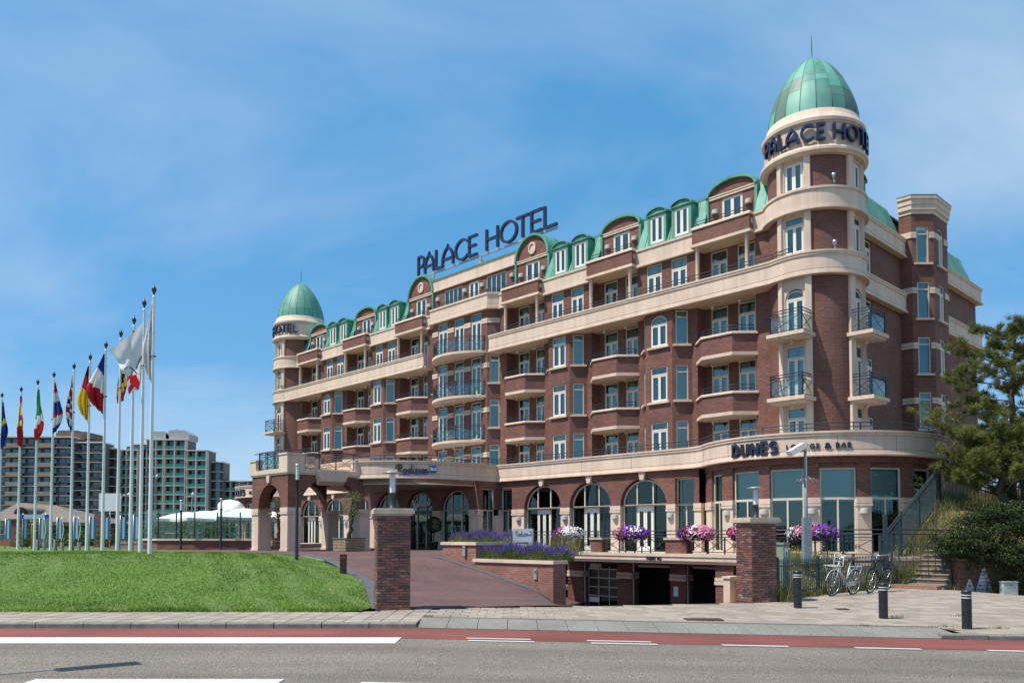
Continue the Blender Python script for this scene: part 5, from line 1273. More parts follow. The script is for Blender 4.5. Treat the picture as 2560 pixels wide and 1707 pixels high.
def blades(pts, hs, lean, wd, rng, bend=.4):
    """pts (n,3): one three-sided blade each -> V, F"""
    n = len(pts); az = rng.uniform(0, 2*np.pi, n); ln = rng.uniform(0, lean, n) * hs; t = rng.uniform(0, 2*np.pi, n)
    s = np.stack([np.cos(t), np.sin(t), np.zeros(n)], 1) * (wd if np.ndim(wd) == 0 else np.asarray(wd)[:, None]) / 2
    tip = pts + np.stack([np.cos(az) * ln, np.sin(az) * ln, hs], 1); V = np.stack([pts - s, pts + s, tip], 1).reshape(-1, 3); F = np.arange(3 * n).reshape(-1, 3); return V, F
rng = np.random.default_rng(4)
N_ = 150000; X_ = rng.uniform(-24, -3.2, N_ * 3); Y_ = 19.5 + (rng.uniform(0, 1, N_ * 3) ** 1.6) * 20; ok = []
for i in range(len(X_)):
    if len(ok) >= 110000: break
    x, y = X_[i], Y_[i]
    if x / y < -.70: continue
    if inpoly(LAWN, x, y): ok.append((x, y, zlawn(x, y) - .012))
pts = np.array(ok); hs = rng.uniform(.03, .075, len(pts)) * (1 + .5 * (pts[:, 1] < 20.0)); stripe = (np.sin((pts[:, 0] * 1.0 + (pts[:, 1] - 20) * .42) * 5.0 + .7 * np.sin(pts[:, 1] * .9)) > .25) & (np.sin(pts[:, 0] * .53 + 1.3) * np.cos(pts[:, 1] * .37 + .6) + .25 * np.sin(pts[:, 0] * 1.9 + pts[:, 1] * 2.3) > -.1)
V, F = blades(pts, hs, 1.4, .022, rng); gr = inst('lawn_grass', fast_mesh('lawn_grass', V, F, [GRASS, two_tone('lawn_blade_pale', (.24, .31, .09), (.36, .42, .16), .9)], mi=((stripe & (rng.random(len(pts)) < .75)) | (rng.random(len(pts)) < .06)).astype(int)), lawn); gr['kind'] = 'stuff'
# ================================================================ terrace over the garage, planters, gate pillars
terrace = thing('terrace', 'raised terrace with brick piers and iron railing above the parking garage', 'terrace', HO, HR)
def TPt(name, mb, m, **k): return mb.build(name, m, terrace, **k)
mb = MB(); mb.prism([(14.3, -6.0), (30.6, -6.0), (31.8, -4.4), (32.2, -1.5), (31.5, 2.5), (14.3, 1.0)], .75, 1.03); TPt('deck', mb, mat('deck_stone', (.42, .36, .30), .9, var=.1))
mb = MB(); led = [(14.3, -6.0), (30.6, -6.0), (31.8, -4.4), (32.2, -1.5)]; mb.sweep(led, [(-.4, .62), (.0, .62), (0, .72), (.06, .74), (.06, .9), (.1, .92), (.1, 1.06), (-.4, 1.06)]); TPt('ledge', mb, STONE, label='cream ledge lettered PARKING over the garage')
mb = MB(); wall(mb, (25.1, -5.9), (30.6, -5.9), -1.2, .65); wall(mb, (30.6, -5.9), (31.8, -4.3), -1.2, .65); wall(mb, (31.8, -4.3), (32.2, -1.5), -1.2, .65); TPt('retaining_wall', mb, STONE)
par = MB()
for i, ch in enumerate('PARKING'):
    gw_, st = DECO[ch]; mbp = MB()
    for q in st: ribbon(mbp, [(20.58 + i * .115 + px * .16, .76 + pz * .13) for px, pz in q], .028, 0, .02, lambda s, z, d: (s, -6.07 - d, z))
    mbp.build('letter', BLACK, terrace)
for a, b, y0 in ((14.35, 15.4, -4.5), (17.62, 18.5, -4.5), (20.75, 21.6, -4.5), (24.0, 24.85, -5.85)):
    mb = MB(); mb.box(a, b, y0, y0 + .55, -1.9, -.24); mb.box(a, b, y0, y0 + .55, .06, .62); TPt('garage_pier', mb, BRICK)
    mb = MB(); mb.box(a - .03, b + .03, y0 - .05, y0 + .57, -.24, -.10); mb.box(a - .02, b + .02, y0 - .03, y0 + .57, -.08, .06); TPt('stone_band', mb, STONE)
for i, x in enumerate((15.45, 18.56, 21.66)):
    mb = MB(); mb.box(x - .03, x + .03, -4.45, -4.35, -1.9, .62); TPt('door_post', mb, GREYM)
for x0, x1 in ((18.75, 20.7), (21.85, 23.9)): mb = MB(); mb.box(x0, x1, -4.3, -4.2, .34, .44); TPt('door_rail', mb, GREYM)
mb = MB()
for z in (-1.75, -1.2, -.75, -.3, .15): mb.box(15.55, 17.6, -4.25, -4.2, z, z + .05)
for x in (15.55, 16.2, 16.9, 17.55): mb.box(x, x + .05, -4.26, -4.19, -1.8, .3)
gd = TPt('garage_door', mb, GREYM); mb = MB(); mb.box(15.6, 17.55, -4.22, -4.2, -1.7, .18); mb.build('pane', GLASS_E, gd)
mb = MB(); mb.box(15.65, 16.3, -4.3, -4.28, -1.5, -1.25); mb.build('notice', WHITE, gd)
mb = MB(); mb.box(20.95, 21.2, -4.53, -4.51, -.95, -.5); TPt('notice', mb, WHITE)
mb = MB(); mb.box(14.0, 14.25, -4.3, -4.25, -.95, -.7); TPt('keypad', mb, GREYM)
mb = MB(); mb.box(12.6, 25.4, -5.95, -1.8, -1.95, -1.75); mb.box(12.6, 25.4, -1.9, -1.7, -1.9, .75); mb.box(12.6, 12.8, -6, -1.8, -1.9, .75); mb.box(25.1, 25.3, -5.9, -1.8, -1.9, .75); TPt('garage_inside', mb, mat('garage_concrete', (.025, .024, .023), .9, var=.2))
mb = MB(); mb.box(12.8, 25.1, -4.4, -4.2, .44, .74); TPt('lintel', mb, BRICK)
# ramp side walls
mb = MB(); mb.box(24.9, 25.2, -6.7, -5.9, -1.7, .1); mb.box(24.85, 25.25, -6.75, -5.9, .1, .18); TPt('ramp_wall', mb, STONE)
mb = MB(); a, b = Vector((25.25, -6.0)), Vector((30.4, -14.4)); wall(mb, a, b, -1.7, -.1); d = (b - a).normalized(); mb.bar((a.x, a.y, -.06), (b.x, b.y, -.06), .2, .08); TPt('ramp_wall', mb, STONE)
wallb = MB(); wallb.box(12.6, 12.8, -11.6, -6, -1.9, .9); TPt('ramp_wall', wallb, BRICK)
# railing on the terrace edge
for a, b in ((17.2, 17.88), (21.55, 22.65), (25.3, 26.2)):
    mb = MB(); mb.box(a, b, -6.0, -5.5, 1.06, 1.66); o = TPt('brick_pier', mb, BRICK); mb = MB(); mb.box(a - .06, b + .06, -6.06, -5.44, 1.66, 1.76); mb.build('cap', STONE2, o)
def xpost(x0, x1, n):
    mb = MB(); pts = [(x0 + (x1 - x0) * k / n, -5.8, 1.06) for k in range(n + 1)]; xrail(mb, pts, .72, None, (1.0,)); 
    for i in range(n):
        c = Vector(pts[i]).lerp(Vector(pts[i+1]), .5); mb.tube([(c.x + .09 * math.cos(2*PI*k/10), -5.8, c.z + .37 + .09 * math.sin(2*PI*k/10)) for k in range(10)], .012, 4, closed=True)
    return TPt('railing', mb, RAIL)
xpost(14.4, 17.2, 3); xpost(17.9, 21.5, 4); xpost(22.7, 25.3, 3); xpost(26.2, 30.6, 4)
mb = MB()
for z in (1.9, 2.06): mb.tube([(13.0, -5.8, z), (30.5, -5.8, z), (31.6, -4.3, z), (32, -1.6, z)], .025, 6)
for x in (13.0, 17.5, 22.1, 25.8, 29.5): mb.box(x - .02, x + .02, -5.82, -5.78, 1.06, 2.06)
TPt('handrail', mb, RAIL)
# ---------------------------------------------------------------- planters (raised beds)
def planter(name, lab, x0, x1, ztop, ye, zf1, y0=-13.9, y1=-11.6):
    t = thing(name, lab, 'planter', HO, HR)
    mb = MB(); lp = [(x0, y0), (x1, y0), (x1, ye), (x0 + .8, y1), (x0, y1)]
    for q in range(5): wall(mb, lp[q], lp[(q + 1) % 5], -1.9, ztop - .13)
    mb.build('brick_wall', PBRICK, t)
    mb = MB(); mb.sweep(lp, [(.07, ztop - .13), (.07, ztop), (-.28, ztop), (-.28, ztop - .13)], closed=True); mb.build('cap', STONE, t)
    mb = MB(); mb.prism([(x0 + .1, y0 + .1), (x1 - .1, y0 + .1), (x1 - .1, ye - .1), (x0 + .8, y1 - .1), (x0 + .1, y1 - .1)], ztop - .3, ztop - .05); mb.build('soil', mat('soil', (.05, .035, .022), .95, var=.3), t)
    return t
pu = planter('brick_planter', 'higher brick planter with cream cap beside the driveway', 15.6, 17.75, 1.58, -10.6, 0, -13.9, -10.5)
pl_ = planter('brick_planter', 'longer lower brick planter with cream cap above the garage ramp', 17.75, 22.15, .90, -13.25, 0, -13.95, -11.3)
for t, x, z in ((pu, 17.1, 1.22), (pl_, 21.25, .38)):
    mb = MB(); mb.box(x - .08, x + .08, -14.0, -13.955, z - .2, z + .2); o = mb.build('wall_sign', GREYM, t); mb = MB(); mb.add([(x - .05, -14.002, z + .12), (x + .05, -14.002, z + .12), (x + .05, -14.002, z), ], [(0, 2, 1)]); mb.build('arrow', BLACK, o)  # grey direction sign with a black arrow on each planter wall
# silver name board in the lavender
sb = thing('name_board', 'silver hotel name board standing in the lavender', 'sign', W(19.07, -12.5, .9), HR)
mb = MB(); mb.box(-.58, .58, 0, .08, 0, 1.23); mb.build('board', mat('silver_board', (.42, .46, .50), .35, metal=.4), sb)
script_sign(sb, lambda s, z, d: (s - .43, -d, z + .92), .2, .016, .002, .008, BLACK)
mb = MB()
for k in range(13): mb.box(-.42 + k * .062, -.42 + k * .062 + .045, -.008, 0, .62, .66 + .01 * (k % 3))
mb.build('small_text', BLACK, sb)
# ---------------------------------------------------------------- gate pillars of real bricks
BR = [mat('pillar_brick_%s' % n, c, .6, var=.22, vscale=9, bump=.3, bscale=120, spec=.5) for n, c in (('red', (.21, .085, .065)), ('brown', (.13, .065, .055)), ('dark', (.075, .05, .048)), ('rose', (.25, .12, .095)), ('pale', (.30, .22, .20)))]
MORT = mat('mortar', (.25, .19, .165), .95, var=.2, vscale=8)
def pillar(X, Y, z, th, side, H, lab, seed):
    t = thing('gate_pillar', lab, 'pillar', (X, Y, z), rad(th), 'gate pillars'); r = random.Random(seed)
    bl, bh, g = .205, .058, .009; h2 = side / 2; core = MB(); core.box(-h2 + .012, h2 - .012, -h2 + .012, h2 - .012, -.3, H - .15); core.build('mortar_core', MORT, t)
    mm = {}
    def bmesh_(w_, mi):
        k = (round(w_, 3), mi)
        if k not in mm:
            b = MB(); e = .004; b.add([(0, 0, 0), (w_, 0, 0), (w_, 0, bh), (0, 0, bh), (e, -.012, e), (w_ - e, -.012, e), (w_ - e, -.012, bh - e), (e, -.012, bh - e)], [(4,5,6,7), (0,1,5,4), (1,2,6,5), (2,3,7,6), (3,0,4,7)]); mm[k] = b.mesh('brick', BR[mi])
        return mm[k]
    rows = int((H - .16) / (bh + g)); todo = []
    for fi in range(4):
        rot = fi * PI / 2
        for j in range(rows):
            x = -h2; first = (j % 2 == 0)
            while x < h2 - .01:
                w_ = (bl if not (first and x == -h2) else .1); w_ = min(w_, h2 - x - .0); 
                if h2 - (x + w_ + g) < .05: w_ = h2 - x
                todo.append((0 if fi in (0, 3) else 1, fi, j, x, w_, rot)); x += w_ + g
    vis = [q for q in todo if q[0] == 0]; vis.sort(key=lambda q: (q[1] != 0, -q[2])); keep = vis[:300]; rest = vis[300:] + [q for q in todo if q[0]]
    def pick(): return r.choices(range(5), (6, 6, 1.6, 1.6, .25))[0]
    for _, fi, j, x, w_, rot in keep:
        c, s = math.cos(rot), math.sin(rot); px, py = x, -h2 + r.uniform(-.002, .002); inst('brick', bmesh_(w_, pick()), t, (px * c - py * s, px * s + py * c, j * (bh + g)), rot)
    mb = MB(); e = .004
    for _, fi, j, x, w_, rot in rest:
        c, s = math.cos(rot), math.sin(rot); V = [(x, -h2, 0), (x + w_, -h2, 0), (x + w_, -h2, bh), (x, -h2, bh), (x + e, -h2 - .012, e), (x + w_ - e, -h2 - .012, e), (x + w_ - e, -h2 - .012, bh - e), (x + e, -h2 - .012, bh - e)]
        mb.add([(a * c - b * s, a * s + b * c, zz + j * (bh + g)) for a, b, zz in V], [(4,5,6,7), (0,1,5,4), (1,2,6,5), (2,3,7,6), (3,0,4,7)], pick())
    mb.build('bricks', BR, t, kind='stuff')
    q = h2 + .1; mb = MB(); mb.box(-q, q, -q, q, H - .14, H - .04); mb.box(-q + .03, q - .03, -q + .03, q - .03, H - .04, H); mb.box(-q + .05, q - .05, -q + .05, q - .05, H - .18, H - .14); mb.build('cap', STONE2, t)
    return t
pillar(-3.0, 20.45, 0.0, 14, .80, 2.50, 'dark brick gate pillar standing beside the lawn', 1)
pillar(7.05, 23.6, zpav(7.05, 23.6), 16, .80, 2.40, 'reddish brick gate pillar between garage ramp and iron fence', 2)
def plamp(X, Y, z, lab, h):
    t = thing('pillar_lamp', lab, 'lamp', (X, Y, z), 0, 'lamps on the gate pillars'); k = h / .95
    mb = MB(); mb.lathe([(.12, 0), (.10, .02), (.07, .04), (.065, .3), (.085, .32), (.085, .38)], (0, 0, 0), 16); mb.v = [(x, y, zz * k) for x, y, zz in mb.v]; mb.build('stem', mat('lamp_iron', (.04, .045, .05), .5, metal=.4), t)
    mb = MB(); mb.lathe([(.062, .38), (.062, .84)], (0, 0, 0), 16); mb.v = [(x, y, zz * k) for x, y, zz in mb.v]; mb.build('tube', mat('frosted_tube', (.7, .74, .76), .35), t)
    mb = MB()
    for a in range(4): mb.box(.08 * math.cos(a*PI/2) - .006, .08 * math.cos(a*PI/2) + .006, .08 * math.sin(a*PI/2) - .006, .08 * math.sin(a*PI/2) + .006, .36 * k, .86 * k)
    mb.build('cage', GREYM, t)
    mb = MB(); mb.lathe([(.001, .90), (.1, .89), (.26, .86), (.26, .85), (.001, .85)], (0, 0, 0), 24); mb.v = [(x, y, zz * k) for x, y, zz in mb.v]; mb.build('disc', GREYM, t)
plamp(-3.0, 20.45, 2.5, 'disc topped lamp on the gate pillar beside the lawn', 1.0); plamp(7.05, 23.6, zpav(7.05, 23.6) + 2.4, 'disc topped lamp on the gate pillar by the iron fence', .95)
# ================================================================ plants and the dune on the right
def leaf_quads(C, size, rng, up=0.0, asp=.55):
    """one small kite-shaped leaf at every centre, random turn; up > 0 tilts leaves to face the sky"""
    C = np.asarray(C, float); n = len(C); d = rng.normal(size=(n, 3)); d /= np.linalg.norm(d, axis=1)[:, None]
    nrm = rng.normal(size=(n, 3)); nrm[:, 2] += up * 2; nrm /= np.linalg.norm(nrm, axis=1)[:, None]
    d -= nrm * (d * nrm).sum(1)[:, None]; d /= np.linalg.norm(d, axis=1)[:, None]; s = np.cross(nrm, d)
    sz = (size * rng.uniform(.6, 1.3, n))[:, None]
    V = np.stack([C - d * sz * .5, C + s * sz * asp * .5, C + d * sz * .5, C - s * sz * asp * .5], 1).reshape(-1, 3)
    return V, np.arange(4 * n).reshape(-1, 4)
def leaf_obj(name, C, size, m, rng, parent=None, up=0., asp=.55, mi=None, kind=None):
    V, F = leaf_quads(C, size, rng, up, asp); o = inst(name, fast_mesh(name, V, F, m, mi), parent)
    if kind: o['kind'] = kind
    return o
PINE = two_tone('pine_needle', (.05, .075, .014), (.20, .205, .045), 1.3, .55, .2)
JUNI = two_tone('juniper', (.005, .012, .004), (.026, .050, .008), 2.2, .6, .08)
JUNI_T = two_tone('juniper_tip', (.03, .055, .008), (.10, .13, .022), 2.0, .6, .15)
IVY = two_tone('ivy_leaf', (.02, .055, .012), (.085, .16, .035), 3, .35, .1)
BARK = mat('bark', (.075, .055, .042), .9, var=.35, vscale=8, bump=.5, bscale=25)
OLIVE = two_tone('olive_leaf', (.085, .11, .045), (.22, .25, .13), 3, .5, .15)
BUSH = two_tone('bush_leaf', (.03, .075, .015), (.12, .2, .04), 2, .5, .2)
STRAW = two_tone('dune_straw', (.20, .17, .075), (.38, .32, .17), .9, .8, .3)
DGREEN = two_tone('dune_green', (.08, .11, .028), (.21, .22, .07), .9, .8, .3)
def zdune(X, Y):
    x, y = L(X, Y)
    A = lerp_tab([(-14, -.03), (-6.5, .0), (-2.5, 1.75), (.6, 2.95), (6, 3.4), (12, 4.0), (25, 4.6)], y)
    A += min(1.6, .24 * max(0, x - 33.6)) * sm_((y + 4.5) / 4)
    if x > 33.0: A *= 1 - .55 * sm_((x - 33.0) / 1.2) * (1 - sm_((y + 2.0) / 3.5))
    if x < 31.4 and y < -4.0:
        B = .95 * max(0, min(1, (31.35 - x) / 2.3)) * max(0, min(1, (y + 14) / 3.5)); t = sm_((y + 6.6) / 2.2); A = B * (1 - t) + max(A, B) * t
    return A - .03
DUNE = [(7.75, 24.3), (13.25, 29.05), (15.2, 28.95), (16.3, 28.75), (24, 28.75), (45, 30), (70, 60), (50, 90), wl(20, 26), wl(26.1, 22), wl(26.1, 6.4), wl(28.2, 5.7), wl(29.4, 4.4), wl(30.0, 2.6), wl(30.1, .9), wl(30.5, -1.5), wl(30.5, -4.0), wl(30.3, -5.7), wl(25.7, -5.7), wl(25.4, -6.1), wl(30.45, -14.35)]
dune = struct(inst('dune', ground_mesh('dune', DUNE, zdune, gnoise('dune_soil', [(.3, (.09, .085, .03)), (.5, (.17, .15, .065)), (.7, (.30, .25, .13))], 6, 8, .95, .5, 40), .9)))
rng = np.random.default_rng(8)
def scatter(poly, zf, n, xr, yr, rej=None):
    out = []
    while len(out) < n:
        x = rng.uniform(*xr); y = rng.uniform(*yr)
        if inpoly(poly, x, y) and (rej is None or not rej(x, y)): out.append((x, y, zf(x, y) - .03))
    return np.array(out)
def on_stairs(X, Y): x, y = L(X, Y); return (31.75 < x < 33.1 and -6.8 < y < -1.6)
p = scatter(DUNE, zdune, 52000, (7.5, 27), (24, 44), on_stairs); cl = np.sin(p[:, 0] * 2.3) * np.cos(p[:, 1] * 1.9) ; keep = rng.random(len(p)) < (.62 + .38 * cl); p = p[keep]
p2 = np.array([(q.x, q.y, zdune(q.x, q.y) - .03) for q in [W(rng.uniform(31.2, 32.0), rng.uniform(-6.3, -1.5)) for _ in range(2600)]]); p = np.concatenate([p, p2])
V, F = blades(p, rng.uniform(.18, .60, len(p)) * (1 + .35 * np.sin(p[:, 0] * 1.7 + p[:, 1])), .9, .020, rng); o = inst('dune_grass', fast_mesh('dune_grass', V, F, [STRAW, DGREEN], (rng.random(len(p)) < .52).astype(int)), dune); o['kind'] = 'stuff'
p = scatter(DUNE, zdune, 260, (9, 16), (25, 33), on_stairs); p[:, 2] += rng.uniform(.3, .55, len(p)); leaf_obj('dune_flowers', p, .06, mat('yellow_petal', (.55, .42, .03), .6), rng, dune, .5, .9, kind='stuff')
# weeds along the fence foot and at the pillar, scraps of grass between tiles
wp = []
for k in range(1500):
    t = rng.uniform(-.02, 1.05); x = 7.9 + 5.4 * t + rng.normal(0, .10); y = 24.15 + 4.9 * t + rng.normal(0, .10); wp.append((x + .03, y - .12, zpav(x, y) - .01))
for k in range(420): a = rng.normal(0, .16); wp.append((7.75 + a, 23.55 + rng.normal(0, .16), zpav(7.6, 23.6) - .01))
for k in range(700): x = rng.uniform(15.0, 22); wp.append((x, 28.45 + rng.normal(0, .13), zpav(x, 28.4) - .01))
for cx, cy in ((9.7, 18.5), (10.9, 18.35), (7.9, 18.35), (9.5, 20.2), (11.2, 20.6)):
    for k in range(60): wp.append((cx + rng.normal(0, .13), cy + rng.normal(0, .05), zpav(cx, cy) - .01))
wp = np.array(wp); hs = rng.uniform(.08, .38, len(wp)); hs[1500:1920] *= 1.9; hs[-300:] = rng.uniform(.03, .09, 300)
V, F = blades(wp, hs, .8, .018, rng); o = inst('weeds', fast_mesh('weeds', V, F, [DGREEN, STRAW, BUSH], rng.choice(3, len(wp), p=(.5, .28, .22))), pav); o['kind'] = 'stuff'
# ---------------------------------------------------------------- stairs
st = thing('stairs', 'narrow brown stairs climbing the dune behind the iron gate', 'stairs', HO, HR); STEPM = mat('step_stone', (.13, .10, .08), .9, var=.2, vscale=4); NOSE = mat('step_nose', (.30, .25, .20), .85, var=.1)
for k in range(13):
    y = -6.2 + .31 * k; z = .163 * (k + 1); x0 = 32.0 - .03 * k; mb = MB(); mb.box(x0, x0 + 1.15, y, y + .6, z - .5, z - .025); o = mb.build('step', STEPM, st); mb = MB(); mb.box(x0 - .01, x0 + 1.16, y - .03, y + .36, z - .03, z); mb.build('nosing', NOSE, o)
mb = MB(); mb.box(31.2, 33.1, -6.75, -6.3, -.2, .13); mb.build('threshold', mat('threshold_brick', (.28, .15, .11), .9, var=.3, vscale=12), st)
# ---------------------------------------------------------------- iron fence and gate
STEEL = mat('fence_steel', (.035, .065, .075), .45, metal=.35, var=.15, vscale=3)
def picket_mesh(h, r=.011, arrow=True):
    mb = MB(); mb.box(-r, r, -r, r, 0, h - .1)
    a = .026 if arrow else .014
    mb.add([(-a, -a*.5, h - .1), (a, -a*.5, h - .1), (a, a*.5, h - .1), (-a, a*.5, h - .1), (0, 0, h), (0, 0, h - .13)], [(0,1,4), (1,2,4), (2,3,4), (3,0,4), (1,0,5), (2,1,5), (3,2,5), (0,3,5)]); return mb.mesh('picket', STEEL)
def fence_run(t, a, b, za, zb, h, sp, rails, zoff=.06, arrow=True, posts=(), pw=.07, ph=.1):
    a, b = Vector(a), Vector(b); d = b - a; Ln = d.length; n = int(Ln / sp); rz = math.atan2(d.y, d.x); me = picket_mesh(h, arrow=arrow)
    for k in range(n + 1):
        q = a + d * (k / n); z = za + (zb - za) * k / n; inst('picket', me, t, (q.x, q.y, z + zoff), rz)
    for rz_ in rails: mb = MB(); mb.bar((a.x, a.y, za + rz_), (b.x, b.y, zb + rz_), .045, .03); mb.build('rail', STEEL, t)
    for s in posts: q = a + d * s; z = za + (zb - za) * s; mb = MB(); mb.box(-pw/2, pw/2, -pw/2, pw/2, -.2, h + ph); inst('post', mb.mesh('post', STEEL), t, (q.x, q.y, z), rz)
f1 = thing('iron_fence', 'low dark iron picket fence between brick pillar and gate', 'fence')
fence_run(f1, (7.8, 24.05), (13.1, 28.85), -.05, .0, 1.15, .115, (.22, .98), posts=(.0, .34, .68))
f2 = thing('iron_fence', 'taller iron picket fence climbing the dune beside the stairs', 'fence')
A2, B2 = W(31.15, -6.5), W(30.65, .6); fence_run(f2, (A2.x, A2.y), (B2.x, B2.y), .15, 2.95, 1.6, .125, (.15, 1.45), posts=(0, .33, .66, 1.0), pw=.09)
C2_ = W(33.6, 1.6); fence_run(f2, (B2.x, B2.y), (C2_.x, C2_.y), 2.95, 2.95, 1.6, .125, (.15, 1.45), posts=(1.0,), pw=.09)
gt = thing('iron_gate', 'closed iron gate with arrow tipped bars at the foot of the stairs', 'gate')
GA, GB = Vector((13.45, 28.95)), Vector((15.15, 28.75)); fence_run(gt, GA, GB, .05, .03, 1.72, .225, (.1, 1.42), posts=(0, 1.0), pw=.07, ph=-.05)
mb = MB()
for k in range(16):
    q = GA.lerp(GB, (k + .5) / 16); mb.box(q.x - .008, q.x + .008, q.y - .008, q.y + .008, .08, .24)
mb.build('dog_bars', STEEL, gt)
mb = MB(); mb.box(13.2, 13.32, 28.95, 29.07, -.1, 2.6); mb.build('gate_post', STEEL, gt); mb = MB(); mb.box(15.28, 15.42, 28.7, 28.84, -.1, 1.8); mb.build('gate_post', STEEL, gt)
mb = MB(); mb.box(-.035, .035, -.03, .03, 0, 1.1); p_ = W(31.3, -1.9); tag(inst('wooden_post', mb.mesh('wooden_post', mat('old_wood', (.10, .08, .065), .9, var=.3, vscale=10)), None, (p_.x + .3, p_.y + .2, zdune(p_.x + .3, p_.y + .2) - .05)), 'grey wooden post standing in dune grass beside the stairs', 'post')
# ---------------------------------------------------------------- ivy wall with graffiti
wv = thing('garden_wall', 'low old brick wall with graffiti under ivy and hedge', 'wall')
OLDB = brick_mat('old_brick', (.20, .085, .06), (.09, .05, .042), (.17, .14, .12), .22, .075, .15)
mb = MB(); mb.box(15.45, 24, 28.35, 28.72, -.6, .98); mb.build('brick_wall', OLDB, wv)
mb = MB(); mb.box(15.4, 24, 28.3, 28.78, .98, 1.05); mb.build('coping', mat('old_coping', (.16, .14, .12), .9, var=.3, vscale=5), wv)
GRAF = mat('graffiti_silver', (.50, .56, .60), .4, var=.25, vscale=6)
mb = MB()
for base, w_, h in ((15.85, .38, .46), (16.35, .62, .85)):
    for k in range(7):
        t0, t1 = k / 7, (k + .86) / 7; za, zb = .0 + h * t0, .0 + h * t1; wa, wb = w_ * (1 - t0 * .85), w_ * (1 - t1 * .85); mb.quad((base - wa/2, 28.343, za - .12), (base + wa/2, 28.343, za - .12), (base + wb/2, 28.343, zb - .12), (base - wb/2, 28.343, zb - .12))
mb.build('graffiti', GRAF, wv)
n = 9000; iv = np.stack([rng.uniform(15.7, 23.5, n), 28.33 - rng.uniform(0, .14, n), rng.uniform(-.3, 1.2, n)], 1); dens = .55 + .45 * np.sin(iv[:, 0] * 2.6 + 1) * np.sin(iv[:, 2] * 3.3); keep = (rng.random(n) < np.clip(.30 + (iv[:, 0] - 16.2) * .4, .15, 1.0) * (dens + .25) + .4 * (iv[:, 2] > .65)); iv = iv[keep]
o = leaf_obj('ivy', iv, .075, IVY, rng, wv, 0.15, .8, kind='stuff')
# ---------------------------------------------------------------- juniper hedge: spreading fans of sprays
jh = thing('juniper_hedge', 'large dark green juniper hedge spilling over the brick wall', 'hedge', (18, 30, 1))
pads = []
r = random.Random(21)
for k in range(95):
    cx = r.uniform(15.2, 21.5); cy = 27.8 + r.uniform(0, 1.9); topz = 2.0 + 1.0 * sm_((cx - 15.2) / 2.2) + .2 * math.sin(cx * 2.3); cz = r.uniform(.62 if cx > 17.2 else .95, topz)
    pads.append((cx, cy - (.5 if cz < 1.8 else .1), cz, r.uniform(.5, 1.05), r.uniform(.35, .7), r.uniform(.10, .2), r.uniform(-.25, .25)))
C_, T_ = [], []
for cx, cy, cz, rx, ry, rz_, tl in pads:
    m = 800; u = rng.normal(size=(m, 3)); u /= np.linalg.norm(u, axis=1)[:, None]; rr_ = rng.uniform(.3, 1, m) ** .5; q = u * rr_[:, None] * np.array([rx, ry, rz_]); q[:, 2] += np.abs(q[:, 0]) * .12 + q[:, 0] * tl - .18 * (q[:, 0] / rx) ** 2 + .07 * np.sin(q[:, 0] * 9 + cx * 3) + .05 * np.sin(q[:, 1] * 11)
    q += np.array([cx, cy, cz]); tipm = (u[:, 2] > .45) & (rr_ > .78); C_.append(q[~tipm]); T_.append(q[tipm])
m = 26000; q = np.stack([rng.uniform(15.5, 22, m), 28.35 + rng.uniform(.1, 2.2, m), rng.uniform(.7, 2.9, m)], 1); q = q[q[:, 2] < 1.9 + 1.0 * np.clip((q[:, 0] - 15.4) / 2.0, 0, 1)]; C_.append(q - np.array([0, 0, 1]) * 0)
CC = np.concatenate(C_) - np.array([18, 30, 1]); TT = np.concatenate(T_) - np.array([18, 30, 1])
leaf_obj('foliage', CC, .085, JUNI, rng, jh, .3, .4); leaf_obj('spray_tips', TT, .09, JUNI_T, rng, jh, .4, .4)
mb = MB()
for k in range(9): x = -2 + k * .55; mb.tube([(x * .6, .2, -.6), (x * .8 + r.uniform(-.2, .2), -.2, .1), (x + r.uniform(-.3, .3), -.8 + r.uniform(-.3, .3), .7 + r.uniform(-.3, .4))], [.06, .045, .015], 6)
mb.build('branches', BARK, jh)
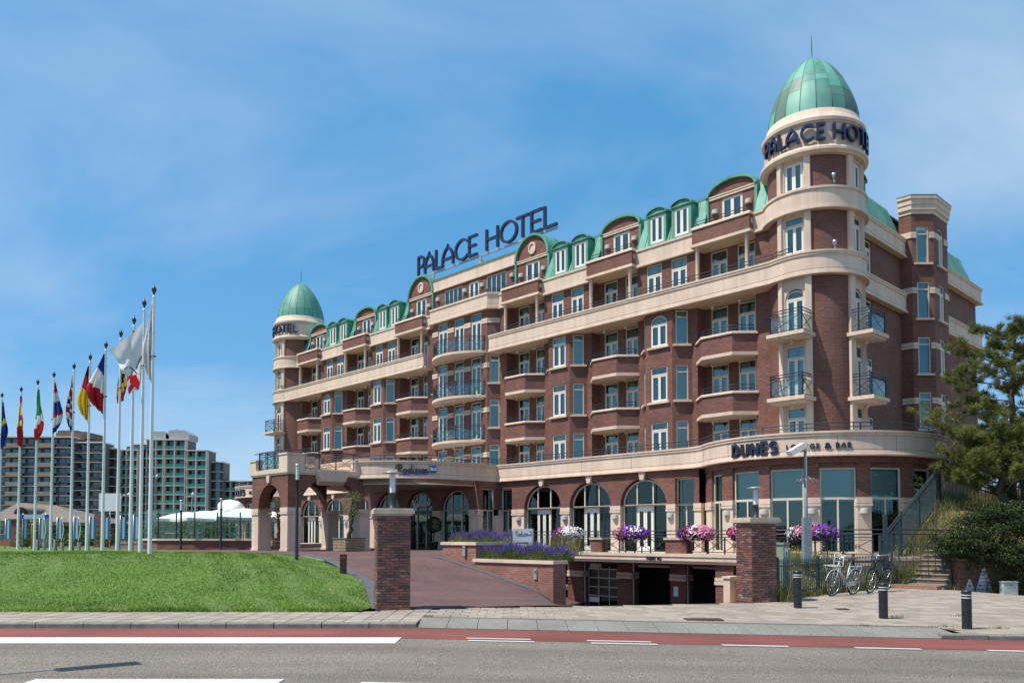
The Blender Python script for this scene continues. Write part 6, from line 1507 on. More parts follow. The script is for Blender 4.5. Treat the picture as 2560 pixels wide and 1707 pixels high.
# ---------------------------------------------------------------- pine trees
def pine(X, Y, z, H, lean, seed, lab, spread, lowest, ntuft, side=(0, 0)):
    t = thing('pine_tree', lab, 'tree', (X, Y, z), 0, 'pines on the dune'); r = random.Random(seed); g = np.random.default_rng(seed)
    tr = MB(); path = [(lean[0] * (k / 8) ** 1.3 * H + .10 * math.sin(k * 1.7 + seed), lean[1] * (k / 8) * H + .08 * math.cos(k * 2.1), H * k / 8) for k in range(9)]; tr.tube(path, [.19 * (1 - .85 * k / 8) + .015 for k in range(9)], 8); tr.build('trunk', BARK, t)
    lm = MB(); tips = []
    nb = int(14 + H * 2.2)
    for k in range(nb):
        s = lowest + (1 - lowest) * (k + r.random() * .6) / nb; i = min(7, int(s * 8)); p0 = Vector(path[i]).lerp(Vector(path[i+1]), s * 8 - i); a = k * 2.4 + r.uniform(-.5, .5); ln = spread * (1.1 - .75 * s) * r.uniform(.65, 1.25)
        d = Vector((math.cos(a) + side[0], math.sin(a) + side[1], 0)); 
        if d.length < .3: d = Vector((math.cos(a), math.sin(a), 0))
        d.normalize(); pts = [p0]; q = p0.copy(); up = r.uniform(-.05, .35)
        for j in range(5): q = q + (d + Vector((r.uniform(-.25, .25), r.uniform(-.25, .25), up + .12 * j + r.uniform(-.15, .15)))) * ln / 5; pts.append(q.copy())
        lm.tube(pts, [.045 * (1 - s * .5), .04 * (1 - s * .5), .03, .022, .015, .008], 5)
        for j in range(2, 6):
            for m_ in range(4 if j > 2 else 2):
                b = pts[j] + Vector((r.uniform(-1, 1), r.uniform(-1, 1), r.uniform(-.15, .6))) * ln * .17; lm.tube([pts[j], pts[j].lerp(b, .5) + Vector((0, 0, -.02)), b], [.012, .009, .005], 4); tips.append(b)
                for e in range(2): tips.append(b + Vector((r.gauss(0, 1), r.gauss(0, 1), r.gauss(0, .7))) * .16)
    lm.build('limbs', BARK, t)
    for k in range(14): tips.append(Vector(path[-1]) + Vector((r.gauss(0, .25), r.gauss(0, .25), r.uniform(-.5, .25))))
    tips = tips[:ntuft] if len(tips) > ntuft else tips
    cs_ = np.array([tuple(q) for q in tips]); K = 74; d = g.normal(size=(len(cs_), K, 3)); d[..., 2] += .55; d /= np.linalg.norm(d, axis=2)[..., None]
    base = cs_[:, None, :] + g.normal(size=(len(cs_), K, 3)) * .045; ln = g.uniform(.12, .23, (len(cs_), K, 1)); tip = base + d * ln; s = np.cross(d, g.normal(size=d.shape)); s /= np.linalg.norm(s, axis=2)[..., None]; s *= .0085
    V = np.stack([base - s, base + s, tip], 2).reshape(-1, 3); inst('crown', fast_mesh('crown', V, np.arange(len(V)).reshape(-1, 3), PINE), t)
    return t
pine(20.3, 33.0, zdune(20.3, 33.0) - .1, 7.4, (.02, 0), 3, 'tall open pine tree at the right edge beside the hotel wing', 3.4, .22, 1500, (-.25, -.1))
pine(19.3, 32.0, zdune(19.3, 32.0) - .1, 3.2, (-.05, 0), 12, 'low spreading pine in front of the side wing behind the hedge', 2.6, .25, 900, (-.3, -.1))
pine(22.5, 36.0, zdune(22.5, 36.0) - .1, 4.0, (-.03, 0), 17, 'bushy small pine on the dune behind the tall pine', 2.6, .15, 700)
# ---------------------------------------------------------------- lavender beds
LSTEM = two_tone('lavender_stem', (.075, .12, .03), (.22, .27, .10), 2.5, .7, .2); LFLOW = two_tone('lavender_flower', (.085, .06, .20), (.22, .16, .38), 3, .7, .15)
def lavender(x0, x1, y0, y1, z, h, n, lab, seed):
    t = thing('lavender', lab, 'lavender', W((x0 + x1) / 2, (y0 + y1) / 2, z), HR, 'lavender beds'); g = np.random.default_rng(seed); cx, cy = (x0 + x1) / 2, (y0 + y1) / 2
    p = np.stack([g.uniform(x0 - cx, x1 - cx, n), g.uniform(y0 - cy, y1 - cy, n), np.zeros(n)], 1); clump = .75 + .35 * np.sin(p[:, 0] * 4.3 + seed) * np.cos(p[:, 1] * 3.7)
    edge = np.minimum(1, np.minimum(p[:, 0] - (x0 - cx), (x1 - cx) - p[:, 0]) / .5) * .35 + .65
    hh = h * clump * edge * g.uniform(.75, 1.12, n); az = g.uniform(0, 2*np.pi, n); ln = g.uniform(0, .35, n) * hh; ox = np.sign(p[:, 1]) ; lean = np.stack([np.cos(az) * ln + .14 * p[:, 0] / max(.1, (x1 - x0) / 2) * 0, np.sin(az) * ln + .22 * hh * p[:, 1] / ((y1 - y0) / 2), hh], 1); tip = p + lean
    s = np.stack([np.cos(az + 1.5), np.sin(az + 1.5), np.zeros(n)], 1) * .011; V = np.stack([p - s, p + s, tip], 1).reshape(-1, 3); inst('stems', fast_mesh('stems', V, np.arange(3 * n).reshape(-1, 3), LSTEM), t)
    m = int(n * .62); d = lean[:m] / np.linalg.norm(lean[:m], axis=1)[:, None]; a = tip[:m] - d * .05; b = tip[:m] + d * g.uniform(.07, .13, m)[:, None]; s = np.stack([np.cos(az[:m]), np.sin(az[:m]), np.zeros(m)], 1) * .012; mid = (a + b) / 2
    V = np.stack([a, mid + s, b, mid - s], 1).reshape(-1, 3); inst('flower_spikes', fast_mesh('flower_spikes', V, np.arange(4 * m).reshape(-1, 4), LFLOW), t)
    q = np.stack([g.uniform(x0 - cx, x1 - cx, n // 2), g.uniform(y0 - cy, y1 - cy, n // 2), g.uniform(.02, h * .55, n // 2)], 1); leaf_obj('leaves', q, .075, LSTEM, g, t, .2, .3)
lavender(15.75, 17.65, -13.75, -10.8, 1.5, .52, 5200, 'lavender mound in the higher planter beside the driveway', 2); lavender(17.85, 22.05, -13.85, -12.6, .84, .62, 8200, 'long lavender mound in the lower planter round the name board', 5)
p_ = W(18.6, -9.6, .95); gch = thing('ornamental_grass', 'pale feathery grass clump between the lavender beds', 'grass', p_); g = np.random.default_rng(3); n = 1100; q = np.stack([g.normal(0, .4, n), g.normal(0, .4, n), np.zeros(n)], 1); V, F = blades(q, g.uniform(.5, 1.2, n), .6, .014, g); inst('blades', fast_mesh('blades', V, F, [DGREEN, STRAW], (g.random(n) < .6).astype(int)), gch)
# ---------------------------------------------------------------- flower boxes on the terrace rail
PET = {'white': mat('petal_white', (.78, .74, .76), .6), 'magenta': mat('petal_magenta', (.50, .03, .22), .6), 'purple': mat('petal_purple', (.22, .035, .42), .6), 'pink': mat('petal_pink', (.66, .22, .38), .6)}
def flower_box(xc, w_, mixw_, lab, seed):
    t = thing('flower_box', lab, 'flower box', W(xc, -5.95, 1.72), HR, 'petunia boxes on the terrace rail'); g = np.random.default_rng(seed)
    mb = MB(); mb.add([(-w_*.36, -.16, -.08), (w_*.36, -.16, -.08), (w_*.36, .12, -.08), (-w_*.36, .12, -.08), (-w_*.42, -.2, .16), (w_*.42, -.2, .16), (w_*.42, .15, .16), (-w_*.42, .15, .16)], [(0,3,2,1), (0,1,5,4), (1,2,6,5), (2,3,7,6), (3,0,4,7)]); mb.build('box', BLACK, t)
    for x in (-.25 * w_, .25 * w_): mb = MB(); mb.box(x - .02, x + .02, .1, .16, -.66, -.05); mb.build('bracket', STEEL, t)
    n = 1500; u = g.normal(size=(n, 3)); u /= np.linalg.norm(u, axis=1)[:, None]; rr_ = g.uniform(.5, 1, n) ** .5; C_ = u * rr_[:, None] * np.array([w_ * .52, .36, .33]) + np.array([0, -.05, .22]); leaf_obj('leaves', C_ * np.array([.96, .9, .92]) + np.array([0, 0, .0]), .07, BUSH, g, t, .3, .6)
    # five-lobed blossoms as shallow trumpets
    cols = list(mixw_); V, F, MI = [], [], []; m = 330
    u = g.normal(size=(m, 3)); u[:, 1] -= .5; u[:, 2] += .35; u /= np.linalg.norm(u, axis=1)[:, None]
    for k in range(m):
        c = u[k] * np.array([w_ * .55, .4, .37]) + np.array([0, -.05, .22]); nr = u[k] + g.normal(size=3) * .25; nr /= np.linalg.norm(nr); a = np.cross(nr, [0.3, .2, 1]); a /= np.linalg.norm(a); b = np.cross(nr, a); R_ = g.uniform(.038, .058); i0 = len(V); V.append(c - nr * .02)
        for q in range(10): ang = q * 2 * np.pi / 10; rr2 = R_ * (1 if q % 2 == 0 else .8); V.append(c + (a * np.cos(ang) + b * np.sin(ang)) * rr2 + nr * .004)
        xx = c[0] / (w_ * .5); pz = mixw_[min(len(cols) - 1, max(0, int((xx + 1) / 2 * len(cols) + g.normal(0, .45))))]
        for q in range(10): F.append((i0, i0 + 1 + q, i0 + 1 + (q + 1) % 10)); MI.append(list(PET).index(pz))
    inst('blossoms', fast_mesh('blossoms', np.array(V), np.array(F), list(PET.values()), MI), t)
flower_box(15.75, 2.0, ('purple', 'magenta', 'white', 'white', 'white'), 'flower box of mostly white petunias nearest the name board', 1); flower_box(19.65, 1.9, ('pink', 'magenta', 'purple', 'white', 'purple'), 'flower box of red and purple petunias over the garage doors', 2)
flower_box(23.2, 1.75, ('purple', 'magenta', 'white', 'pink', 'pink'), 'flower box of purple and pink petunias left of the right gate pillar', 3); flower_box(25.45, 1.4, ('magenta', 'pink', 'purple'), 'flower box of magenta petunias half hidden by the right gate pillar', 4); flower_box(28.4, 2.0, ('white', 'pink', 'magenta', 'purple', 'purple'), 'flower box of purple petunias behind the camera pole', 6)
# ---------------------------------------------------------------- potted olives and bay tree by the entrance
WOODP = mat('planter_wood', (.26, .19, .13), .85, var=.25, vscale=6)
def olive(X, Y, z, h, lab, seed, lean, box=True):
    t = thing('olive_tree', lab, 'tree', (X, Y, z), HR, 'olive trees at the entrance'); g = np.random.default_rng(seed); r = random.Random(seed)
    if box:
        for k in range(4): mb = MB(); mb.box(-.62, .62, -.62, .62, .02 + k * .17, .17 + k * .17); mb.build('plank_ring', WOODP, t)
        mb = MB(); mb.box(-.66, .66, -.66, .66, .69, .75); mb.build('rim', mat('rim_grey', (.16, .14, .12), .9), t)
    tr = MB(); b = .7 if box else 0; path = [(lean * k / 6 * h * .5 + .06 * math.sin(k * 2 + seed), .04 * math.cos(k * 3), b + h * .55 * k / 6) for k in range(7)]; tr.tube(path, [.13, .115, .12, .10, .09, .08, .06], 7)
    for k in range(6): a = k * 1.05; tr.tube([path[-2 if k % 2 else -1], (path[-1][0] + .35 * math.cos(a), .35 * math.sin(a), path[-1][2] + .45)], [.045, .012], 5)
    tr.build('trunk', BARK, t)
    c = np.array([path[-1][0], 0, path[-1][2] + .35 * h * .5]); n = 1700; bl = g.normal(size=(14, 3)) * np.array([.42, .42, .36]); q = bl[g.integers(0, 14, n)] + g.normal(size=(n, 3)) * .15; leaf_obj('crown', q + c, .085, OLIVE, g, t, 0, .35)
olive(-8.9, 44.6, 1.0, 2.5, 'potted olive tree leaning in a wooden box right of the portico', 4, .3); olive(-14.6, 51.2, 1.0, 2.6, 'potted olive with a thick trunk seen through the left portico arch', 9, -.1)
p_ = W(3.3, -4.6, 1.0); bt_ = thing('bay_tree', 'dark clipped bay tree in a pot beside the entrance door', 'tree', p_); mb = MB(); mb.lathe([(.22, 0), (.28, .45), (.3, .5), (.26, .5), (.25, .42), (.001, .42)], (0, 0, 0), 14); mb.build('pot', BLACK, bt_); mb = MB(); mb.tube([(0, 0, .4), (0, 0, 1.1)], .04, 6); mb.build('trunk', BARK, bt_)
g = np.random.default_rng(12); u = g.normal(size=(1600, 3)); u /= np.linalg.norm(u, axis=1)[:, None]; leaf_obj('crown', u * (g.uniform(.5, 1, 1600) ** .4)[:, None] * .52 + np.array([0, 0, 1.55]), .09, JUNI, g, bt_, 0, .5)
# ================================================================ left side: flags, terrace, far buildings
PITCH = rad(2.15); PYC = 1341 - 2040 * math.tan(PITCH)
def at(u, v, Y):
    """scene point on the sight line of photo position (u, v) at distance Y (used to read off real positions)"""
    x = (u - 1280) / 2040; y = -(v - PYC) / 2040; d = (x, math.cos(PITCH) - math.sin(PITCH) * y, math.sin(PITCH) + math.cos(PITCH) * y); t = Y / d[1]
    return Vector((t * d[0], Y, EH + t * d[2]))
# ---------------------------------------------------------------- flagpoles
POLE = mat('pole_white', (.80, .80, .82), .35, var=.03)
pm = MB(); pm.lathe([(.075, 0), (.072, 1.5), (.055, 6), (.042, 9.7), (.05, 9.72), (.05, 9.78), (.001, 9.8)], (0, 0, 0), 14)
fm = MB(); fm.lathe([(.02, 9.78), (.03, 9.86), (.085, 9.98), (.09, 10.03), (.06, 10.1), (.02, 10.15), (.001, 10.25)], (0, 0, 0), 12)
cm = MB(); cm.box(-.09, .06, -.03, .03, 1.55, 1.7); cm.tube([(.0, -.06, 1.6), (.0, -.062, 5), (0, -.052, 9.6)], .006, 4)
mePo, meFi, meCl = pm.mesh('shaft', POLE), fm.mesh('finial', mat('finial_dark', (.05, .055, .05), .4, metal=.5)), cm.mesh('cleat', GREYM)
NAMES = ['white hotel banner nearest the portico', 'large white flag', 'red and white striped flag', 'black yellow and red flag', 'blue white and red upright striped flag', 'black red and gold flag', 'red white and blue crossed flag', 'red white and blue flat striped flag', 'green white and red flag', 'red and yellow flag', 'blue and yellow flag at the left edge']
def flag_mat(name, expr):
    """expr: list of (axis, stops) over flag UV: axis 'u' along the fly, 'v' down the hoist"""
    m = bpy.data.materials.new(name); m.use_nodes = True; t = m.node_tree; b = t.nodes['Principled BSDF']; uv = t.nodes.new('ShaderNodeUVMap'); sp = t.nodes.new('ShaderNodeSeparateXYZ'); t.links.new(uv.outputs[0], sp.inputs[0])
    ax, stops = expr; r = t.nodes.new('ShaderNodeValToRGB'); r.color_ramp.interpolation = 'CONSTANT'; e = r.color_ramp.elements
    while len(e) < len(stops): e.new(.5)
    for q, (p, c) in zip(e, stops): q.position = p; q.color = (*c, 1)
    t.links.new(sp.outputs[0 if ax == 'u' else 1], r.inputs[0]); t.links.new(r.outputs[0], b.inputs['Base Color']); b.inputs['Roughness'].default_value = .7
    tr = t.nodes.new('ShaderNodeBsdfTranslucent'); t.links.new(r.outputs[0], tr.inputs[0]); ms = t.nodes.new('ShaderNodeMixShader'); ms.inputs[0].default_value = .35; t.links.new(b.outputs[0], ms.inputs[1]); t.links.new(tr.outputs[0], ms.inputs[2]); t.links.new(ms.outputs[0], t.nodes['Material Output'].inputs[0])
    return m
Wh, Re, Bl, Ye, Bk, Gn, Nv, Go = (.74, .74, .78), (.46, .012, .03), (.012, .04, .26), (.75, .52, .02), (.012, .012, .014), (.0, .22, .06), (.01, .02, .12), (.75, .46, .01)
st13 = [(i / 11, Re if i % 2 == 0 else Wh) for i in range(11)]
FM = [flag_mat('flag_hotel', ('u', [(0, Wh), (.98, Wh)])), flag_mat('flag_white', ('u', [(0, Wh), (.98, Wh)])), flag_mat('flag_stripes', ('u', st13)), flag_mat('flag_be', ('u', [(0, Bk), (.16, Ye), (.45, Bk), (.62, Ye), (.78, Re)])), flag_mat('flag_fr', ('u', [(0, Bl), (.30, Wh), (.60, Re)])), flag_mat('flag_de', ('u', [(0, Bk), (.2, Re), (.44, Go)])),
      flag_mat('flag_uk', ('u', [(0, Wh), (.1, Nv), (.18, Wh), (.24, Re), (.42, Wh), (.48, Nv), (.56, Wh), (.62, Re), (.72, Wh), (.84, Nv)])), flag_mat('flag_nl', ('u', [(0, Re), (.2, Wh), (.38, Bl), (.62, Re), (.68, Wh), (.88, Bl)])), flag_mat('flag_it', ('u', [(0, Gn), (.56, Wh), (.74, Re)])), flag_mat('flag_es', ('u', [(0, Re), (.18, Ye), (.46, Re), (.60, Ye), (.72, Re)])), flag_mat('flag_se', ('u', [(0, Bl), (.38, Ye), (.5, Bl)]))]
# length hanging down, greatest width, side it hangs to (x, y), number of folds, slant of the colour bands
FS = [(2.9, .34, (-1, .1), 2, .1), None, (2.6, 1.05, (.5, -.8), 1, .8), (2.6, .55, (-.2, .9), 2, .4), (2.8, .72, (-.8, -.6), 2, .25), (2.8, .50, (-1, .1), 2, .15), (2.9, .42, (-1, .1), 2, .3), (2.8, .42, (1, .1), 2, .05), (2.9, .62, (.7, -.5), 2, .15), (3.0, .62, (.4, -.7), 2, .25), (2.9, .35, (.9, 0), 2, .1)]
def flag(i, X, Y, z, col):
    t = thing('flag', 'limp ' + NAMES[i] + ' hanging from its pole', 'flag', (X, Y, z + 9.55), 0, 'flags on the row of poles'); NU, NV = 30, 20; r = random.Random(40 + i); V = []; UV = []; ph = r.uniform(0, 6)
    if i == 1:   # the one flag lifted by the breeze
        d = Vector((-1, -.15, 0)).normalized(); sd = Vector((-d.y, d.x, 0)); A, B, Cc, Dd = (0, -.35), (0, -2.35), (.55, -2.5), (1.22, -1.45)
        for a in range(NU + 1):
            u = a / NU
            for b in range(NV + 1):
                v = b / NV; x = (1-u)*(1-v)*A[0] + (1-u)*v*B[0] + u*v*Cc[0] + u*(1-v)*Dd[0]; zz = (1-u)*(1-v)*A[1] + (1-u)*v*B[1] + u*v*Cc[1] + u*(1-v)*Dd[1] - .10 * math.sin(PI * u) * (1 - v)
                off = .13 * u * math.sin(5.0 * v + 3.2 * u + .6) + .06 * math.sin(9 * v - 6 * u) * (.3 + u) + .03 * math.sin(16 * u + 7 * v); V.append(Vector((0, 0, zz)) + d * (.05 + x) + sd * off); UV.append((u, v))
    else:
        T, wm_, fd, nf, sl_ = FS[i]; d = Vector((fd[0], fd[1], 0)).normalized(); sd = Vector((-d.y, d.x, 0))
        for a in range(NU + 1):
            s = a / NU; wdt = wm_ * (.10 + .90 * min(1, s / .62) ** 1.1) * (1 - .45 * max(0, (s - .72) / .28) ** 1.5)
            for b in range(NV + 1):
                q = b / NV; fold = math.sin(q * nf * 2 * PI + ph + s * 1.2)
                x = .05 + wdt * (q + .10 * math.sin(q * nf * 4 * PI + ph)); yy = fold * (.05 + .20 * wdt) * (.4 + .6 * s) + .03 * math.sin(s * 9 + q * 5 + ph); zz = -T * s * (1 - .14 * (q - .3) * s) + .03 * math.sin(q * 11 + s * 5)
                V.append(d * x + sd * yy + Vector((0, 0, zz))); UV.append((max(0.001, min(.999, s + sl_ * (q - .5) * .5)), q))
    mb = MB(); mb.add(V, [(a * (NV + 1) + b, a * (NV + 1) + b + 1, (a + 1) * (NV + 1) + b + 1, (a + 1) * (NV + 1) + b) for a in range(NU) for b in range(NV)], 0, True)
    me = mb.mesh('cloth', FM[i]); uvl = me.uv_layers.new(name='UVMap'); vi = np.zeros(len(me.loops), np.int32); me.loops.foreach_get('vertex_index', vi); uvl.data.foreach_set('uv', np.array(UV, np.float32)[vi].ravel()); inst('cloth', me, t)
    if i < 2:   # dark print on the two hotel flags: strips of the cloth grid lifted a few millimetres
        def onf(u, v, off):
            fu, fv = u * NU, v * NV; a, b = min(NU - 1, int(fu)), min(NV - 1, int(fv)); return V[a*(NV+1)+b].lerp(V[(a+1)*(NV+1)+b], fu - a).lerp(V[a*(NV+1)+b+1].lerp(V[(a+1)*(NV+1)+b+1], fu - a), fv - b) + sd * off
        mb = MB(); runs = (((.02, .62), (.35, .80), .05), ((.30, .98), (.62, .72), .05), ((.55, .86), (.72, .97), .04), ((.70, .70), (.86, .78), .03)) if i == 1 else (((.55, .15), (.72, .15), .5), ((.22, .3), (.40, .3), .3))
        for off in (-.014, .014):
            for (u0, v0), (u1, v1), wv_ in runs:
                n = 12
                for k in range(n):
                    a0, a1 = k / n, (k + (1 if i == 1 else .72)) / n; q4 = [onf(min(1, u0 + (u1 - u0) * s), min(1, v0 + (v1 - v0) * s + w2), off) for s, w2 in ((a0, 0), (a1, 0), (a1, wv_), (a0, wv_))]; mb.quad(*q4)
        mb.build('print', NAVY, t)
    rg = MB(); rg.tube([(.09 * math.cos(k * PI / 5), .09 * math.sin(k * PI / 5), -2.05 + .03 * math.cos(k * PI / 5)) for k in range(10)], .018, 5, closed=True); rg.build('ring', BLACK, t)
POLES = [(345, 1268, 645), (323, 1262, 677), (300, 1260, 718), (270, 1259, 750), (236, 1259, 777), (200, 1258, 806), (163, 1258, 828), (117, 1258, 848), (80, 1258, 866), (42, 1258, 883), (-2, 1258, 897)]
for i, (ub, vb, vt) in enumerate(POLES):
    u = ub * 1.0884; k = i; Y = 30.0 * 623 / ((vb - vt)); X = (u - 1280) / 2040 * Y; z = zlawn(X, Y) - .05
    sc = ((1341 - vt * 1.0884) / 2040 * Y + (EH - z)) / 10.25
    t = thing('flagpole', 'white flagpole carrying the ' + NAMES[i], 'flagpole', (X, Y, z), 0, 'row of white flagpoles'); t.scale = (1, 1, sc); inst('shaft', mePo, t); inst('finial', meFi, t); inst('cleat', meCl, t)
    flag(i, X, Y, z + (sc - 1) * 9.7, None)
# ---------------------------------------------------------------- restaurant terrace beside the portico
rt = thing('restaurant_terrace', 'low curved brick terrace wall with cream cap and glass screens', 'terrace')
path = [(-23.6, 52.2), (-22.0, 50.6), (-19.5, 50.0), (-15.3, 50.0)]
mb = MB()
for a, b in zip(path, path[1:]): wall(mb, a, b, .7, 1.56)
mb.build('brick_wall', BRICK, rt); mb = MB(); mb.sweep(path, [(-.4, 1.56), (.08, 1.56), (.08, 1.68), (-.4, 1.68)]); mb.build('cap', STONE, rt)
mb = MB(); mb.prism([(-23.6, 52.2), (-22, 50.6), (-19.5, 50.05), (-15, 50.05), (-14, 66), (-24, 66)], .9, 1.3); mb.build('floor', MATS['deck_tile'], rt)
gp = densify(path[1:], 1.05); gp = [path[0]] + gp
for a, b in zip(gp, gp[1:]):
    mb = MB(); mb.quad((a[0] + .03, a[1] + .15, 1.72), (b[0] - .03, b[1] + .15, 1.72), (b[0] - .03, b[1] + .15, 3.45), (a[0] + .03, a[1] + .15, 3.45)); mb.build('glass_screen', SCREEN, rt); mb = MB(); mb.box(b[0] - .03, b[0] + .03, b[1] + .12, b[1] + .18, 1.68, 3.3); mb.build('screen_post', BLACK, rt)
CANV = mat('canvas_white', (.78, .76, .74), .85)
def parasol(X, Y, zp, ze, hw, lab, rz=0.4):
    t = thing('parasol', lab, 'parasol', (X, Y, 1.3), rz, 'white terrace parasols'); mb = MB(); N = 8; R = []
    prof = [(0, zp), (.16, zp - .03), (.55, zp - .33 * (zp - ze)), (.8, zp - .62 * (zp - ze)), (1.0, ze)]
    for f, z in prof:
        for k in range(16): a = 2 * PI * k / 16; q = 1 / max(abs(math.cos(a)), abs(math.sin(a))); sag = .07 * (1 - abs(math.cos(2 * a))) if f == 1 else 0; mb_ = (f * hw * q * math.cos(a), f * hw * q * math.sin(a), z - 1.3 + sag); R.append(mb_)
    mb.add(R, [(i*16+k, i*16+(k+1)%16, (i+1)*16+(k+1)%16, (i+1)*16+k) for i in range(4) for k in range(16)]); m = len(R)
    rim = R[-16:]; mb.add(rim + [(x, y, z - .17) for x, y, z in rim], [(k, (k+1)%16, 16+(k+1)%16, 16+k) for k in range(16)]); mb.build('canopy', CANV, t)
    mb = MB(); mb.tube([(0, 0, 0), (0, 0, zp - 1.35)], .035, 8); mb.build('pole', GREYM, t); mb = MB()
    for k in range(8): a = PI * k / 4; q = 1 / max(abs(math.cos(a)), abs(math.sin(a))); mb.bar((0, 0, zp - 1.5), (.95 * hw * q * math.cos(a), .95 * hw * q * math.sin(a), ze - 1.3), .02)
    mb.build('ribs', GREYM, t)
for (u, vp, ve, Y, hw), lab in zip(((469, 1279, 1299, 56, 1.75), (515, 1276, 1298, 54, 1.8), (560, 1272, 1296, 58, 1.8), (610, 1270, 1295, 53, 1.75), (650, 1274, 1297, 57, 1.7)), ('leftmost white parasol on the restaurant terrace', 'second white parasol from the left on the restaurant terrace', 'third white parasol from the left on the restaurant terrace', 'white parasol nearest the portico arch', 'white parasol seen through the portico arch')):
    a = at(u, vp, Y); b = at(u, ve, Y); parasol(a.x, a.y, a.z, b.z, hw, lab, .3 + .1 * (u % 7))
a = at(585, 1262, 57); t = thing('parasol', 'tilted white parasol standing above the others by the curved sign', 'parasol', (a.x, a.y, 1.3), 0, 'white terrace parasols'); mb = MB(); mb.lathe([(.02, .75), (.4, .6), (.9, .2), (1.15, -.15)], (0, 0, 0), 14); o = mb.build('canopy', CANV, t); o.location = (0, 0, a.z - 1.7); o.rotation_euler = (.4, .75, 0); mb = MB(); mb.tube([(-.3, 0, 0), (-.1, 0, a.z - 1.8)], .03, 6); mb.build('pole', GREYM, t)
g = np.random.default_rng(31)
def shrub(X, Y, z, r, h, lab, m=BUSH, n=900, grp='terrace shrubs', s=.11):
    t = thing('shrub', lab, 'shrub', (X, Y, z), 0, grp); bl = g.normal(size=(9, 3)) * np.array([r * .5, r * .5, h * .2]) + np.array([0, 0, h * .55]); q = bl[g.integers(0, 9, n)] + g.normal(size=(n, 3)) * np.array([r * .28, r * .28, h * .16]); q[:, 2] = np.abs(q[:, 2]); leaf_obj('crown', q, s, m, g, t, .1, .6); mb = MB(); mb.tube([(0, 0, -.1), (.03, .02, h * .5)], .03, 5); mb.build('stem', BARK, t)
for k, (u, Y, r_, h) in enumerate(((400, 60, 1.3, 2.1), (430, 62, 1.5, 2.2), (468, 61, 1.4, 2.0), (500, 63, 1.5, 2.3), (535, 53, .75, 1.5), (560, 62, 1.4, 2.2))):
    a = at(u, 1340, Y); shrub(a.x, Y, 1.25, r_, h, ('leafy green shrub behind the leftmost terrace glass', 'broad green shrub second from left behind the terrace glass', 'green shrub third from left behind the terrace glass', 'tall green shrub in the middle behind the terrace glass', 'round light green shrub right behind the terrace glass', 'green shrub under the parasols beside the portico')[k], n=1300)
def table_set(u, Y, lab):
    a = at(u, 1345, Y); t = thing('cafe_table', lab, 'table', (a.x, Y, 1.3), 0, 'terrace tables'); mb = MB(); mb.box(-.4, .4, -.4, .4, .72, .76); mb.build('top', WHITE, t); mb = MB(); mb.box(-.04, .04, -.04, .04, 0, .72); mb.build('leg', GREYM, t)
for k, (u, Y) in enumerate(((433, 53), (494, 53.5), (565, 54))): table_set(u, Y, ('leftmost', 'middle', 'rightmost')[k] + ' small white table behind the terrace glass')
# tall black lamps
def tall_lamp(X, Y, z, h, lab):
    t = thing('lamp_post', lab, 'lamp post', (X, Y, z), 0, 'slim black lamp posts'); mb = MB(); mb.lathe([(.09, 0), (.075, .1), (.06, h * .6), (.055, h - .75), (.085, h - .72), (.09, h - .66)], (0, 0, 0), 12); mb.build('post', MATS['lamp_iron'], t); mb = MB(); mb.lathe([(.06, h - .66), (.06, h - .12)], (0, 0, 0), 12); mb.build('tube', MATS['frosted_tube'], t)
    mb = MB()
    for a in range(4): mb.box(.078 * math.cos(a*PI/2) - .006, .078 * math.cos(a*PI/2) + .006, .078 * math.sin(a*PI/2) - .006, .078 * math.sin(a*PI/2) + .006, h - .68, h - .05)
    mb.lathe([(.085, h - .1), (.085, h - .02), (.001, h)], (0, 0, 0), 12); mb.build('cage', GREYM, t)
tall_lamp(-8.75, 33.2, zlawn(-8.75, 33.2) - .02, 3.95, 'black lamp post standing at the lawn edge by the portico'); a = at(452, 1345, 49.6); tall_lamp(a.x, 49.6, .95, 3.1, 'black lamp post left of the parasols at the terrace wall'); a = at(552, 1345, 49.6); tall_lamp(a.x, 49.6, .95, 3.2, 'black lamp post at the terrace wall nearest the portico')
